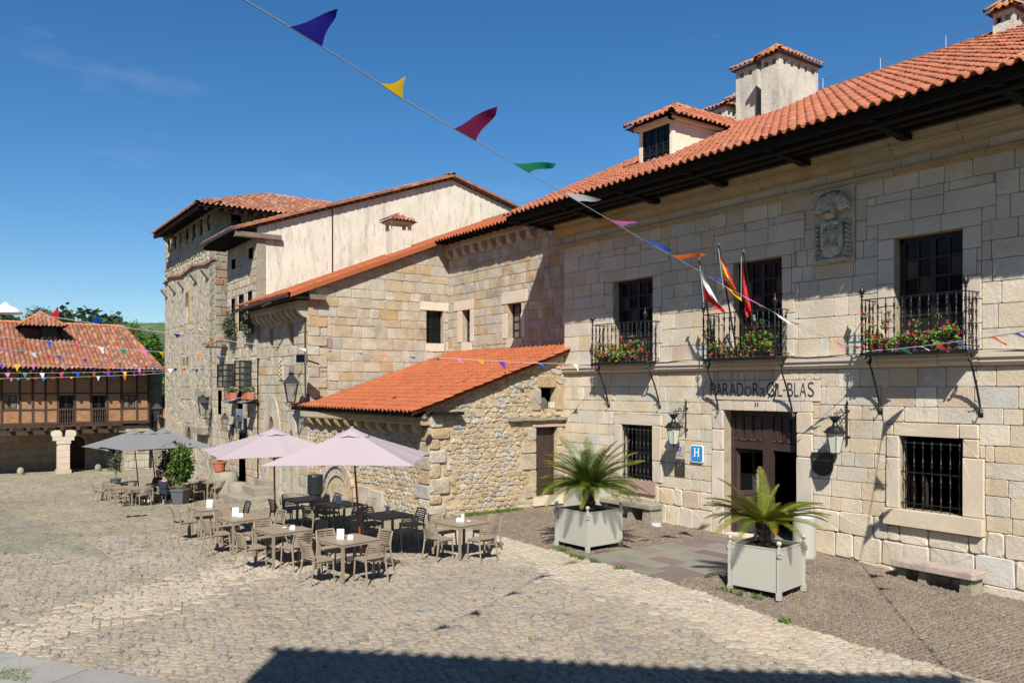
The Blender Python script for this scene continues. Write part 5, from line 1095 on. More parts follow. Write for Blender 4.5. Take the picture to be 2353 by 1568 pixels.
for y in [jl+1.,jl+2.]+py_: MB().box(y-.06,y+.06,zj,ze+.3,-.02,.07,fr=FJ).build('timber_post',M['timber'],hh_)
for z,h_ in ((zj+.08,.10),(zc,.045),(zs,.045),(ze+.25,.08)):
    ys = [jl]+sorted(py_); 
    for i in range(len(ys)-1):
        a,b = ys[i]+.061,ys[i+1]-.061
        if any(a < (w_[0]+w_[1])/2 < b and w_[2] < z < w_[3] for w_ in hw_): continue
        MB().box(a,b,z-h_,z+h_,-.018,.06,fr=FJ).build('timber_rail',M['timber'],hh_)
rb = random.Random(2); br = []; yy_ = [jl+.06]+sorted(set([round(q,4) for q in [jl+1.,jl+2.]+py_]))
z = zj+.185
while z < ze+.3:
    if min(abs(z+.02-zc),abs(z+.02-zs)) > .055:
        for i_ in range(len(yy_)-1):
            a0,b0 = yy_[i_]+.062,yy_[i_+1]-.062
            if any(a0 < (w_[0]+w_[1])/2 < b0 and w_[2]-.04 < z < w_[3]+.03 for w_ in hw_): continue
            y = a0-(.14 if int(z/.068)%2 else 0)
            while y < b0-.03: a,b = max(a0,y),min(b0,y+.26); (b-a > .04) and br.append((a,b,z,z+.05)); y += .272
    z += .066
bm_ = MB()
for a,b,c0,d0 in br: s_ = rb.uniform(-.004,.004); bm_.box(a+rb.uniform(0,.01),b-.004,c0+s_,d0+s_,-.01,.02+rb.uniform(-.006,.008),fr=FJ,tint=rb.random())
bm_.build('nogging_bricks',M['brick'],hh_,kind='stuff')
for i,w_ in enumerate(hw_):
    if i in (0,3): panes(hh_,FJ,*w_[:4],.08,2,2,M['timber'],M['curtainglass'],.06)
    else:
        panes(hh_,FJ,w_[0],w_[1],w_[2],w_[3],.12,2,3,M['blackwood'],M['glass'],.06)
        bal = MB().box(w_[0],w_[1],w_[2]+1.05 if 0 else zs-.06,zs+.06,0,.08,fr=FJ).box(w_[0],w_[1],w_[2],w_[2]+.08,0,.08,fr=FJ).build('window_balustrade',M['timber'],hh_)
        for k in range(6): y = w_[0]+(k+.5)*(w_[1]-w_[0])/6; MB().lathe([(.03,0),(.045,.2),(.03,.35),(.05,.55),(.03,.75),(.03,zs-w_[2]-.05)],FJ.p(y,w_[2]+.02,.04),6).build('baluster',M['timber'],bal)
# jetty beam ends and portico
yP = hv(750,1030)[0]
MB().box(jl,jv(770,1000)[0],zj-.14,zj,-.2,.06,fr=FJ).build('jetty_beam',M['timber'],hh_)
for y in np.arange(jl+.3,jv(740,1000)[0],.95): MB().box(y-.1,y+.1,zj-.36,zj-.14,-2.5,.18,fr=FJ).build('joist_end',M['timber'],hh_)
MB().box(jl,jv(740,1000)[0],zj-.62,zj-.36,-.35,-.05,fr=FJ).build('lintel_beam',M['timber'],hh_)
XB_ = XH-3.0; FB = Frame((XB_,0,0),(0,1,0),(0,0,1),(1,0,0)); yb0 = jl; pE = dict(X=XB_)
ad = rect('z1',442,1090,535,1310,pE,1); ad = (ad[0],ad[1],-2.6,ad[3]); ad2 = rect('z1',710,1160,770,1290,pE,1); ad2 = (ad2[0],ad2[1],-2.6,ad2[3])
wall(hh_,'ground_floor_wall',FB,(yb0,yR,-2.6,zj),[(*ad,.3),(*ad2,.3)],M['mortar'])
arch_fill(hh_,FB,*ad[:2],ad[3],(ad[1]-ad[0])/2,-.28,.04,M['annex'],False)
emit(hh_,'wall_stone',ashlar(yb0,yR,-2.4,zj-.2,(.42,.6),(.6,1.2),[ad[:4],ad2[:4]],seed=25,gap=.012,ch=.03,jit=.01),FB,M['annex'],depth=.03,bev=.02,bulge=.005,limit=70,seed=121,proud=.012)
MB().box(*ad[:2],-2.6,ad[3],-.3,-.25,fr=FB).build('door_leaf',M['timber'],hh_); MB().box(*ad2[:2],-2.6,ad2[3],-.3,-.25,fr=FB).build('door_leaf',M['blackwood'],hh_)
MB().box(yb0,yR,zj-.05,zj,-2.5,0,fr=FHt).build('portico_ceiling',M['timber'],hh_)
# corner block of stone at the right end
ylb = hv(782,1150)[0]
F_c = Frame((XH+.05,0,0),(0,1,0),(0,0,1),(1,0,0)); wall(hh_,'corner_wall',F_c,(ylb,yR,-2.6,zj-.15),[],M['mortar'])
MB().quad((XH+.05,ylb,-2.6),(XB_,ylb,-2.6),(XB_,ylb,zj),(XH+.05,ylb,zj)).build('corner_return',M['mortar'],hh_)
emit(hh_,'corner_stone',ashlar(ylb,yR,-2.4,zj-.18,(.42,.6),(.5,1.0),[],seed=26,gap=.012,ch=.04,jit=.012),F_c,M['annex'],depth=.04,bev=.02,bulge=.01,limit=60,seed=122,proud=.015)
blocks(hh_,'impost_stone',F_c,[(hv(750,1040)[0]-.1,yR,zj-.62,zj-.17)],M['cornice'],depth=.25,bev=.06,seed=123)
yE = hv(1000,900)[0]; FE = Frame((XH-.3,0,0),(0,1,0),(0,0,1),(1,0,0))
wall(hh_,'end_wall',FE,(yR-.1,yE+.3,-2.6,ze+.6),[],M['mortar'])
emit(hh_,'end_stone',ashlar(yR-.05,yE+.3,-2.4,ze+.4,(.42,.6),(.5,1.0),[],seed=27,gap=.012,ch=.04,jit=.012),FE,M['quoin'],depth=.04,bev=.02,bulge=.01,limit=50,seed=124,proud=.015)
MB().quad((XH-.3,yE+.3,-2.6),(XH-9,yE+.3,-2.6),(XH-9,yE+.3,ze+.6),(XH-.3,yE+.3,ze+.6)).build('north_wall',M['quoin'],hh_)
# stone pillar with double capital
pc = S('z1',398,1315,X=XH+.3); pb = G(pc.x,pc.y)-.1; tz_ = zj-.36
plr = MB().box(pc.x-.36,pc.x+.36,pc.y-.44,pc.y+.44,pb,pb+.35).build('pillar_base',M['annex'],hh_)
hs = (tz_-.9-pb-.35)/4
for i in range(4): z = pb+.35+i*hs; MB().box(pc.x-.30,pc.x+.30,pc.y-.36,pc.y+.36,z+.012,z+hs,tint=.2*i).build('pillar_drum',M['ashlar_smooth'],hh_)
z = tz_-.9
for k,(w_,h_) in enumerate(((.42,.22),(.62,.25))): MB().box(pc.x-.34,pc.x+.34,pc.y-w_,pc.y+w_,z,z+h_-.01).build('capital_stone',M['ashlar_smooth'],hh_); z += h_
for sg in (-1,1):
    FXc = Frame((pc.x,pc.y,z),(0,sg,0),(0,0,1),(1,0,0)); MB().prism([(.10,0),(.66,0),(.74,.15),(.70,.36),(.5,.43),(.16,.43),(.1,.3)] if sg > 0 else [(.10,0),(.1,.3),(.16,.43),(.5,.43),(.70,.36),(.74,.15),(.66,0)],FXc,-.34,.34).build('capital_stone',M['ashlar_smooth'],hh_)
for x,y in ((130,1330),(618,1308)):
    p = S('z1',x,y,g=True); p.z = G(p.x,p.y)
    tag(MB().lathe([(.22,-.1),(.21,.22),(.19,.36),(.11,.45),(.02,.48)],p,9).build('stone_bollard',M['quoin'],None,smooth=True),'small rounded stone bollard '+('left of the portico pillar' if x < 400 else 'right of the portico pillar'),'bollard','bollards before the portico')
# roof: main slope, dormer
Xe = XH+2.2; zeave = S('z1',0,662,X=Xe).z; rid = .44
pr_ = S('z1',760,403,X=Xe-8.4); zr_ = pr_.z; sH = (zr_-zeave)/8.4
yrE = S('z1',1025,632,X=Xe).y; yrR = S('z1',775,403,X=Xe-8.4).y; y00 = jl
E0 = Vector((Xe,y00,zeave)); E1 = Vector((Xe,yrE,zeave)); T1 = Vector((Xe-8.4,yrR,zr_)); T0 = Vector((Xe-8.4,y00,zr_)); dn = Vector((0,0,-.05))
MB().add([E0+dn,E1+dn,T1+dn,T0+dn,Vector((Xe-15,yrE,zeave)),Vector((Xe-15,y00,zeave))],[(0,1,2,3),(1,4,2),(3,2,4,5)]).build('roof',M['tile_deck'],hh_)
MB().box(Xe-2.2,Xe-.05,y00,yrE-.1,zeave-.12,zeave-.06).build('soffit_board',M['darkwood'],hh_)
for y in np.arange(y00+.2,yrE-.2,.6): MB().box(Xe-2.1,Xe-.02,y,y+.12,zeave-.28,zeave-.12).build('rafter',M['timber'],hh_)
tri_tiles(hh_,E0,E1,T1,T0,.27,.42,M['tile_old'],130,.10,220,lift=.05)
up = Vector((0,0,.05)); ridge(hh_,T0+up,T1+up,M['lichen_tile'],.16,.42); ridge(hh_,E1+up,T1+up,M['tile_old'],.15,.42)
dX = Xe-4.8; d0 = S('z1',270,470,X=dX); d1 = S('z1',352,480,X=dX); dzt = S('z1',310,400,X=dX).z; dzb = zeave+sH*4.8-.1
FDh = Frame((dX,0,0),(0,1,0),(0,0,1),(1,0,0))
dor = MB().box(d0.y-.1,d1.y+.1,dzb,dzt,-3.2,-.06,fr=FDh).box(d0.y-1.2,d0.y-.1,dzb,dzt-.1,-3.2,-.4,fr=FDh).build('dormer',M['timber'],hh_); panes(hh_,FDh,d0.y,d1.y,dzb+.1,dzt,.04,2,2,M['blackwood'],M['glass'],.06,'dormer_window')
de0 = Vector((dX+.5,d0.y-1.5,dzt)); de1 = Vector((dX+.5,d1.y+.6,dzt)); da = Vector((dX-1.3,(d0.y+d1.y)/2-.4,dzt+1.0)); db = Vector((dX-4.2,da.y,dzt+1.0)); dh = Vector((dX-4.4,d1.y+.6,dzt)); dl_ = Vector((dX-4.4,d0.y-1.5,dzt))
MB().add([de0,de1,da,dh,db,dl_],[(0,1,2),(1,3,4,2),(5,0,2,4)]).build('dormer_roof',M['tile_deck'],dor)
tri_tiles(dor,de0,de1,da,da,.25,.36,M['tile_old'],131,.08,50); tri_tiles(dor,de1,dh,db,da,.25,.36,M['tile_old'],132,.08,50); ridge(dor,de1+up,da+up,M['lichen_tile'],.13); ridge(dor,de0+up,da+up,M['lichen_tile'],.13); ridge(dor,da+up,db+up,M['lichen_tile'],.13)
# small red roofs glimpsed down the street
sh_ = thing('distant_cottage','small red roofed cottage glimpsed in the gap beside the tower','cottage',(-82,-3,-3))
mb = MB(); FQ = (-84,-2.5); p = S('z1',1025,985,X=-80)
mb.box(-92,-80,p.y-6,p.y+3,-5,p.z+.0); mb.build('wall',M['cream'],sh_)
MB().add([(-79.5,p.y-6,p.z),(-79.5,p.y+3,p.z),(-86,p.y+3,p.z+3.3),(-86,p.y-6,p.z+3.3),(-92.5,p.y+3,p.z),(-92.5,p.y-6,p.z)],[(0,1,2,3),(3,2,4,5)]).build('roof',M['tile_deck'],sh_)
tri_tiles(sh_,(-79.4,p.y-6,p.z+.05),(-79.4,p.y+3,p.z+.05),(-86,p.y+3,p.z+3.35),(-86,p.y-6,p.z+3.35),.3,.5,M['tile'],133,.1,60)

# ================================================================= HOUSE BEHIND THE VIEWPOINT (its eaves shade the foreground)
q1 = Vector((-3.4,-19.3,0)); q2_ = Vector((2.9,-11.78,0)); ue = (q2_-q1).normalized(); ne = Vector((ue.y,-ue.x,0))   # ne points back into the house
fh = thing('facing_house','plain stone house on the viewer\'s side of the square','house',(3,-19,0)); he = 10.5
a, b = q1, q2_; A_ = [a,b,b+ne*11,a+ne*11]; iw = 1.25
Wp = [a+ne*iw+ue*.8,b+ne*iw-ue*.8,b+ne*10-ue*.8,a+ne*10+ue*.8]
mb = MB(); 
for i in range(4): p, q = Wp[i], Wp[(i+1)%4]; mb.quad((p.x,p.y,-.4),(q.x,q.y,-.4),(q.x,q.y,he),(p.x,p.y,he))
mb.build('wall',M['annex'],fh)
c4 = [Vector((p.x,p.y,he)) for p in A_]; ci = [Vector((p.x,p.y,he)) for p in (a+ne*.14+ue*.14,b+ne*.14-ue*.14,b+ne*11,a+ne*11)]; rA = Vector(((a+ne*5.5+ue*3).x,(a+ne*5.5+ue*3).y,he+2.4)); rB = Vector(((b+ne*5.5-ue*3).x,(b+ne*5.5-ue*3).y,he+2.4))
MB().add(ci+[rA,rB],[(0,1,5,4),(1,2,5),(2,3,4,5),(3,0,4),(3,2,1,0)]).build('roof',M['tile_deck'],fh)
tri_tiles(fh,c4[0],c4[1],rB,rA,.24,.36,M['tile'],140,.11,0)
# unseen plain houses behind the viewer's left, added to darken the window reflections
for k,(x0_,x1_,hh_0,lab_) in enumerate(((-24,-12,11.5,'unseen plain stone house on the shaded side of the square, nearest'),(-39,-24.3,10.2,'unseen plain stone house on the shaded side of the square, middle'),(-58,-39.3,11.8,'unseen plain stone house on the shaded side of the square, farthest'))):
    oh = thing('unseen_opposite_house',lab_,'house',((x0_+x1_)/2,-33,-1)); MB().box(x0_,x1_,-44,-32,-2.5,hh_0).build('wall',M['annex'],oh)
    MB().add([(x0_-.4,-31,hh_0-.1),(x1_+.4,-31,hh_0-.1),(x1_+.4,-38,hh_0+2.8),(x0_-.4,-38,hh_0+2.8),(x1_+.4,-45,hh_0-.1),(x0_-.4,-45,hh_0-.1)],[(0,1,2,3),(3,2,4,5),(0,3,5),(1,4,2)]).build('roof',M['tile_old'],oh)
    for q in range(int((x1_-x0_)/3)):
        for zz_ in (1.2,4.4,7.6): xw = x0_+1.2+q*3; MB().box(xw,xw+1.1,-32.02,-31.96,zz_,zz_+1.7).build('window',M['blackwood'],oh)
# ================================================================= GROUND
FGd = Frame((0,0,0),(1,0,0),(0,1,0),(0,0,1)); FGd.ground = True
M['ground'] = mat('sandy_joint_ground', base=(.238,.199,.151), noise=(.5,.12), fine=(22,.2), bump=(26,.7,.03,.6), stain=[(1.1,.52,.68,(.078,.089,.030),.5)])
M['ground_pale'] = mat('pale_lime_joint_ground', base=(.344,.295,.230), noise=(.8,.1), fine=(22,.15), bump=(26,.6,.03,.6))
M['ground_pebble'] = mat('pebble_bed_ground', base=(.251,.194,.126), noise=(1,.15), fine=(40,.2), bump=(40,.6,.02,.6))
def grid(name, x0, x1, y0, y1, nx, ny, material, dz=0., kind='structure'):
    X, Y = np.meshgrid(np.linspace(x0,x1,nx), np.linspace(y0,y1,ny)); Z = Gv(X,Y)+dz; V = np.stack([X,Y,Z],-1).reshape(-1,3)
    i = np.arange((nx-1)*(ny-1)); r_ = i//(nx-1); c_ = i % (nx-1); a = r_*nx+c_; F = np.stack([a,a+1,a+nx+1,a+nx],1)
    me = fast_mesh(name,V,np.full(len(F),4),F.ravel(),np.zeros(len(F)),True); me.materials.append(material); return link(name,me,None,kind)
plaza = grid('plaza_ground',-100,30,-60,30,261,181,M['ground'],-.012)
PY = -4.92
pale = grid('pale_path_bed',-19,4,PY-1.75,PY,93,9,M['ground_pale'],-.006); peb = grid('pebble_pavement_bed',-28,4,PY+.02,.1,120,22,M['ground_pebble'],-.004)
E_TRI = [(-20.8,-13.75),(-60,-15.6),(-60,-30),(-20.8,-17)]
def in_slab(x, y):                                    # grey kerb slabs, bottom left of the view
    return (y < -15.55+.0*(x) + .62*(x+13.7)) & (x > -16.5) & (y < -13.8)
sA = S('r5',0,1140,g=True); sB = S('r5',1060,1330,g=True); sU = (sB-sA).normalized(); sN = Vector((-sU.y,sU.x,0))
def sdist(x, y): return (x-sA.x)*sN.x+(y-sA.y)*sN.y   # >0 on the plaza side
gA = S('r5',0,140,g=True); gB = S('r5',630,480,g=True); gC = S('r5',0,470,g=True)
def side(p, a, b): return (b.x-a.x)*(p[1]-a.y)-(b.y-a.y)*(p[0]-a.x)
def in_grey(c): s1_ = (gB.x-gA.x)*(c[:,1]-gA.y)-(gB.y-gA.y)*(c[:,0]-gA.x); s2_ = (gC.x-gB.x)*(c[:,1]-gB.y)-(gC.y-gB.y)*(c[:,0]-gB.x); return (s1_*np.sign(side((gC.x,gC.y),gA,gB)) > 0)&(s2_*np.sign(side((gA.x,gA.y),gB,gC)) > 0)
COB = [(0,(.228,.184,.131)),(.25,(.255,.214,.161)),(.5,(.230,.199,.158)),(.7,(.275,.232,.176)),(.83,(.197,.178,.155)),(.9,(.238,.172,.119)),(.95,(.161,.160,.162)),(1,(.287,.249,.195))]
M['cobble'] = mat('worn_cobblestone', ramp=COB, noise=(.7,.12), fine=(30,.16), bump=(26,.6,.02,.5), stain=[(.45,.56,.72,(.36,.31,.24),.5),(1.7,.50,.62,(.30,.245,.175),.6),(5.,.56,.66,(.27,.22,.16),.5)], rough=.9)
M['cobble_pale'] = mat('pale_limewashed_cobblestone', ramp=[(0,(.312,.257,.184)),(.3,(.356,.306,.233)),(.6,(.312,.276,.225)),(.85,(.344,.257,.171)),(1,(.375,.330,.260))], noise=(.8,.12), fine=(30,.12), bump=(26,.5,.02,.5), rough=.85)
M['cobble_moss'] = mat('mossy_cobblestone', ramp=[(0,(.208,.171,.112)),(.4,(.242,.205,.144)),(.7,(.187,.171,.125)),(1,(.264,.224,.163))], noise=(.4,.15), fine=(14,.15), bump=(20,.6,.02,.5), stain=[(1.2,.50,.66,(.090,.099,.031),.33)], rough=.9)
M['cobble_grey'] = mat('fine_grey_setts', ramp=[(0,(.175,.155,.115)),(.5,(.21,.19,.145)),(1,(.155,.145,.115))], noise=(.8,.2), fine=(14,.2), bump=(24,.6,.02,.5), stain=[(2,.5,.66,(.11,.115,.06),.4)], rough=.95)
M['pebble'] = mat('upright_pebbles', ramp=[(0,(.124,.086,.052)),(.3,(.162,.119,.081)),(.6,(.115,.095,.077)),(.85,(.181,.143,.104)),(1,(.095,.077,.063))], noise=(1.2,.15), fine=(50,.12), bump=(50,.3,.01,.5), rough=.7)
def rot(P, a): ca, sa = math.cos(a), math.sin(a); return np.stack([P[...,0]*ca-P[...,1]*sa, P[...,0]*sa+P[...,1]*ca],-1)
def rcells(x0,x1,y0,y1,cw,chh,a,seed,far,jit=.27,gap=.1):
    cx, cy = (x0+x1)/2,(y0+y1)/2; R = math.hypot(x1-x0,y1-y0)/2; P = cells(-R,R,-R,R,cw,chh,jit,gap,seed,far); P = rot(P,a)+np.array([cx,cy]); c = P.mean(1)
    return P[(c[:,0] > x0)&(c[:,0] < x1)&(c[:,1] > y0)&(c[:,1] < y1)]
def onview(P, marg=160):
    c = P.mean(1); z = Gv(c[:,0],c[:,1]); px,py,d = proj(np.stack([c[:,0],c[:,1],z],1)); return (px > -marg)&(px < 2352+marg)&(py < 1568+marg)&(d > 1), d
def bldg(c): x, y = c[:,0], c[:,1]; return ((x > -29)&(y > -.02))|((x > -28.9)&(x < -20.55)&(y > -5.42+(x+28.8)*.0537))|((x <= -28.8)&(x > -41)&(y > -5.5))|((x <= -41)&(x > -56)&(y > -4.85))
P = rcells(-30,2,-21,PY,.195,.125,R_(42),31,False,jit=.38,gap=.08); ok, d = onview(P); c = P.mean(1)
ok &= (d < 21.5)&~bldg(c)&(sdist(c[:,0],c[:,1]) > .03)&~in_grey(c)
nse = np.random.default_rng(77).normal(0,.22,len(c)); band = (c[:,1] > PY-1.6+.12*np.sin(c[:,0]*1.7)+nse)&(c[:,0] > -19.2)
la = S('D',-250,1545,g=True); lb = S('D',680,1280,g=True); lu = Vector((lb.x-la.x,lb.y-la.y,0)); lL = lu.length; lu.normalize()
al_ = (c[:,0]-la.x)*lu.x+(c[:,1]-la.y)*lu.y; ac_ = np.abs(-(c[:,0]-la.x)*lu.y+(c[:,1]-la.y)*lu.x); lime = (ac_ < .75+.2*np.sin(al_*1.9)+nse*1.3)&(al_ > 0)&(al_ < lL)
emit(plaza,'cobblestone',P[ok&~band&~lime],FGd,M['cobble'],depth=.006,bev=.022,bulge=.002,limit=220,seed=141,smooth=False,proud=.005,tilt=.07,base=-.03)
emit(plaza,'pale_cobblestone',P[ok&(band|lime)],FGd,M['cobble_pale'],depth=.009,bev=.018,bulge=.001,limit=70,seed=142,smooth=False,proud=.004,tilt=.05,base=-.03)
P = rcells(-64,-10,-34,2,.30,.21,R_(12),32,True,gap=.13); ok, d = onview(P,60); c = P.mean(1)
ok &= (d >= 21.5)&(d < 62)&~bldg(c)&~in_grey(c)&~((c[:,1] > PY)&(c[:,0] > -28))
emit(plaza,'cobblestone',P[ok],FGd,M['cobble_moss'],depth=.015,bev=.04,bulge=.006,limit=0,seed=143,proud=.008,tilt=.08,base=-.03,stuffname='far_cobblestones')
P = rcells(-45,-18,-26,-12,.16,.11,R_(10),33,True,gap=.13); ok, d = onview(P,60); ok &= in_grey(P.mean(1))
emit(plaza,'sett',P[ok],FGd,M['cobble_grey'],depth=.008,bev=.02,bulge=.003,limit=0,seed=144,proud=.005,tilt=.05,base=-.02,stuffname='grey_setts')
# lines of long guide stones crossing the square
rg = random.Random(12)
def guide(v0, p0, v1, p1, w_=.26, seed=1):
    a = S(v0,*p0,g=True); b = S(v1,*p1,g=True); u = Vector((b.x-a.x,b.y-a.y,0)); L = u.length; u.normalize(); n_ = Vector((-u.y,u.x,0)); q = 0; ps = []
    while q < L: l = rg.uniform(.4,.8); w2 = w_*rg.uniform(.8,1.1)/2; ps.append(chamfer([((a+u*(q+.02)-n_*w2).x,(a+u*(q+.02)-n_*w2).y),((a+u*(q+l-.02)-n_*w2).x,(a+u*(q+l-.02)-n_*w2).y),((a+u*(q+l-.02)+n_*w2).x,(a+u*(q+l-.02)+n_*w2).y),((a+u*(q+.02)+n_*w2).x,(a+u*(q+.02)+n_*w2).y)],.03,.008,rg)); q += l
    emit(plaza,'guide_stone',ps,FGd,M['cobble_moss'],depth=.012,bev=.02,bulge=.004,limit=12,seed=145+seed,proud=.004,tilt=.03,base=-.03)
guide('r5',(0,120),'r5',(690,500),.28,1); guide('r5',(90,10),'r5',(1000,430),.2,1); guide('r5',(330,5),'r5',(1250,330),.2,3); guide('r5',(30,60),'r5',(330,250),.2,3)
guide('D',(120,1095),'D',(340,1160),.2,5)
# grey kerb slabs in the near left corner
sl_ = []
q = -3.0; k = 0
while q < 6.5:
    L = (1.55,1.9,1.35,1.7)[k%4]; W_ = 1.05; sk_ = .0; a = sA+sU*q; pts = [a+sN*-.02,a+sU*(L-.03)+sN*-.02,a+sU*(L-.03+sk_)-sN*W_,a+sU*sk_-sN*W_]; sl_.append([(p.x,p.y) for p in pts][::-1]); q += L; k += 1
slabm = mat('smooth_grey_slab', ramp=[(0,(.243,.227,.203)),(.5,(.284,.267,.235)),(1,(.219,.211,.194))], noise=(1,.12), fine=(30,.1), bump=(24,.2,.01,.5), rough=.7)
rr_ = random.Random(4); emit(plaza,'kerb_slab',[chamfer(p,.03,.006,rr_) for p in sl_],FGd,slabm,depth=.035,bev=.012,bulge=.001,seed=151,base=-.05,proud=.004)
# pebble pavement before the hotel with the flagged path to the door
FPx = (-13.95,-11.25)
P = rcells(-28.5,2,PY,-.02,.125,.074,R_(35),34,False,jit=.3,gap=.17); ok, d = onview(P,60); c = P.mean(1); ok &= ~bldg(c)&~((c[:,0] > FPx[0]-.03)&(c[:,0] < FPx[1]+.03))&(c[:,1] < -.03)
emit(peb,'pebble',P[ok],FGd,M['pebble'],depth=.014,bev=.018,bulge=.010,limit=0,seed=152,smooth=True,proud=.004,tilt=.1,base=-.02,stuffname='pebbles')
fl = []; y = PY+.02; k = 0; rf = random.Random(6)
while y < -.5:
    h_ = rf.uniform(.40,.58); x = FPx[0]-(0 if k%2 else rf.uniform(.0,.0)); 
    while x < FPx[1]-.02:
        L = rf.uniform(.55,1.15); L = FPx[1]-x if FPx[1]-(x+L) < .3 else L; fl.append([(x+.008,y+.008),(x+L-.008,y+.008),(x+L-.008,min(y+h_,-.45)-.008),(x+.008,min(y+h_,-.45)-.008)]); x += L
    y += h_; k += 1
flagm = mat('grey_and_purple_flagstone', ramp=[(0,(.178,.166,.134)),(.4,(.219,.199,.158)),(.62,(.190,.178,.146)),(.68,(.150,.110,.102)),(.85,(.178,.130,.118)),(1,(.130,.097,.094))], noise=(1.5,.12), fine=(30,.1), bump=(26,.2,.01,.5), rough=.6)
fb = grid('flagstone_path_bed',FPx[0],FPx[1],PY,-.2,12,18,M['ground_pebble'],.003)
emit(fb,'flagstone',[chamfer(p,.015,.003,rf) for p in fl],FGd,flagm,depth=.022,bev=.008,bulge=.001,seed=153,base=-.01,proud=.002)
# grass and weeds
def tufts(name, pts, h, n, material, spread, seed):
    r = random.Random(seed); mb = MB()
    for x, y in pts:
        z = G(x,y)+.0
        for _ in range(n):
            a = r.uniform(0,6.28); d = abs(r.gauss(0,spread)); bx, by = x+d*math.cos(a), y+d*math.sin(a); hh_2 = h*r.uniform(.4,1.2); lx, ly = r.gauss(0,.5)*hh_2, r.gauss(0,.5)*hh_2; w2 = .006+.01*h
            a2 = r.uniform(0,3.14); cx, cy = math.cos(a2)*w2, math.sin(a2)*w2
            mb.add([(bx-cx,by-cy,z),(bx+cx,by+cy,z),(bx+lx*.5+cx*.6,by+ly*.5+cy*.6,z+hh_2*.7),(bx+lx,by+ly,z+hh_2)],[(0,1,2),(0,2,3)],r.random())
    return mb.build(name, material, None, kind='stuff')
r = random.Random(9); pts = []
for _ in range(70): q = r.random(); pts.append((-20.42+abs(r.gauss(0,.07)),-3.9+q*2.0))
for x,y in ((-14.1,-4.95),(-13.8,-5.0),(-13.4,-4.97),(-14.6,-4.85),(-14.9,-4.7),(-9.6,-4.3),(-9.9,-4.45),(-10.2,-4.5),(-12.6,-5.0),(-8.5,-5.0)): pts += [(x+r.gauss(0,.06),y+r.gauss(0,.04)) for _ in range(3)]
tufts('grass_tufts',pts,.10,26,M['grass'],.05,1)
pts = []
for _ in range(420):
    v = S('D',r.uniform(0,1000),r.uniform(1100,1300),g=True)
    if v.y < -5.7 and (abs(r.gauss(0,1)) > .3): pts.append((v.x,v.y))
for _ in range(150):
    v = S('r5',r.uniform(600,1500),r.uniform(120,230),g=True); pts.append((v.x,v.y))
for _ in range(120):
    v = S('D',r.uniform(0,2352),r.uniform(1300,1560),g=True); 
    if v.y < PY-.1: pts.append((v.x,v.y))
tufts('joint_grass',pts,.035,16,M['grass'],.07,2)
pts = [(p.x,p.y) for p in (S('r5',r.uniform(0,200),r.uniform(1265,1335),g=True) for _ in range(60))]; tufts('corner_grass',pts,.05,30,M['grass'],.06,3)
# ================================================================= HILLS AND TREES BEYOND
def hillz(x, y):
    d = math.hypot(x,y+16); a = math.atan2(y+16,x); k = smooth((d-100)/180.); return -4+31*k+1.5*math.sin(a*9+d*.01)*k
X, Y = np.meshgrid(np.linspace(-900,900,150), np.linspace(-900,900,150)); Z = np.vectorize(hillz)(X,Y)-2.5
nx = 150; i = np.arange((nx-1)**2); r_ = i//(nx-1); c_ = i % (nx-1); a = r_*nx+c_
me = fast_mesh('green_hills',np.stack([X,Y,Z],-1).reshape(-1,3),np.full(len(i),4),np.stack([a,a+1,a+nx+1,a+nx],1).ravel(),np.zeros(len(i)),True); me.materials.append(M['hill']); link('green_hills',me,None,'structure')
def tree(name, label, px, py_top, py_bot, dist, wpx, material, seed, n=900, leaf=None, group='trees on the hillside behind the roofs', clumps=12, flat=.6, trunk=.06, shell=.85):
    """a tree whose crown spans the given sight lines at the given distance"""
    top = S('D',px,py_top,t=dist); bot = S('D',px,py_bot,t=dist); H = top.z-bot.z; W_ = wpx/FL*dist; o = thing(name,label,'tree',(bot.x,bot.y,bot.z-2),group=group)
    mb = MB(); leafcloud(mb,(bot.x,bot.y,bot.z+H*(.5+trunk*.4)),(W_/2*.95,W_/2*.95,H*(.5-trunk*.3)*.95),n*2,leaf or W_*.034,seed,clumps,.36,flat,shell); mb.build('crown',material,o)
    r = random.Random(seed); mb = MB(); base = Vector((bot.x,bot.y,bot.z-2)); tw_ = W_*.03+.08
    mb.tube([base,base+Vector((0,0,2+H*.3)),base+Vector((r.uniform(-.1,.1)*W_,r.uniform(-.1,.1)*W_,2+H*.75))],[tw_,tw_*.7,tw_*.25],6)
    for k in range(6): z = 2+H*(.25+.08*k); a_ = r.uniform(0,6.28); mb.tube([base+Vector((0,0,z)),base+Vector((math.cos(a_)*W_*.18,math.sin(a_)*W_*.18,z+H*.15)),base+Vector((math.cos(a_)*W_*.3,math.sin(a_)*W_*.3,z+H*.25))],[tw_*.5,tw_*.3,tw_*.08],5)
    mb.build('trunk',M['bark'],o); return o
tree('tall_eucalyptus','big dark spreading tree rising behind the roof ridge left of the dormer',88,706,760,260,68,M['leaf_dark'],1,1500,clumps=16)
tree('thin_tree','sparse pale tree with see-through crown at the far left edge',8,712,750,240,36,M['leaf_grey'],2,350,clumps=8)
tree('thin_tree','small wispy tree second from the left edge of the view',27,720,748,240,22,M['leaf_grey'],3,220,clumps=7)
tree('dark_tree','round dark tree on the hill above the white pennant string',163,722,752,280,26,M['leaf_dark'],4,600)
tree('dark_tree','small dark tree between the red and blue pennants',202,725,750,280,22,M['leaf_dark'],5,500)
tree('dark_tree','low dark bush-like tree just left of the tall spreading tree',46,735,752,280,22,M['leaf_grey'],6,400)
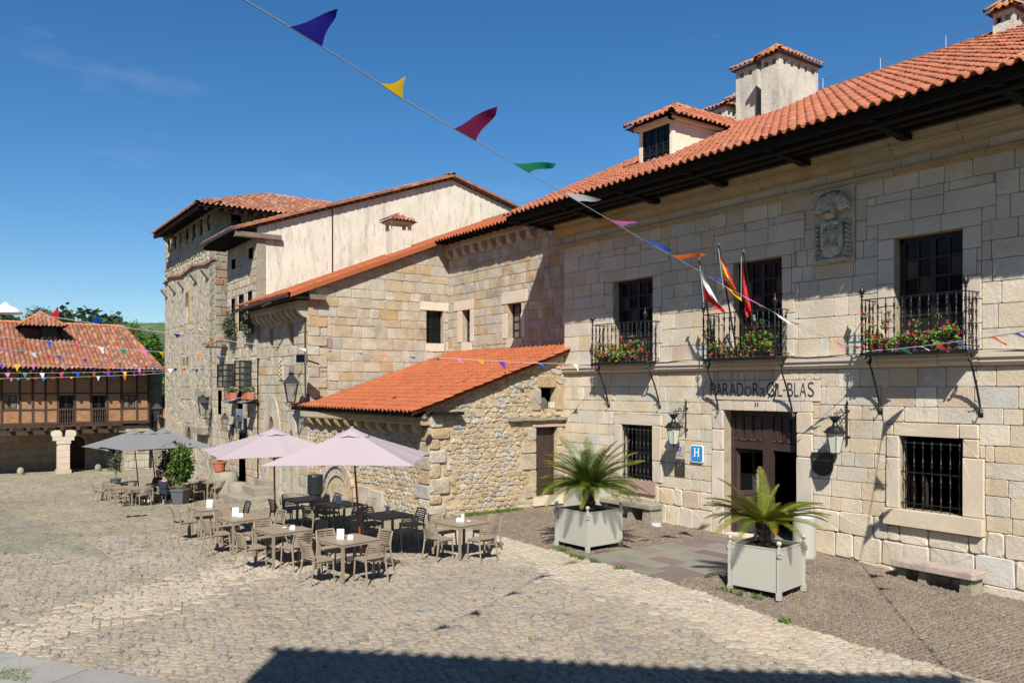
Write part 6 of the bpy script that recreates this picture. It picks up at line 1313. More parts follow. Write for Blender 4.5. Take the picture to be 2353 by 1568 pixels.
tree('umbrella_pine','dense flat-topped pine with twin crowns on the ridge',262,721,750,300,18,M['leaf_dark'],7,600); tree('umbrella_pine','right-hand crown of the flat-topped pines on the ridge',278,720,752,302,18,M['leaf_dark'],8,600)
for i,(x,w_) in enumerate(((315,22),(335,24),(352,22),(367,14),(324,20),(345,20),(300,22),(375,22))): tree('wood_tree','dark tree of the hilltop wood beside the tower, number in the row from left not distinguishable',x,736+2*(i%3),764,320+10*(i%4),w_,M['leaf_dark'],20+i,420,group='trees of the hilltop wood')['label'] = 'dark rounded tree in the hilltop wood seen just left of the tower'
tree('bright_tree','bright green leafy tree behind the right end of the half-timbered roof',308,738,860,96,84,M['leaf_bright'],9,4500,clumps=30,leaf=.2,trunk=.1,shell=.95)
tree('bright_tree','bright green tree top just above the middle of the tiled ridge',186,742,790,110,56,M['leaf_bright'],10,1500,clumps=16,leaf=.24,trunk=.1)
tree('bright_tree','bright green tree filling the gap beside the tower edge',352,775,880,100,44,M['leaf'],11,2200,clumps=20,leaf=.22,trunk=.1,shell=.95)
tree('bright_tree','low green tree top behind the ridge below the blue pennant',236,752,800,105,40,M['leaf_bright'],12,1000,clumps=12,leaf=.24,trunk=.1)
tree('street_bush','green shrub in the lane between corner house and tower',372,870,960,66,26,M['leaf'],13,900,clumps=12,leaf=.14,trunk=.1)
rnd_ = random.Random(77); hb = MB()
for k in range(90):
    a_ = rnd_.uniform(150,205); d_ = rnd_.uniform(150,250); x, y = math.cos(R_(a_))*d_, math.sin(R_(a_))*d_-16; w_ = rnd_.uniform(3,7); leafcloud(hb,(x,y,hillz(x,y)-2.5+w_*.3),(w_,w_,w_*.6),120,w_*.22,k,8,.4,.6,.9)
hb.build('hedges_and_copses',M['leaf_dark'],None,kind='stuff')
hz = MB().box(-340,25,-330,140,-9,60).build('haze',None) if False else None
# ================================================================= CAFE FURNITURE
def at_ground(x, y): return Vector((x, y, G(x,y)+.012))
def chair_proto():
    o = thing('cafe_chair','x','chair',local=True)
    MB().prism([(-.22,-.21),(.22,-.21),(.235,.20),(.20,.245),(-.20,.245),(-.235,.20)],Frame((0,0,.43),(1,0,0),(0,1,0),(0,0,1)),0,.028).build('seat',M['taupe'],o)
    MB().box(-.21,-.18,-.2,.2,.405,.43).box(.18,.21,-.2,.2,.405,.43).box(-.2,.2,.19,.22,.405,.43).build('seat_frame',M['taupe'],o)
    for sx in (-1,1):
        MB().tube([(sx*.225,.235,0),(sx*.215,.215,.25),(sx*.21,.205,.43)],[.014,.017,.019],6).build('leg',M['taupe'],o)
        MB().tube([(sx*.235,-.30,0),(sx*.225,-.25,.22),(sx*.218,-.215,.44)],[.015,.019,.021],6).build('leg',M['taupe'],o)
        MB().tube([(sx*.218,-.215,.44),(sx*.218,-.215,.55),(sx*.212,-.25,.68),(sx*.20,-.292,.785)],[.021,.021,.018,.016],6).build('back_post',M['taupe'],o)
    for k in range(7):
        z = .50+.045*k; yb = -.215-.075*max(0,(z-.55)/.25)**1.2; hw = .213-.01*(k/6); mb = MB(); t = .014 if k < 6 else .019; n = 6
        if k == 6: z += .01
        vs = []
        for i in range(n+1):
            q = -1+2*i/n; y = yb-.045*(1-q*q); x = q*hw
            vs += [(x,y-.007,z-t),(x,y+.007,z-t),(x,y+.007,z+t),(x,y-.007,z+t)]
        fs = []
        for i in range(n):
            for j in range(4): fs.append((i*4+j,i*4+(j+1)%4,(i+1)*4+(j+1)%4,(i+1)*4+j))
        mb.add(vs,fs).build('slat' if k < 6 else 'top_rail',M['taupe'],o)
    return o
def table_proto():
    o = thing('cafe_table','x','table',local=True)
    MB().box(-.46,.46,-.46,.46,.725,.738).build('tabletop',M['taupe_top'],o)
    MB().box(-.45,.45,-.45,-.42,.675,.725).box(-.45,.45,.42,.45,.675,.725).box(-.45,-.42,-.42,.42,.675,.725).box(.42,.45,-.42,.42,.675,.725).build('apron',M['taupe'],o)
    for sx in (-1,1):
        for sy in (-1,1): MB().box(sx*.425-.025,sx*.425+.025,sy*.425-.025,sy*.425+.025,0,.674).build('leg',M['taupe'],o)
    return o
CH = chair_proto(); TB = table_proto(); usedC = [False]; usedT = [False]
def place(proto, flag, loc, rz, label, group):
    o = proto if not flag[0] else copy_tree(proto); flag[0] = True
    o.location = loc; o.rotation_euler = (0,0,rz); o['label'] = label; o['group'] = group; return o
SD = {'n':((0,-1),0,'near left'),'r':((1,0),math.pi/2,'near right'),'l':((-1,0),-math.pi/2,'far left'),'f':((0,1),math.pi,'far right')}
def set_table(x, y, rz, desc, sides, off=.66, group='cafe tables on the cobbled square', seed=0):
    rnd = random.Random(int(x*-37+y*11)+seed); a = R_(rz); t_ = place(TB,usedT,at_ground(x,y),a,'square taupe table, '+desc,group)
    for s_ in sides:
        (dx,dy),r0,nm = SD[s_]; o_ = off+rnd.uniform(-.03,.08); l_ = rnd.uniform(-.07,.07); px_, py_ = dx*o_+(dy!=0)*l_, dy*o_+(dx!=0)*l_
        X = x+px_*math.cos(a)-py_*math.sin(a); Y = y+px_*math.sin(a)+py_*math.cos(a)
        place(CH,usedC,at_ground(X,Y),a+r0+rnd.uniform(-.14,.14),'slatted chair, '+nm+' side of '+desc,'slatted cafe chairs')
    return t_
T = {}
TT = [('T1',-15.25,-9.87,10,'the frontmost table with card and white napkin box','nrlf'),('T2',-17.15,-10.55,7,'the front left table with ashtray and white cup','nrlf'),
 ('T3',-15.70,-6.93,9,'the right-hand table by the rubble corner','nrlf'),('T4',-19.22,-10.78,8,'the left table with card and napkin box','nrlf'),
 ('T5',-21.5,-10.88,6,'the leftmost pink-parasol table with one menu card','nrlf'),('T6',-17.68,-7.80,7,'the shaded table behind the front mast','nrlf'),
 ('T7',-20.05,-8.02,9,'the table with menu card by the carved arch','nrlf'),('T8',-21.75,-8.3,5,'the farthest shaded table near the black bin','nrlf')]
for k_,x,y,rz_,d_,s_ in TT: T[k_] = (x,y,R_(rz_)); set_table(x,y,rz_,d_,s_)
def cr_(v,x,y): p = S(v,x,y,g=True); return p.x-.50, p.y+.40
for (v,x,y),d_,s_ in ((('s1',475,1430),'the middle left table of the grey-parasol terrace','rlf'),(('s1',690,1450),'the front table of the grey-parasol terrace','nrf'),(('s1',355,1370),'the leftmost table of the grey-parasol terrace','nlf'),(('s1',1757,1362),'the table right of the potted green bush','nrlf')):
    X_,Y_ = cr_(v,x,y); set_table(X_,Y_,8,d_,s_,group='tables of the far terrace')
pX = S('s1',1560,1100,t=36.5); set_table(pX.x,pX.y,8,'the table where the far man sits','rf',group='tables of the far terrace')
def on_table(k, u, v): x,y,a = T[k]; return Vector((x+u*math.cos(a)-v*math.sin(a), y+u*math.sin(a)+v*math.cos(a), G(x,y)+.012+.7395))
VA = R_(54.8)
def card(k, u, v, lab, h=.20, w_=.145, m_='white'):
    p = on_table(k,u,v); F = Frame(p,(math.cos(VA),math.sin(VA),0),(0,0,1),(math.sin(VA),-math.cos(VA),0)); o = thing('menu_card',lab,'menu card',p,group='menu cards standing on the tables')
    MB().add([F.p(-w_/2,0,.02),F.p(w_/2,0,.02),F.p(w_/2,h,0),F.p(-w_/2,h,0),F.p(-w_/2,0,-.02),F.p(w_/2,0,-.02)],[(0,1,2,3),(5,4,3,2)]).build('card',M[m_] if m_ in M else m_,o)
    if m_ == 'white':
        mb = MB(); mb.box(-.05,-.035,h-.035,h-.02,.004,.006,fr=F); mb.box(-.01,.025,h-.028,h-.022,.004,.006,fr=F)
        for i in range(6): mb.box(-.045,.045-.02*(i%2),h-.06-.018*i,h-.058-.018*i,.006+.002*i,.008+.002*i,fr=F)
        mb.build('print',mat('faint_print%s'%k,base=(.35,.36,.38)),o)
    return o
card('T1',-.12,-.12,'white menu card on the frontmost table'); card('T4',-.28,-.05,'white menu card on the left table beside a napkin box'); card('T5',.0,-.05,'white menu card on the leftmost table under the pink parasols'); card('T7',.0,-.02,'white menu card on the table below the carved arch')
acr = mat('clear_acrylic', base=(.62,.64,.64), rough=.1, trans=.3)
card('T3',.05,-.02,'narrow clear acrylic menu holder on the right-hand table',.19,.075,acr); card('T6',.0,.0,'narrow acrylic menu holder on the shaded table',.19,.09,acr)
def napkin(k,u,v,lab):
    p = on_table(k,u,v); o = thing('napkin_box',lab,'napkin box',p,group='white napkin boxes')
    F = Frame(p,(math.cos(VA+.2),math.sin(VA+.2),0),(0,0,1),(math.sin(VA+.2),-math.cos(VA+.2),0)); MB().box(-.055,.055,0,.06,-.045,.045,fr=F).build('box',M['white'],o); MB().box(-.04,.045,.061,.085,-.03,.03,fr=F).build('napkins',M['white'],o)
napkin('T1',.05,.0,'white napkin box beside the card on the frontmost table'); napkin('T2',.2,.12,'white napkin box on the front left table'); napkin('T3',-.08,-.03,'white napkin box on the right-hand table'); napkin('T4',-.10,.0,'white napkin box behind the card on the left table')
def ashtray(p,lab,s_=1.): return tag(MB().lathe([(.045*s_,0),(.06*s_,.01),(.065*s_,.028),(.055*s_,.03),(.05*s_,.015),(.01,.012)],p,14).build('ashtray',acr,None,smooth=True),lab,'ashtray','glass ashtrays')
ashtray(on_table('T2',-.02,.05),'round glass ashtray on the front left table'); ashtray(on_table('T3',.12,.1),'round glass ashtray on the right-hand table')
# parasols
def parasol(kind, base, top, side, rz, ze, za, cm, pm, lab, grp, vent=True, wav=0.):
    base = Vector(base); o = thing('parasol',lab,'parasol',base,group=grp); top = Vector(top); ax = (top-base).normalized()
    MB().tube([base,base+(top-base)*.5,top+ax*.02],[.026,.024,.02],8).build('mast',pm,o)
    MB().box(base.x-.32,base.x+.32,base.y-.32,base.y+.32,base.z-.002,base.z+.05).build('base_plate',M['ironplate'],o)
    a = R_(rz); c = Vector((top.x,top.y,0)); zz = base.z
    def P(u,v,z): return Vector((c.x+u*math.cos(a)-v*math.sin(a),c.y+u*math.sin(a)+v*math.cos(a),z))
    h = side/2; rim = [(-h,-h),(0,-h),(h,-h),(h,0),(h,h),(0,h),(-h,h),(-h,0)]
    ri = []
    n = 6; mb = MB(); vs = [P(0,0,zz+za)]; 
    for k in range(1,n+1):
        q = k/n
        for i in range(8):
            for j in range(3):
                f_ = j/3; (x0_,y0_),(x1_,y1_) = rim[i],rim[(i+1)%8]; x_, y_ = x0_+(x1_-x0_)*f_, y0_+(y1_-y0_)*f_
                rr_ = 1-.05*math.sin(math.pi*f_)*q; z_ = za+(ze-za)*(q**.93)-.035*math.sin(math.pi*f_)*q*(1-q*.6)-(.0 if i%2 else 0)
                if j == 0 and i%2 == 0: z_ -= .02*q
                vs.append(P(x_*q*rr_,y_*q*rr_,zz+z_))
    fs = [(0,1+i,1+(i+1)%24) for i in range(24)]
    for k in range(1,n):
        for i in range(24): fs.append((1+(k-1)*24+i,1+k*24+i,1+k*24+(i+1)%24,1+(k-1)*24+(i+1)%24))
    can = mb.add(vs,fs).build('canopy',cm,o); cs = can.modifiers.new('thick','SOLIDIFY'); cs.thickness = .006
    mb = MB(); vs = [P(0,0,zz+za+.045)]; v0 = .21*side/3
    for k,(q,dz) in enumerate(((.5,.03),(1.,-.02))):
        for i in range(16): an = 2*math.pi*i/16; r_ = .40*q*(1+.05*math.cos(4*an+math.pi))*(1 if i%2 else .96); vs.append(P(r_*math.cos(an),r_*math.sin(an),zz+za-(za-ze)*(r_/h)**.93+.035+(.010*(-1)**i if k else 0)))
    fs = [(0,1+i,1+(i+1)%16) for i in range(16)]+[(1+i,17+i,17+(i+1)%16,1+(i+1)%16) for i in range(16)]
    mb.add(vs,fs).build('vent_cap',cm,o,smooth=True)
    MB().lathe([(.04,0),(.035,.02),(.0,.03)],P(0,0,zz+za+.035),8).build('finial',cm,o)
    for i in range(8):
        x_,y_ = rim[i]; MB().tube([P(0,0,zz+za-.06),P(x_*.5,y_*.5,zz+za+(ze-za)*.52-.045),P(x_*.96,y_*.96,zz+ze-.03)],.010,4).build('rib',pm,o); MB().tube([P(0,0,zz+za-.75),P(x_*.5,y_*.5,zz+za+(ze-za)*.52-.05)],.008,4).build('strut',pm,o)
    MB().tube([P(.03,.02,zz+za-1.2),P(.05,.03,zz+za-1.6),P(.03,.0,zz+za-1.75),P(.06,.02,zz+za-1.5)],.006,4).build('pull_cord',M['white'],o); return o
bR = at_ground(-16.47,-9.03); parasol('p',bR,(-16.60,-9.20,2.86),3.1,-35.2,2.22,2.86,M['pink'],M['polewood'],'pale pink parasol in front, overlapping the other pink one','pale pink parasols')
bL = at_ground(-20.05,-9.72); tl = S('D',629,986,t=20.3); parasol('p',bL,tl,3.1,-8,2.18,tl.z-bL.z,M['pink'],M['polewood'],'pale pink parasol on the left, partly behind the front one','pale pink parasols')
b3 = S('s1',1225,1360,g=True); b3.z = G(b3.x,b3.y); t3 = S('D',375.6,984,t=(b3-Vector(CAM)).dot(Vector((*VW,0)))); parasol('g',b3,t3,3.35,9,2.45,t3.z-b3.z,M['greycanvas'],M['poleblack'],'grey parasol in front of the other two, right-hand one','grey parasols')
for nm,px_,t_,lab in (('a',344.6,36.,'middle grey parasol, mostly hidden behind the right-hand one'),('b',305.5,37.5,'leftmost grey parasol of the three')):
    tp = S('D',px_,987.5,t=t_); pb_ = Vector((tp.x+.25,tp.y+.25,G(tp.x,tp.y))); parasol('g',pb_,tp,3.4,9,2.5,tp.z-pb_.z,M['greycanvas'],M['poleblack'],lab,'grey parasols')

# ================================================================= PLANTERS WITH CYCADS
def planter(cx, cy, rz, side, h, lab, z0=None):
    z = G(cx,cy) if z0 is None else z0; o = thing('planter_box',lab,'planter',(cx,cy,z),R_(rz),group='pale grey-green square planter boxes',local=True); s_ = side/2; t_ = .03
    for k in range(4):
        a = k*math.pi/2; F = Frame((0,0,0),(math.cos(a),math.sin(a),0),(0,0,1),(math.sin(a),-math.cos(a),0)); MB().box(-s_+.04,s_-.04,.12,h-.03,s_-t_,s_-.005,fr=F).build('side_panel',M['greenpaint'],o)
        MB().box(-s_+.04,s_-.04,h-.035,h-.015,s_-t_-.01,s_+.003,fr=F).build('rim',M['greenpaint'],o)
    for sx in (-1,1):
        for sy in (-1,1):
            p = MB().box(sx*s_-.03*1,sx*s_+.03*1,sy*s_-.03,sy*s_+.03,.11,h).box(sx*s_-.042,sx*s_+.042,sy*s_-.042,sy*s_+.042,0,.125).build('corner_post',M['greenpaint'],o)
            MB().lathe([(.03,0),(.035,.012),(.018,.03),(.018,.05),(.04,.065),(.05,.095),(.04,.13),(.0,.145)],(sx*s_,sy*s_,h),12).build('ball_finial',M['greenpaint'],o,smooth=True)
            u = Vector((sx,sy,0)).normalized(); c0 = Vector((sx*s_,sy*s_,h-.11))+u*.055; w2 = Vector((-u.y,u.x,0)); MB().tube([c0+w2*.042*math.cos(q*.63)+Vector((0,0,.042*math.sin(q*.63))) for q in range(11)],.009,6).build('lifting_ring',M['greenpaint'],o,smooth=True)
    mb = MB(); n = 14; r = random.Random(3); vs = [(-s_+.04+(2*s_-.08)*i/n,-s_+.04+(2*s_-.08)*j/n,h-.09+r.uniform(-.02,.02)) for j in range(n+1) for i in range(n+1)]
    mb.add(vs,[(j*(n+1)+i,j*(n+1)+i+1,(j+1)*(n+1)+i+1,(j+1)*(n+1)+i) for j in range(n) for i in range(n)]).build('mulch',M['soil'],o); return o
def frond_mesh(L, droop, seed, lw=.19, base=.0):
    """arched rachis along +x with paired narrow leaflets"""
    r = random.Random(seed); mb = MB(); pts = []; n = 56; x = z = 0.; a = .55
    for i in range(n+1): pts.append(Vector((x,0,z))); s_ = i/n; a = .5-droop*s_**1.2; x += math.cos(a)*L/n; z += math.sin(a)*L/n
    for i in range(n): 
        if i%4 == 0: j = min(n,i+4); mb.tube([pts[i],pts[j]],.009*(1-i/n)+.002,4,False,tint=.55+base)
    for i in range(5,n+1):
        for q_ in (0,.5):
            s_ = min(1,(i+q_)/n); w_ = lw*(math.sin(math.pi*min(1,.12+s_*.86))**.6)*r.uniform(.74,1.14); d = (pts[min(i+1,n)]-pts[i-1]).normalized(); up = Vector((-d.z,0,d.x))
            for sg in (-1,1):
                out = (Vector((0,sg,0))*.9+d*(.40+.35*s_)+up*(.32-.05*s_)).normalized(); p = pts[i]; tip = p+out*w_+Vector((0,0,-.03*w_/lw)); b_ = d*.0074; mid = p+out*w_*.5+up*.006; tn = min(1,max(0,.25+base+.35*(s_ > .85)+r.gauss(0,.10)))
                mb.add([p-b_,p+b_,mid+b_*.9,mid-b_*.9,tip],[(0,1,2,3),(3,2,4)],tn)
    return mb
fr_cache = {}
def cycad(cx, cy, z, n, L, lab, seed, trunk_h, elev=(0,1), hues=(0,.2), tw=.14, special=()):
    o = thing('cycad_palm',lab,'palm',(cx,cy,z),group='cycads growing in the planters'); r = random.Random(seed); mb = MB()
    prof = []; 
    for k in range(9): q = k/8; prof.append((tw*(1+.15*math.sin(q*20)+.1*r.uniform(-1,1))*(1.05-.15*q),trunk_h*q))
    mb.lathe(prof,(cx,cy,z),12)
    for k in range(160):
        a = r.uniform(0,6.28); q = r.random(); p = Vector((cx+tw*.95*math.cos(a),cy+tw*.95*math.sin(a),z+trunk_h*q)); u = Vector((math.cos(a),math.sin(a),.5+r.uniform(-.4,.7))).normalized(); w2 = Vector((-math.sin(a),math.cos(a),0))*.012
        mb.add([p-w2,p+w2,p+u*r.uniform(.03,.07)],[(0,1,2)])
    mb.build('trunk',M['trunk'],o)
    mb = MB()
    for k in range(40): a = r.uniform(0,6.28); q = abs(r.gauss(0,.5)); p = Vector((cx,cy,z+trunk_h)); mb.tube([p,p+Vector((math.cos(a)*.08*q,math.sin(a)*.08*q,.09+.05*r.random()))],[.012,.004],4,tint=r.random())
    mb.build('crown_heart',mat('woolly_crown_heart%d'%seed,base=(.30,.22,.13),rough=1),o)
    vars_ = []
    for k in range(6):
        key = (seed,k); m_ = frond_mesh(L,(.6,.75,.95,1.1,.9,1.4)[k],seed*10+k,.17*L/1.1+.02,hues[0]+(hues[1]-hues[0])*r.random()); me = bpy.data.meshes.new('frond'); me.from_pydata(m_.v,[],m_.f); finish(me,m_.t,False); me.materials.append(M['frond']); vars_.append(me)
    top = Vector((0,0,trunk_h+.02))
    for k in range(n):
        a = k*2.399+r.uniform(-.2,.2); q = (k+.5)/n; pit = elev[0]+(elev[1]-elev[0])*(1-q)**1.7+r.uniform(-.08,.08); ob = bpy.data.objects.new('frond',vars_[r.choice((0,1,2)) if q < .5 else r.choice((2,3,4,5))]); COL.objects.link(ob); ob.parent = o
        s_ = r.uniform(.82,1.08); ob.matrix_local = Matrix.Translation(top) @ Matrix.Rotation(a,4,'Z') @ Matrix.Rotation(-pit,4,'Y') @ Matrix.Rotation(r.uniform(-.25,.25),4,'X') @ Matrix.Scale(s_,4)
    for a,pit,s_,vi in special:
        ob = bpy.data.objects.new('frond',vars_[vi]); COL.objects.link(ob); ob.parent = o; ob.matrix_local = Matrix.Translation(top) @ Matrix.Rotation(a,4,'Z') @ Matrix.Rotation(-pit,4,'Y') @ Matrix.Scale(s_,4)
    return o
pc1 = (-9.87,-3.72); pc2 = (-14.80,-3.95)
planter(*pc1,10,.99,.93,'pale grey-green planter box nearest the viewer, beside the door path'); planter(*pc2,3,1.08,.93,'pale grey-green planter box left of the door path'); planter(-18.75,-.62,2,.95,.95,'pale grey-green planter box half hidden against the hotel wall')
MB().lathe([(.1,0),(.1,.25)],(-18.75,-.62,.86),8)
RTa = math.atan2(RT[1],RT[0])                      # direction pointing right in the view
cycad(pc2[0],pc2[1],.84+G(*pc2),72,1.42,'full green cycad in the planter left of the door path',3,.52,(-.22,.8),(.02,.24),.16)
cycad(pc1[0]-.10,pc1[1]+.05,.80+G(*pc1),28,1.2,'thinner yellowing cycad with one upright frond in the nearest planter',4,.42,(-.10,.35),(.12,.36),.13,special=((RTa+1.5,1.02,.95,0),(RTa+3.0,.55,1.05,0),(RTa+3.3,.25,1.1,1),(RTa+.1,.15,1.05,1),(RTa-.2,.0,1.05,1),(RTa+.4,.9,.7,0)))
mb = MB(); 
cb = Vector((-11.15,-.72,G(-11.15,-.7))); cbn = thing('litter_bin','pale grey-green cylindrical litter bin right of the open doorway','litter bin',cb)
MB().lathe([(.245,0),(.245,.02),(.25,.03),(.25,.90),(.235,.93)],cb,28).build('body',M['greenpaint'],cbn,smooth=False); MB().lathe([(.20,.86),(.235,.97),(.24,.985),(.22,.985),(.18,.93)],cb,24).build('bag_rim',M['white'],cbn,smooth=True); MB().box(cb.x-.2,cb.x-.02,cb.y-.235,cb.y-.2,cb.z+.93,cb.z+.965).build('blue_print',M['deepblue'],cbn)
# stone benches
def bench(x0,x1,y0,y1,zt,th,legs,lab,material,g_='stone benches against the hotel wall'):
    o = thing('stone_bench',lab,'bench',((x0+x1)/2,(y0+y1)/2,G((x0+x1)/2,y0)),group=g_); r = random.Random(int(x0*7)); zs_ = [zt-th,zt]
    FB_ = Frame((0,0,zt-th),(1,0,0),(0,1,0),(0,0,1)); cuts = [x0]+[x0+(x1-x0)*q for q in ((.47,) if x1-x0 > 2 else ())]+[x1]
    for i in range(len(cuts)-1): a,b = cuts[i]+.008,cuts[i+1]-.008; emit(o,'bench_slab',[chamfer([(a,y0),(b,y0+r.uniform(-.02,.02)),(b,y1),(a,y1)],.05,.01,r)],FB_,material,depth=th,bev=.03,bulge=0,base=0,seed=i+3)
    for (a,b,y_) in legs: z0 = G(a,y_)-.05; MB().add([(a,y_,z0),(b,y_,z0),(b+.03,y1,z0),(a,y1,z0),(a+.03,y_+.03,zt-th),(b-.01,y_+.02,zt-th),(b,y1,zt-th),(a+.02,y1,zt-th)],[(0,1,5,4),(1,2,6,5),(2,3,7,6),(3,0,4,7)]).build('bench_leg',M['quoin'],o)
    return o
pkst = mat('pinkish_worn_stone',ramp=[(0,(.34,.27,.225)),(1,(.40,.32,.26))],noise=(3,.18),fine=(24,.12),bump=(16,.6,.03,.5))
zbR = S('r3',700,1165,Y=-.6).z; bench(-9.22,-7.52,-.62,-.12,zbR,.13,((-9.12,-8.94,-.5),(-8.70,-8.52,-.5),(-7.86,-7.62,-.55)),'pinkish stone bench on three rough legs under the big barred window',pkst)
zbL = S('r2',760,900,Y=-.5).z; bench(-18.35,-16.15,-.55,-.06,zbL,.14,((-18.3,-18.1,-.4),(-17.2,-17.0,-.45),(-16.55,-16.2,-.5)),'grey stone bench behind the left cycad planter',M['quoin'])
p = Vector((-15.84,-.62,G(-15.8,-.6)+.01)); o = thing('ground_ashtray','small glass and metal ashtray box standing on the pebbles','ashtray',p); MB().lathe([(.13,0),(.13,.03),(.12,.035),(.12,.09),(.10,.095)],p,12).build('box',acr,o); MB().box(p.x-.07,p.x+.05,p.y-.128,p.y-.12,p.z+.035,p.z+.08).build('label_strip',M['white'],o)

# ================================================================= SIGNS ON THE WALL
def rrect(u0,u1,v0,v1,r_,n=4):
    out = []
    for cx,cy,a0 in ((u1-r_,v0+r_,-90),(u1-r_,v1-r_,0),(u0+r_,v1-r_,90),(u0+r_,v0+r_,180)):
        for k in range(n+1): a = R_(a0+90*k/n); out.append((cx+r_*math.cos(a),cy+r_*math.sin(a)))
    return out
hs_ = thing('hotel_category_sign','blue enamel sign with white H and four dots beside the lantern','sign',(-14.9,-.06,2.0))
MB().prism(rrect(-15.13,-14.69,1.785,2.245,.05),FM,.05,.07).build('white_border',M['white'],hs_); MB().prism(rrect(-15.105,-14.715,1.81,2.22,.04),FM,.071,.076).build('blue_face',M['bluepaint'],hs_)
mb = MB(); 
for a,b,c,d in ((-14.995,-14.955,1.95,2.16),(-14.865,-14.825,1.95,2.16),(-14.96,-14.86,2.045,2.07),(-15.02,-14.93,1.94,1.955),(-14.89,-14.80,1.94,1.955),(-15.02,-14.93,2.155,2.17),(-14.89,-14.80,2.155,2.17)): mb.box(a,b,c,d,.077,.079,fr=FM)
mb.build('letter_H',M['white'],hs_)
for k in range(4): MB().prism([(-15.03+.08*k+.018*math.cos(q),1.875+.018*math.sin(q)) for q in [j*.785 for j in range(8)]],FM,.077,.079).build('dot',M['terrapot'],hs_)
qs = thing('quality_sign','clear plate with small blue Q badge under the left lantern','sign',(-15.55,-.05,2.0)); MB().box(-15.75,-15.34,1.83,2.19,.045,.05,fr=FM).build('plate',mat('clear_beige_plate',base=(.44,.38,.29),rough=.15),qs); MB().box(-15.62,-15.50,2.04,2.16,.051,.055,fr=FM).build('badge',M['deepblue'],qs)
mb = MB(); glyph(mb,'Q',-15.59,-15.53,2.065,2.135,FM,.057); mb.build('letter_Q',M['white'],qs); MB().box(-15.69,-15.42,1.985,2.0,.051,.053,fr=FM).build('orange_line',PM['orange'],qs); MB().add([FM.p(-15.72,1.90,.052),FM.p(-15.55,1.945,.052),FM.p(-15.38,1.90,.052),FM.p(-15.55,1.915,.052)],[(0,1,2,3)]).build('blue_arc',PM['blue'],qs)
pq = thing('bronze_plaque','dark bronze plaque with round emblem below the clear plate','plaque',(-15.5,-.05,1.6)); MB().box(-15.72,-15.36,1.375,1.765,.035,.055,fr=FM).box(-15.70,-15.38,1.395,1.745,.055,.058,fr=FM).build('plate',M['bronze'],pq)
gm = mat('worn_brass',base=(.18,.16,.12),rough=.4,metal=.6); mb = MB(); mb.tube([FM.p(-15.54+.05*math.cos(q*.7),1.67+.05*math.sin(q*.7),.06) for q in range(10)],.006,4)
for i in range(4): mb.box(-15.66+.015*(i%2),-15.42-.015*(i%2),1.58-.05*i,1.595-.05*i,.058,.061,fr=FM)
mb.build('relief_marks',gm,pq)
ps = thing('shield_sign','dark green shield-shaped hotel sign beside the right lantern','sign',(-11.13,-.05,2.0)); shp = [(-11.42,2.29),(-11.40,1.99)]+[(-11.13-.27*math.cos(q*math.pi/8),1.97-.21*math.sin(q*math.pi/8)) for q in range(0,9)]+[(-10.86,1.99),(-10.84,2.31)]
MB().prism(shp,FM,.06,.085).build('board',mat('dark_green_enamel',base=(.012,.022,.024),rough=.35),ps); mb = MB(); glyph(mb,'PARADORES',-11.36,-10.90,2.095,2.155,FM,.087); mb.build('lettering',M['gold'],ps)
mb = MB(); mb.tube([FM.p(-11.36+.04*k,2.03+.006*math.sin(k),.087) for k in range(12)],.003,4); mb.build('underline',M['gold'],ps)

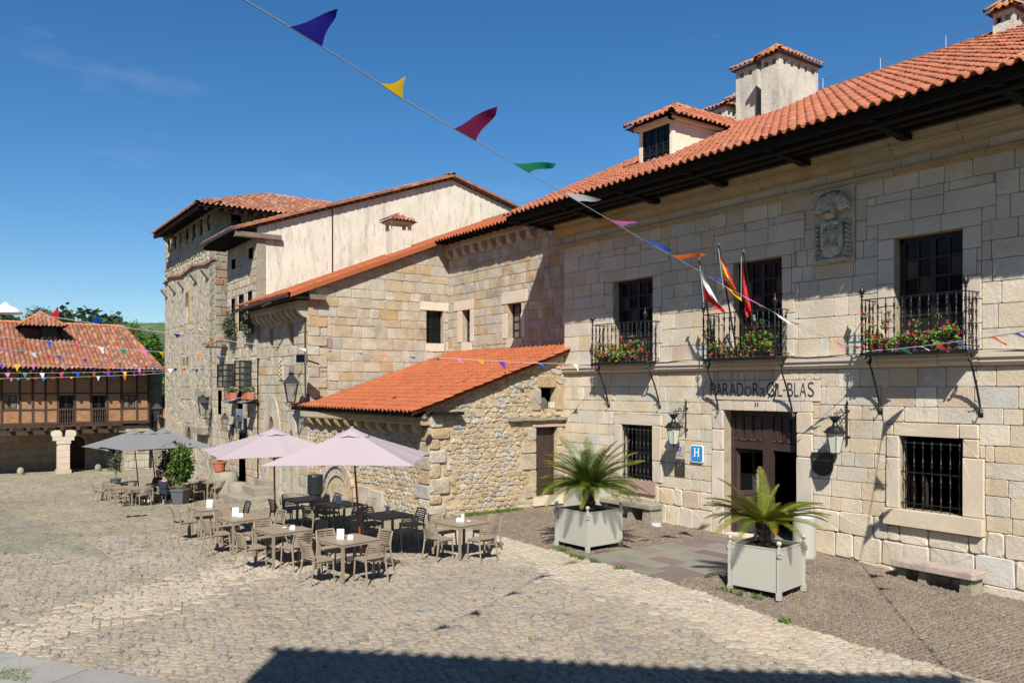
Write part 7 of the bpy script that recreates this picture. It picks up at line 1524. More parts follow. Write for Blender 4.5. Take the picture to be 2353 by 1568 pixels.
# ================================================================= LANTERNS
def ornate_lantern(c, wallx, zb0, zb1, lab):
    o = thing('wall_lantern',lab,'lantern',(wallx,0,(zb0+zb1)/2),group='ornate iron wall lanterns'); c = Vector(c); n = 6
    mb = MB(); mb.tube([(wallx,-.05,zb0),(wallx,-.05,zb1)],.016,6); mb.lathe([(.0,-.04),(.028,-.01),(.03,.02),(.0,.10)],(wallx,-.05,zb1),6); mb.lathe([(.0,-.06),(.025,-.03),(.016,0)],(wallx,-.05,zb0),6); mb.box(wallx-.05,wallx+.05,-.055,.01,zb0+.12,zb0+.14); mb.box(wallx-.05,wallx+.05,-.055,.01,zb1-.16,zb1-.14); mb.build('wall_bar',M['iron'],o,smooth=False)
    za = c.z+.50; mb = MB(); mb.tube([(wallx,-.05,za),(c.x,c.y,za)],.012,6); A = Vector((wallx,-.05,0)); B = Vector((c.x,c.y,0)); d = (B-A)
    def scroll(cx,cz,r0,turns,sg): return [A+d*(cx+(r0*(1-k/(turns*10)*.75))*math.cos(k*.63)*sg/d.length)+Vector((0,0,cz+(r0*(1-k/(turns*10)*.75))*math.sin(k*.63))) for k in range(int(turns*10))]
    for cx,cz,r0,sg in ((.35,za-.16,.13,1),(.75,za-.10,.09,-1),(.2,za-.38,.08,1),(.15,za+.08,.05,-1),(.5,za+.05,.045,1)): mb.tube(scroll(cx,cz,r0,1.4,sg),.007,5)
    mb.tube([A+Vector((0,0,za-.5)),A+d*.3+Vector((0,0,za-.42)),A+d*.62+Vector((0,0,za-.2)),A+d*.9+Vector((0,0,za-.02))],.009,5)
    for k in range(4): p_ = A+d*(.2+.22*k)+Vector((0,0,za)); mb.tube([p_,p_+Vector((.01,0,.05)),p_+Vector((.03,-.02,.07))],[.006,.010,.002],4)
    mb.tube([(c.x,c.y,za),(c.x,c.y,c.z+.34)],.008,5); mb.build('scroll_arm',M['iron'],o,smooth=True)
    mb = MB(); mb.lathe([(.235,.0),(.24,.02),(.20,.06),(.15,.12),(.07,.16),(.045,.22),(.06,.26),(.10,.30),(.115,.36),(.0,.33)],c+Vector((0,0,.06)),12)
    for k in range(8): a = k*math.pi/4; mb.tube([c+Vector((.105*math.cos(a),.105*math.sin(a),.40)),c+Vector((.14*math.cos(a),.14*math.sin(a),.45))],[.014,.003],4)
    for k in range(n): a = k*2*math.pi/n+.2; mb.tube([c+Vector((.235*math.cos(a),.235*math.sin(a),.07)),c+Vector((.27*math.cos(a),.27*math.sin(a),.12))],[.010,.003],4)
    mb.build('crowned_roof',M['iron'],o)
    r1, r0, h = .205,.115,.44; z1 = c.z+.06; z0 = z1-h
    mb = MB(); pt = lambda k,r_,z: Vector((c.x+r_*math.cos(k*2*math.pi/n+.2),c.y+r_*math.sin(k*2*math.pi/n+.2),z))
    for k in range(n): mb.tube([pt(k,r1,z1),pt(k,r0,z0)],.008,4); mb.tube([pt(k,r0,z0),pt(k+1,r0,z0)],.010,4)
    mb.lathe([(.0,-.10),(.02,-.08),(.012,-.05),(.04,-.03),(.11,0),(.0,.005)],(c.x,c.y,z0),8); mb.build('cage',M['iron'],o)
    for k in range(n): a,b,c2,d2 = pt(k,r1-.01,z1),pt(k+1,r1-.01,z1),pt(k+1,r0-.006,z0),pt(k,r0-.006,z0); MB().quad(a,b,c2,d2).build('glass_pane',M['lampglass'],o)
    return o
lc = S('r2',970,285,Y=-.52); wb = S('r2',1072,180,Y=-.05); ornate_lantern(lc,wb.x,S('r2',1072,320,Y=-.05).z,S('r2',1072,60,Y=-.05).z,'ornate black lantern with crown left of the doorway')
lc = S('r3',268,415,Y=-.52); wb = S('r3',340,300,Y=-.05); ornate_lantern(lc,wb.x,S('r3',340,455,Y=-.05).z,S('r3',340,225,Y=-.05).z,'ornate black lantern with crown right of the doorway')
def street_lantern(c, anchor, s_, lab, h=.62):
    o = thing('street_lantern',lab,'lantern',anchor,group='four-sided iron street lanterns'); c = Vector(c); n = 4; r1, r0 = .24*s_,.13*s_; z1 = c.z; z0 = z1-.5*s_
    pt = lambda k,r_,z: Vector((c.x+r_*math.cos(k*math.pi/2+.5),c.y+r_*math.sin(k*math.pi/2+.5),z)); mb = MB()
    mb.add([pt(0,r1*1.35,z1),pt(1,r1*1.35,z1),pt(2,r1*1.35,z1),pt(3,r1*1.35,z1),pt(0,r1*.3,z1+.24*s_),pt(1,r1*.3,z1+.24*s_),pt(2,r1*.3,z1+.24*s_),pt(3,r1*.3,z1+.24*s_)],[(0,1,5,4),(1,2,6,5),(2,3,7,6),(3,0,4,7),(4,5,6,7),(3,2,1,0)]); mb.lathe([(r1*.3,0),(r1*.34,.04*s_),(.02,.07*s_),(.0,.12*s_)],(c.x,c.y,z1+.24*s_),6); mb.build('lamp_roof',M['iron'],o)
    mb = MB()
    for k in range(n): mb.tube([pt(k,r1,z1),pt(k,r0,z0)],.014*s_,4); mb.tube([pt(k,r0,z0),pt(k+1,r0,z0)],.014*s_,4); mb.tube([pt(k,r0,z0),pt(k,r0*1.5,z0-.06*s_),pt(k,r0*.3,z0-.12*s_)],.010*s_,4)
    mb.build('cage',M['iron'],o)
    for k in range(n): MB().quad(pt(k,r1*.93,z1),pt(k+1,r1*.93,z1),pt(k+1,r0*.9,z0),pt(k,r0*.9,z0)).build('glass_pane',M['clearglass'],o)
    A = Vector(anchor); mb = MB(); b_ = Vector((c.x,c.y,z0-.13*s_)); A.z = b_.z; mb.tube([b_,A],.016*s_+.004,5); d = A-b_; mb.tube([b_+d*(.55+.12*math.cos(k*.6))+Vector((0,0,-.14*s_+.13*s_*math.sin(k*.6))) for k in range(11)],.010,4); mb.box(A.x-.05,A.x+.05,A.y-.05,A.y+.05,A.z-.25*s_,A.z+.35*s_); mb.build('arm',M['iron'],o); return o
an = S('s2',1105,1285,Y=-5.5); c = S('s2',925,1130,X=an.x); street_lantern(c,an,1.35,'large black street lantern on the wing corner above the orange roof')
an = S('s3',705,640,Y=-4.85); c = S('s3',562,495,X=an.x); street_lantern(c,an,1.3,'black street lantern by the tower niche')
an = S('s3',965,800,Y=-5.65); c = S('s3',855,712,X=an.x); street_lantern(c,an,.85,'small black lantern left of the cream house door')
an = S('s3',1150,835,Y=-5.65); c = S('s3',1035,742,X=an.x); street_lantern(c,an,.85,'small black lantern right above the cream house door')
an = S('z1',960,985,X=XH-.25); c = S('z1',990,915,X=XH+.6); street_lantern(c,an,1.5,'black street lantern at the corner of the half-timbered house')
fl_ = S('s2',1040,860,Y=-6.1); o = thing('floodlight','grey floodlight fixed on the wing corner where the pennant string ends','floodlight',fl_); F = Frame(fl_,(.8,.6,0),(0,0,1),(.6,-.8,0)); MB().box(-.2,.2,-.16,.16,-.08,.08,fr=F).build('housing',M['zinc'],o); MB().tube([fl_,Vector((fl_.x+.1,-5.5,fl_.z-.2))],.03,5).build('arm',M['iron'],o); MB().box(-.17,.17,-.13,.13,.081,.09,fr=F).build('lens',M['glass'],o)

# ================================================================= FLAGS
def flag(foot, top, hoist, fly, cols, lab, emb=None, fold=.05, n=18, m=12):
    foot = Vector(foot); top = Vector(top); o = thing('flag',lab,'flag',foot,group='flags on the middle balcony'); ax = (top-foot)
    MB().tube([foot,top],[.024,.018],7).build('pole',M['iron'],o); MB().lathe([(.055,0),(.05,.012),(.015,.05),(.0,.09)],top,6).build('pole_cap',M['ironplate'],o)
    cm = [PM[c_] for c_ in dict.fromkeys([c for c,_ in cols])]; names = list(dict.fromkeys([c for c,_ in cols])); mb = MB(); vs = []; r = random.Random(len(lab))
    ph = r.uniform(0,6)
    for j in range(m+1):
        v = j/m; A = hoist[0].lerp(hoist[1],v); B = fly[0].lerp(fly[1],v)
        for i in range(n+1):
            u = i/n; p_ = A.lerp(B,u); w_ = fold*math.sin(v*9+u*5+ph)*min(1,u*3)+fold*.6*math.sin(v*17-u*8+ph)*u; vs.append(p_+Vector((.5*w_,-w_,0))+Vector((0,0,-.06*math.sin(math.pi*u))))
    for j in range(m):
        v = (j+.5)/m; c_ = next(c for c,lim in cols if v <= lim)
        mb.mi = names.index(c_)
        for i in range(n): a = j*(n+1)+i; mb.add([vs[a],vs[a+1],vs[a+n+2],vs[a+n+1]],[(0,1,2,3)])
    cl = mb.build('cloth',cm,o); me = cl.data; bm = bmesh.new(); bm.from_mesh(me); bmesh.ops.remove_doubles(bm,verts=bm.verts,dist=1e-4); bm.to_mesh(me); bm.free(); me.polygons.foreach_set('use_smooth', np.ones(len(me.polygons), dtype=bool))
    if emb:
        for c_,u,v,su,sv in emb:
            A = hoist[0].lerp(hoist[1],v).lerp(fly[0].lerp(fly[1],v),u); i_ = round(u*n); j_ = round(v*m); A = vs[j_*(n+1)+i_]; e_ = (vs[j_*(n+1)+min(n,i_+1)]-vs[j_*(n+1)+i_-1]).normalized(); f_ = (vs[min(m,j_+1)*(n+1)+i_]-vs[(j_-1)*(n+1)+i_]).normalized(); nn = e_.cross(f_).normalized(); nn = -nn if nn.y > 0 else nn; q = A+nn*.012
            MB().add([q-e_*su-f_*sv,q+e_*su-f_*sv,q+e_*su+f_*sv*.6,q+f_*sv*1.3,q-e_*su+f_*sv*.6],[(0,1,2,3,4)]).build('emblem',c_,cl)
    mb = MB(); mb.tube([hoist[0]+Vector((-.02,-.02,.1)),hoist[1].lerp(hoist[0],-.15)+Vector((-.02,-.02,0))],.006,4)
    for k in range(5): q = foot+ax*(.34+.012*k); mb.tube([q+Vector((.03*math.cos(j),.03*math.sin(j),.004*j)) for j in range(8)],.005,4)
    mb.build('halyard',mat('pale_blue_cord%d'%len(lab),base=(.45,.60,.66)),o); return o
grey_e = M['zinc']
def fy(x,y,Y): return S('s4',x,y,Y=Y)
flag(fy(312,1312,-.48),fy(128,225,-1.20),(fy(150,330,-1.17),fy(188,648,-1.02)),(fy(368,728,-.98),fy(440,822,-.95)),[('white',.5),('red',1.)],'white and red flag, leftmost of the three',[(PM['red'],.62,.3,.035,.06),(grey_e,.55,.72,.05,.07)])
flag(fy(556,1305,-.48),fy(348,62,-1.28),(fy(358,125,-1.26),fy(405,490,-1.08)),(fy(600,650,-1.02),fy(612,690,-1.0)),[('red',.27),('yellow',.73),('red',1.)],'red and yellow striped flag, tallest in the middle',[(PM['red'],.35,.45,.04,.07)],fold=.07)
flag(fy(808,1292,-.48),fy(622,140,-1.22),(fy(614,222,-1.19),fy(612,600,-1.05)),(fy(712,790,-1.0),fy(668,885,-.98)),[('red',1.)],'red flag with green and yellow bars, rightmost of the three',[(grey_e,.30,.25,.05,.14),(PM['green'],.12,.7,.05,.05),(PM['yellow'],.35,.6,.05,.02),(PM['green'],.45,.7,.05,.05),(PM['green'],.6,.35,.05,.04),(PM['yellow'],.75,.45,.05,.02)],fold=.045)

# ================================================================= BALCONY FLOWERS
def flowerbox(x0, x1, lab, seed, red=.5, pinkf=.1, hgt=.48, hang=.15, dense=1., leaf='leaf_ger'):
    o = thing('flower_box',lab,'flower box',((x0+x1)/2,-.42,4.535),group='geranium boxes on the balconies'); r = random.Random(seed); a,b = x0+.015,x1-.015
    MB().add([(a+.02,-.49,4.54),(b-.02,-.49,4.54),(b-.02,-.35,4.54),(a+.02,-.35,4.54),(a,-.51,4.70),(b,-.51,4.70),(b,-.33,4.70),(a,-.33,4.70)],[(0,1,5,4),(1,2,6,5),(2,3,7,6),(3,0,4,7)]).box(a-.008,b+.008,-.52,-.505,4.675,4.705).build('box',M['flowerbox'],o)
    MB().box(a,b,-.50,-.34,4.67,4.68).build('earth',M['soil'],o); mb = MB(); n = int(560*(x1-x0)/.6*dense); cl = [(r.uniform(x0-.03,x1+.03),r.uniform(-.62,-.36),4.70+abs(r.gauss(0,.5))*hgt-(hang if r.random() < .25 else 0)) for _ in range(int(24*(x1-x0)/.6)+6)]
    for _ in range(n):
        c_ = r.choice(cl); p_ = Vector((c_[0]+r.gauss(0,.035),c_[1]+r.gauss(0,.035),c_[2]+r.gauss(0,.03))); u = Vector((r.gauss(0,1),r.gauss(0,1)-.5,r.gauss(0,1)+.6)).normalized(); w_ = u.orthogonal().normalized(); w2 = u.cross(w_); s_ = r.uniform(.014,.030)
        mb.add([p_+(w_*math.cos(k*1.047)+w2*math.sin(k*1.047))*s_*r.uniform(.8,1.1) for k in range(6)],[(0,1,2,3,4,5)],r.random())
    mb.build('leaves',M[leaf],o); mb = MB()
    for _ in range(14): x_ = r.uniform(x0,x1); c_ = r.choice(cl); mb.tube([(x_,-.42,4.68),((x_+c_[0])/2,-.45,4.75),c_],.004,3)
    mb.build('stems',M['leaf_grey'],o)
    for fm,pr in (('bloom_red',red),('bloom_pink',pinkf)):
        mb = MB()
        for c_ in cl:
            if r.random() < pr:
                q = Vector((c_[0]+r.gauss(0,.03),c_[1]-.03,c_[2]+abs(r.gauss(0,.05))+.02))
                for _ in range(18): p_ = q+Vector((r.gauss(0,.02),r.gauss(0,.02),r.gauss(0,.018))); u = Vector((r.gauss(0,1),r.gauss(0,1),r.gauss(0,1))).normalized(); w_ = u.orthogonal(); s_ = .012; mb.add([p_+w_*s_,p_+u.cross(w_)*s_,p_-w_*s_,p_-u.cross(w_)*s_],[(0,1,2,3)],r.random())
        if mb.v: mb.build('blooms',M[fm],o,kind='stuff')
for i,(a,b,rd,pk_,lab,dn_) in enumerate(((-18.45,-17.75,.35,.25,'left geranium box on the left balcony',1.),(-17.7,-17.0,.35,.2,'middle geranium box on the left balcony',1.),(-16.98,-16.45,.3,.3,'right geranium box on the left balcony',1.),
   (-14.12,-13.5,.35,.05,'left geranium box on the middle balcony, by the white and red flag',1.),(-13.3,-12.85,.1,.05,'middle geranium box on the middle balcony',.9),(-12.8,-12.18,.25,.05,'right geranium box on the middle balcony',1.2),
   (-9.78,-9.28,.75,.0,'full red-flowered geranium box at the left of the right balcony',1.2),(-9.22,-8.85,.1,.1,'sparse box second from left on the right balcony',.8),(-8.8,-8.42,.05,.3,'pink-flowered box third on the right balcony',.8),(-8.38,-7.85,.08,.05,'leafy box at the right end of the right balcony',1.2))):
    flowerbox(a,b,lab,200+i,rd,pk_,dense=dn_)
# ================================================================= POTS, BUSHES, BITS ALONG THE STREET
def potted(base, rp, hp_, pm, fh, fw, leafm, lab, seed, n=700, name='potted_plant', sq=False, sub=None, leaf=.05):
    b = Vector(base); o = thing(name,lab,'potted plant',b); prof = [(rp*.72,0),(rp*.98,hp_*.88),(rp*1.08,hp_*.88),(rp*1.08,hp_),(rp*.9,hp_)]
    MB().lathe(prof,b,4 if sq else 14).build('pot',pm,o); mb = MB(); leafcloud(mb,b+Vector((0,0,hp_+fh*.52)),(fw/2*.9,fw/2*.9,fh*.45),n,leaf,seed,16,.36,.8,.9); mb.build('foliage',leafm,o); MB().tube([b+Vector((0,0,hp_*.8)),b+Vector((0,0,hp_+fh*.5))],.02,5).build('stem',M['bark'],o); return o
bp = S('s1',1390,1415,g=True); potted(bp,.42,.66,M['greypot'],1.85,1.15,M['leaf'],'green bush in a square grey pot beside the grey parasol',1,2600,sq=True,leaf=.075)
fp = S('s1',478,1250,g=True); fp = S('D',266,1112,g=True); potted(fp,.3,.35,M['greypot'],1.5,.95,M['leaf_grey'],'thin shrub in a pot behind the far terrace tables',2,700,leaf=.08)
ol = S('D',393,1108,t=38); potted((ol.x,ol.y,G(ol.x,ol.y)),.3,.5,M['greypot'],2.0,1.3,M['leaf_dark'],'dark shrub in shade beside the tower door',3,1100,leaf=.09)
rp_ = S('z3',130,1068,Y=-6.5); rk = thing('rock_ledge','rounded rock ledge at the foot of the cream house','rock',(rp_.x,-6.3,G(rp_.x,-6.3)))
for i,(dx,dy,w_,d_,h_) in enumerate(((-.1,.1,1.5,1.0,rp_.z-G(rp_.x,-6.3)-.02),(1.3,.3,1.1,.7,.6))):
    mb = MB(); cx, cy = rp_.x+dx,-6.35+dy; z0 = G(cx,cy); r = random.Random(i+5); mb.lathe([(1.0,-.2),(1.02,.3*h_),(.95,.75*h_),(.75,.97*h_),(.0,h_)],(0,0,0),11); mb.v = [(cx+x*w_*.62*r.uniform(.92,1.08),cy+y*d_*.6*r.uniform(.92,1.08),z0+z) for x,y,z in mb.v]; mb.build('rock',M['quoin'],rk,smooth=True)
potted((rp_.x,rp_.y,rp_.z),.30,.42,M['terrapot'],.62,.9,M['leaf_grey'],'terracotta pot with low plant on the rock ledge',4,500)
rb_ = S('z3',440,1255,g=True); potted((rb_.x,rb_.y+.2,G(rb_.x,rb_.y)),.36,.45,M['poleblack'],1.6,1.15,M['leaf_red'],'reddish shrub in a black pot left of the stone steps',5,1500,leaf=.07)
for (v,x,y,w_,h_,pot_,lab,k_) in (('s2',258,700,.95,1.35,False,'hanging grey-green bush below the left upper window',0),('s2',438,650,.95,1.35,False,'hanging grey-green bush below the second upper window',1),('s2',272,1297,.75,.45,True,'terracotta window box under the left open casement',2),('s2',450,1297,.85,.45,True,'terracotta window box under the right open casement',3)):
    p_ = S(v,x,y,Y=-5.95); o = thing('window_plant',lab,'window plant',p_,group='plants at the cream house windows')
    if pot_: MB().box(p_.x-w_/2,p_.x+w_/2,-6.05,-5.78,p_.z,p_.z+.3).build('trough',M['terrapot'],o); MB().box(p_.x-w_/2,p_.x+w_/2,-6.1,-5.6,p_.z-.05,p_.z).build('shelf',M['iron'],o)
    mb = MB(); leafcloud(mb,(p_.x,-5.92,p_.z+(.42 if pot_ else h_*.5)),(w_/2,.26,h_/2*(1 if not pot_ else .8)),900 if not pot_ else 350,.07,30+k_,12,.4,.8,.9); mb.build('foliage',M['leaf_grey'],o)
bb = S('D',724,1143,Y=-6.1); bb.z = G(bb.x,bb.y); bt = S('z3',985,1092,Y=-6.0); o = thing('black_bin','black cylindrical bin on a post by the wing corner','litter bin',bb); MB().lathe([(.20,0),(.21,.02),(.21,bt.z-bb.z-.68),(.21,bt.z-bb.z-.66)],bb,12).build('post',M['poleblack'],o); MB().lathe([(.25,0),(.26,.03),(.26,.60),(.24,.66),(.0,.67)],(bb.x,bb.y,bt.z-.66),16).build('drum',M['poleblack'],o)
mb = MB(); cx, cy = S('z3',800,1290,Y=-6.3).x,-6.2; mb.lathe([(1.,-.1),(1.,.12),(.92,.26),(.0,.3)],(0,0,0),12); mb.v = [(cx+x*1.1,cy+y*.5,G(cx,cy)+z) for x,y,z in mb.v]; tag(mb.build('stone_slab_seat',M['quoin'],None,smooth=True),'low rounded stone block on the ground at the wing wall','stone block')
ban = S('s2',375,1480,Y=-5.9); o = tag(MB().box(ban.x-.55,ban.x+.45,-5.92,-5.88,ban.z-.55,ban.z+.32).build('shop_banner',mat('grey_blue_banner',base=(.16,.19,.24),noise=(3,.4)),None),'grey hanging shop banner above the cream house door','banner')
for (x,y,k_) in ((240,1330,0),(410,1340,1)): p_ = S('s2',x,y,Y=-6.2); tag(MB().add([(p_.x-.3,-6.4,p_.z+.05),(p_.x+.35,-6.4,p_.z),(p_.x+.35,-5.9,p_.z+.12),(p_.x-.3,-5.9,p_.z+.17)],[(0,1,2,3)]).tube([(p_.x,-6.15,p_.z+.08),(p_.x+.1,-5.6,p_.z+.2)],.02,4).build('picture_light',M['zinc'],None),('left' if k_ == 0 else 'right')+' flat grey lamp shade under the window boxes','lamp','flat lamps over the shop door')

# ================================================================= BUNTING
def interp(ctrl, x):
    for i in range(len(ctrl)-1):
        a, b = ctrl[i], ctrl[i+1]; lo, hi = (a,b) if a[0] <= b[0] else (b,a)
        if lo[0] <= x <= hi[0]: q = (x-a[0])/(b[0]-a[0]) if b[0] != a[0] else 0; inv = (1-q)/a[2]+q/b[2]; return (a[1]+(b[1]-a[1])*q, 1/inv)
    a = ctrl[0] if abs(x-ctrl[0][0]) < abs(x-ctrl[-1][0]) else ctrl[-1]; return a[1], a[2]
rpn = random.Random(8); M['cord'] = mat('pale_grey_cord', base=(.42,.42,.43), rough=.8)
def bunting(lab, v, ctrl, pens, rad=.008, ext=None):
    pts = [S('D',VT[v][0]+VT[v][2]*x,VT[v][1]+VT[v][2]*y,t=t) for x,y,t in ctrl]; cd_ = [(VT[v][0]+VT[v][2]*x,VT[v][1]+VT[v][2]*y,t) for x,y,t in ctrl]
    o = thing('bunting_string',lab,'bunting',pts[-1],group='strings of coloured pennants across the square')
    if ext:
        n_x, step, which = ext; q0 = pts[-1] if which else pts[0]; q1 = pts[-3] if which else pts[2]; d_ = (q0-q1).normalized(); side_ = Vector((.3,-.75,-.5)).normalized()
        far = q0+d_*step*(n_x+1); 
        for k in range(n_x): a_ = q0+d_*step*(k+.3); b_ = a_+d_*.24; c_ = a_.lerp(b_,.5)+Vector((-.10,.10,-.25)); MB().add([a_,b_,a_.lerp(c_,.5)+Vector((0,.03,0)),b_.lerp(c_,.5)+Vector((0,.03,0)),c_],[(0,1,3,2),(2,3,4)]).build('pennant',PM[('green','white','red','blue','orange','purple','yellow','pink')[k%8]],o)
        pts = pts+[far] if which else [far]+pts
    MB().tube(pts,rad,4).build('cord',M['cord'],o)
    for pn in pens:
        vv, x1,y1,x2,y2,tx,ty,c = pn if isinstance(pn[0],str) else (v,)+pn
        a0,b0,s0 = VT[vv]; X1,Y1,X2,Y2,TX,TY_ = a0+s0*x1,b0+s0*y1,a0+s0*x2,b0+s0*y2,a0+s0*tx,b0+s0*ty
        ya,ta = interp(cd_,X1); yb_,tb = interp(cd_,X2); A = S('D',X1,ya,t=ta); B = S('D',X2,yb_,t=tb); W_ = (B-A).length; tm = (ta+tb)/2
        Lp = math.hypot(TX-(X1+X2)/2,TY_-(ya+yb_)/2)/FL*tm; dz_ = math.sqrt(max(0,(1.15*W_)**2-Lp**2))*rpn.choice((-1,1))*.6; Tp = S('D',TX,TY_,t=tm+dz_)
        n = 6; vs = []; nrm = (B-A).cross(Tp-A); nrm = nrm.normalized() if nrm.length > 1e-9 else Vector((0,0,1)); am = W_*rpn.uniform(.03,.09); ph = rpn.uniform(0,6)
        for j in range(n+1):
            f_ = j/n; cc_ = A.lerp(B,.5).lerp(Tp,f_); kk_ = 1-.13*math.sin(math.pi*f_); P0, P1 = cc_.lerp(A.lerp(Tp,f_),kk_),cc_.lerp(B.lerp(Tp,f_),kk_); K = n-j
            for i in range(K+1): q = i/K if K else 0; vs.append(P0.lerp(P1,q)+nrm*am*math.sin(f_*3.0+q*2.2+ph)*min(1,f_*2.2))
        fs = []; st_ = [0]
        for j in range(n+1): st_.append(st_[-1]+(n-j+1))
        for j in range(n):
            for i in range(n-j):
                a_,b_,c_ = st_[j]+i,st_[j]+i+1,st_[j+1]+i; fs.append((a_,b_,c_))
                if i < n-j-1: fs.append((b_,st_[j+1]+i+1,c_))
        MB().add(vs,fs).build('pennant',PM[c],o,smooth=True)
    return o
bunting('near string crossing the sky with big dark pennants down to the right balcony','D',[(400,-100,5.3),(560,0,5.7),(665,62,6.1),(740,108,6.4),(865,188,7.),(925,228,7.35),(1045,297,8.2),(1095,325,8.6),(1180,376,9.5),(1290,441,10.8),(1400,505,12.1),(1475,550,13.),(1545,588,13.9),(1605,622,14.6),(1655,652,15.2),(1700,676,16.),(1750,702,16.3),(1815,738,16.6),(1867,761,16.8),(1915,783,17.),(1992,808,17.25)],
 [('D',665,62,740,108,777,24,'navy'),('D',871,190,925,228,932,178,'yellow'),('D',1043,296,1093,323,1144,246,'crimson'),('D',1178,374,1216,397,1279,379,'green'),('D',1292,441,1328,466,1381,458,'white'),('D',1398,503,1428,520,1469,511,'pink'),('D',1474,549,1502,564,1544,576,'blue'),('D',1541,586,1563,598,1622,585,'orange'),('D',1602,621,1628,636,1670,647,'purple'),('D',1656,652,1680,666,1706,689,'yellow'),('D',1699,676,1722,687,1753,708,'pink'),('D',1749,702,1770,714,1793,727,'green'),('D',1774,715,1796,728,1821,749,'white'),('D',1815,738,1830,745,1850,745,'red'),('D',1834,747,1850,754,1868,762,'blue'),('D',1878,766,1896,774,1915,780,'yellow'),('D',1910,780,1928,790,1948,803,'magenta'),('D',1926,788,1945,795,1960,804,'green'),('D',1950,795,1968,800,1990,797,'red')],rad=.006,ext=(10,.5,False))
bunting('short string along the right balcony front','q4',[(330,712,17.2),(430,703,17.),(620,690,16.6),(800,670,15.9),(1050,640,14.5),(1160,624,13.9),(1500,578,12.2),(1711,545,11.3),(1950,505,10.5)],
 [(430,703,490,698,575,772,'magenta'),(620,688,690,680,775,742,'green'),(800,670,860,664,942,702,'white'),(970,650,1035,642,1128,727,'red'),(1160,624,1230,615,1352,692,'blue'),(1500,578,1575,567,1697,652,'orange'),(1735,541,1800,530,1920,600,'purple')],ext=(10,.55,True))
bunting('long string from the left balcony across all facades with a white lamp','z1',[(-170,275,20.5),(-60,288,20.8),(25,296,21.),(70,302,21.2),(310,335,21.6),(640,385,22.2),(870,415,22.8),(1130,445,23.3),(1290,462,23.6),(1522,500,23.9),(1760,524,24.1),(2070,549,24.3),(2260,562,24.4),(2590,587,24.5),(2830,598,24.5),(3150,617,24.5),(3400,629,24.5),(3560,632,24.5),(3735,635,24.5)],
 [(308,338,378,348,366,272,'red'),(565,374,638,385,625,322,'blue'),(805,408,868,416,862,432,'orange'),(1085,440,1142,448,1118,470,'purple'),('s2',5,640,95,650,90,680,'yellow'),('s2',345,678,435,688,395,701,'pink'),('s2',685,714,770,718,765,733,'green'),('s2',985,738,1085,742,1082,782,'white'),('z2',1380,1330,1442,1334,1402,1352,'red'),('z3',1330,8,1410,14,1406,33,'blue'),('z3',1562,25,1632,30,1628,52,'orange'),('z3',1810,42,1885,48,1878,66,'purple'),('z4',200,1370,285,1376,250,1390,'green'),('z4',410,1382,458,1385,488,1424,'pink'),('z4',595,1392,655,1396,674,1438,'yellow'),('z4',782,1402,852,1406,858,1473,'purple'),('z4',965,1408,1035,1412,1000,1420,'orange'),('z4',1130,1412,1185,1415,1213,1454,'blue'),('z4',1300,1418,1348,1418,1367,1451,'red'),('z4',1455,1418,1503,1418,1510,1490,'white'),('z6',285,1070,322,1068,290,1122,'magenta')])
p_ = S('z1',35,300,t=21.); o = thing('hanging_lamp','white dome lamp hanging on the pennant string at the left edge','lamp',p_); MB().lathe([(.39,-.02),(.38,.03),(.25,.13),(.10,.19),(.07,.24),(.03,.27),(.0,.28)],p_-Vector((0,0,.05)),20).build('shade',M['white'],o,smooth=True); MB().lathe([(.0,-.03),(.30,-.02),(.30,.0)],p_-Vector((0,0,.05)),16).build('diffuser',M['lampglass'],o)
z = lambda L: [tuple(q) for q in L]
bunting('second string from the floodlight on the wing to the left edge','z1',[(-120,448,24.),(0,460,24.3),(310,492,25.5),(640,527,26.6),(1020,558,28.),(1290,572,29.),(1457,593,29.2),(1878,600,30.)],
 [(108,472,158,478,148,520,'orange'),(282,490,330,494,318,528,'blue'),(460,510,497,514,488,536,'red'),(610,526,655,530,653,566,'white'),(750,538,797,542,791,581,'green'),(878,548,925,552,922,584,'pink'),(1000,558,1040,560,1030,597,'yellow'),(1135,566,1170,568,1152,577,'purple'),(1233,570,1278,573,1265,588,'orange'),('s2',110,828,165,830,162,882,'blue'),('s2',275,838,355,845,355,866,'red'),('s2',475,845,528,848,550,872,'white'),('s2',640,848,695,850,706,889,'green'),('s2',795,850,870,852,835,862,'pink'),('s2',930,850,1005,852,945,864,'yellow')])
bunting('slanting third string over the old tile roof','z1',[(-90,520,26.5),(0,532,27.),(200,560,28.),(450,590,29.5),(700,620,31.),(1000,655,34.),(1290,668,37.),(1440,660,38.)],
 [(8,535,50,540,59,572,'pink'),(105,545,140,551,147,581,'green'),(188,558,224,563,229,599,'white'),(280,570,313,574,321,604,'red'),(355,579,386,583,389,616,'blue'),(433,588,458,591,455,637,'orange'),(520,598,548,602,545,633,'purple'),(590,607,620,610,602,627,'yellow'),(668,616,688,618,680,643,'pink'),(745,625,768,628,758,661,'green'),(820,634,862,640,868,650,'white'),(905,643,932,647,921,676,'red'),(957,649,984,652,980,671,'blue'),(1030,656,1055,658,1048,680,'orange'),(1088,660,1118,661,1112,686,'purple'),(1150,663,1170,664,1168,686,'yellow'),(1228,666,1252,667,1241,706,'blue')])
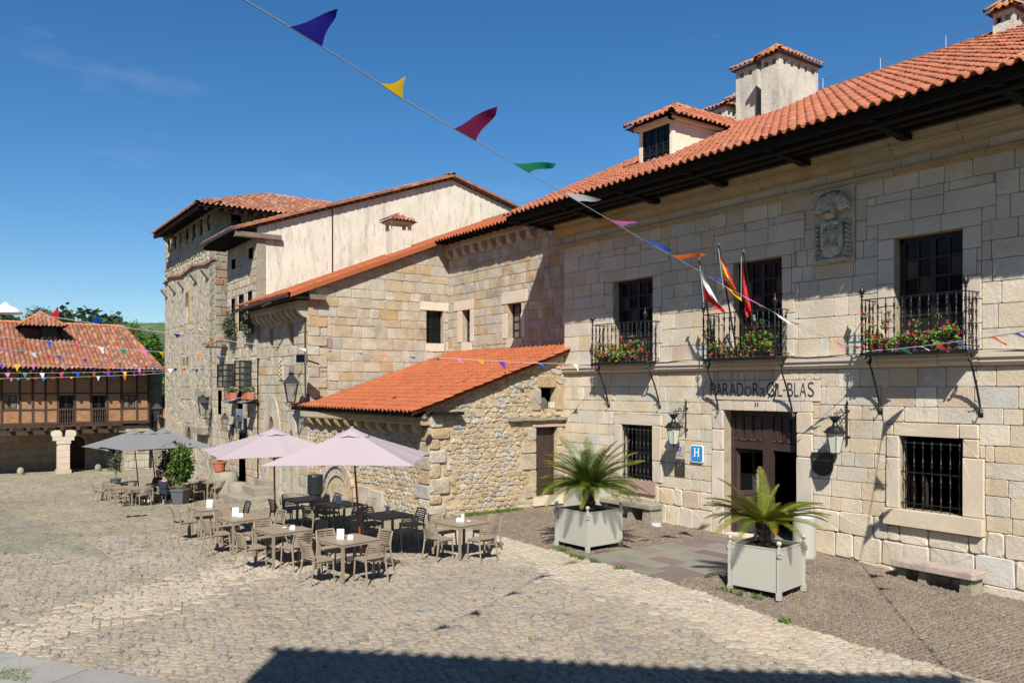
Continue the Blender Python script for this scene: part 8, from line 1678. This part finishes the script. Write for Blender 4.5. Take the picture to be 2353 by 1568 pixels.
bunting('fourth string just above the eave of the half-timbered house','z1',[(-60,630,38.),(0,632,38.),(400,649,38.),(760,661,38.),(1100,665,38.),(1290,660,38.),(1440,655,38.)],
 [(-6,632,22,633,12,669,'purple'),(88,638,121,640,108,684,'yellow'),(190,643,221,645,215,676,'pink'),(285,647,318,648,302,656,'green'),(385,649,417,650,412,673,'white'),(478,652,512,653,500,671,'red'),(580,655,608,656,602,675,'blue'),(662,658,693,659,690,684,'orange'),(755,661,779,661,772,689,'purple'),(865,663,890,664,883,695,'pink'),(1055,665,1090,665,1075,690,'white'),(1140,664,1166,664,1150,682,'red'),(1205,663,1227,663,1216,682,'magenta'),(1262,661,1285,660,1272,676,'green')])
bunting('fifth straight string under the eave of the half-timbered house','z1',[(-60,691,44.),(300,690,44.),(700,684,44.),(1030,676,42.),(1440,655,38.5)],
 [(30,690,65,690,50,723,'pink'),(140,690,175,690,158,719,'green'),(248,690,283,690,271,729,'white'),(370,689,403,688,390,725,'red'),(472,688,504,687,492,723,'blue'),(573,686,606,685,594,715,'orange'),(665,684,696,684,686,721,'purple'),(772,682,799,682,791,713,'yellow'),(865,680,892,680,882,709,'magenta'),(960,678,988,677,976,697,'green'),(1080,674,1110,672,1096,694,'white')])
bunting('lowest string, sagging before the timbered wall','z1',[(-60,726,40.),(200,722,40.),(450,716,40.),(700,708,40.),(900,700,39.5),(1290,672,38.5),(1440,655,38.3)],
 [(-8,725,22,724,8,733,'yellow'),(60,724,84,723,70,749,'pink'),(98,723,132,723,113,738,'green'),(160,722,192,722,176,737,'white'),(210,722,242,721,226,732,'red'),(262,721,296,720,272,743,'blue'),(318,719,352,719,338,731,'orange'),(440,716,463,716,450,727,'yellow'),(500,714,520,714,510,722,'magenta'),(555,713,582,712,566,720,'green'),(608,711,632,711,620,741,'white'),(708,708,740,706,717,735,'blue'),(775,705,798,704,788,739,'orange'),(835,703,862,702,848,712,'purple'),(890,700,925,698,905,706,'yellow')])

# ================================================================= PEOPLE UNDER THE GREY PARASOL
def skinned(name, verts, edges, rad, material, parent, root=0, sub=1):
    me = bpy.data.meshes.new(name); me.from_pydata([tuple(v) for v in verts],edges,[]); o = bpy.data.objects.new(name,me); COL.objects.link(o); o.parent = parent
    me.materials.append(material); sk_ = o.modifiers.new('skin','SKIN'); sk_.use_smooth_shade = True
    for i,r_ in enumerate(rad): me.skin_vertices[0].data[i].radius = r_ if isinstance(r_,tuple) else (r_,r_); me.skin_vertices[0].data[i].use_root = (i == root)
    sb = o.modifiers.new('sub','SUBSURF'); sb.levels = sub; sb.render_levels = sub; return o
def sitter(loc, rz, lab, shirt, trousers, hair, lean=.05, arm=.32):
    o = thing('person',lab,'person',loc,rz,local=True,group='people seated under the grey parasol')
    # facing +Y; seat height .45
    V = [(0,0,.50),(0,-.02,.72),(0,lean,.98),(0,lean,1.06),(0,lean+.02,1.14),(0,lean+.03,1.24),(0,lean+.03,1.31),
         (.19,lean,.97),(.24,.12,.74),(.18,arm,.76),(.17,arm+.09,.77),(-.19,lean,.97),(-.24,.12,.74),(-.18,arm,.76),(-.17,arm+.09,.77),
         (.11,0,.50),(.13,.40,.50),(.12,.42,.12),(.12,.40,.06),(.12,.54,.04),(-.11,0,.50),(-.13,.40,.50),(-.12,.38,.12),(-.12,.36,.06),(-.12,.50,.04)]
    E = [(0,1),(1,2),(2,3),(3,4),(4,5),(5,6),(2,7),(7,8),(8,9),(9,10),(2,11),(11,12),(12,13),(13,14),(0,15),(15,16),(16,17),(17,18),(18,19),(0,20),(20,21),(21,22),(22,23),(23,24)]
    Rr = [(.15,.11),(.14,.095),(.13,.08),.05,.06,.088,.07,.055,.042,.034,.03,.055,.042,.034,.03,.09,.065,.042,.035,.03,.09,.065,.042,.035,.03]
    skinned('body',V,E,Rr,M['skin'],o)
    k = [0,1,2,7,8,11,12]; skinned('shirt',[V[i] for i in k],[(0,1),(1,2),(2,3),(3,4),(2,5),(5,6)],[(.20,.155),(.195,.14),(.20,.125),.10,.075,.10,.075],shirt,o)
    k = [0,15,16,17,20,21,22]; skinned('trousers',[V[i] for i in k],[(0,1),(1,2),(2,3),(0,4),(4,5),(5,6)],[(.165,.125),.105,.08,.055,.105,.08,.055],trousers,o)
    mb = MB(); mb.lathe([(.088,-.06),(.104,.0),(.102,.05),(.075,.10),(.0,.118)],(0,lean+.005,1.26),12); mb.build('hair',hair,o,smooth=True)
    mb = MB(); 
    for s_ in (-1,1): mb.lathe([(.0,-.008),(.010,0),(.0,.008)],(s_*.034,lean+.118,1.25),6)
    mb.box(-.025,.025,lean+.118,lean+.124,1.185,1.193); mb.build('eyes_and_mouth',M['hairdark'],o); mb = MB(); mb.tube([(0,lean+.115,1.255),(0,lean+.145,1.222)],[.008,.013],5)
    for s_ in (-1,1): mb.lathe([(.0,-.03),(.014,0),(.0,.03)],(s_*.098,lean+.02,1.235),6)
    mb.build('nose_and_ears',M['skin'],o)
    for s_ in (-1,1):
        MB().box(s_*.12-.045,s_*.12+.045,.40,.66,.0,.07).build('shoe',M['white'],o); h = Vector((s_*.17,arm+.10,.765))
        for f_ in range(4): MB().tube([h+Vector((-.03+.02*f_,0,0)),h+Vector((-.03+.02*f_,.05,-.005)),h+Vector((-.03+.02*f_,.075-.006*abs(f_-1.5),-.02))],[.010,.009,.007],5).build('finger',M['skin'],o)
        MB().tube([h+Vector((-s_*.03,-.02,0)),h+Vector((-s_*.06,.02,-.003))],[.011,.008],5).build('thumb',M['skin'],o)
    return o
tc3 = S('s1',1215,1010,t=36.0); tz3 = G(tc3.x,tc3.y); set_table(tc3.x,tc3.y,20,'the shaded table where the seated people sit','nrlf',off=.72,group='tables of the far terrace')
vd = math.atan2(VW[1],VW[0])
pp = S('s1',1160,1060,t=34.6); sitter((pp.x,pp.y,G(pp.x,pp.y)+.02),vd-math.pi/2+.15,'person in dark navy shirt seated with back to the viewer',M['navy'],M['navy'],M['hairdark'])
pp = S('s1',1085,960,t=36.9); sitter((pp.x,pp.y,G(pp.x,pp.y)+.05),vd+math.pi/2-.5,'grey-haired person in dark maroon top facing across the table',M['stripe'],M['navy'],M['hairgrey'])
pp = S('s1',1440,960,t=38.5); sitter((pp.x,pp.y,G(pp.x,pp.y)+.05),vd+math.pi/2+.5,'dark-haired person seated behind the green bush',M['hairdark'],M['navy'],M['hairdark'])
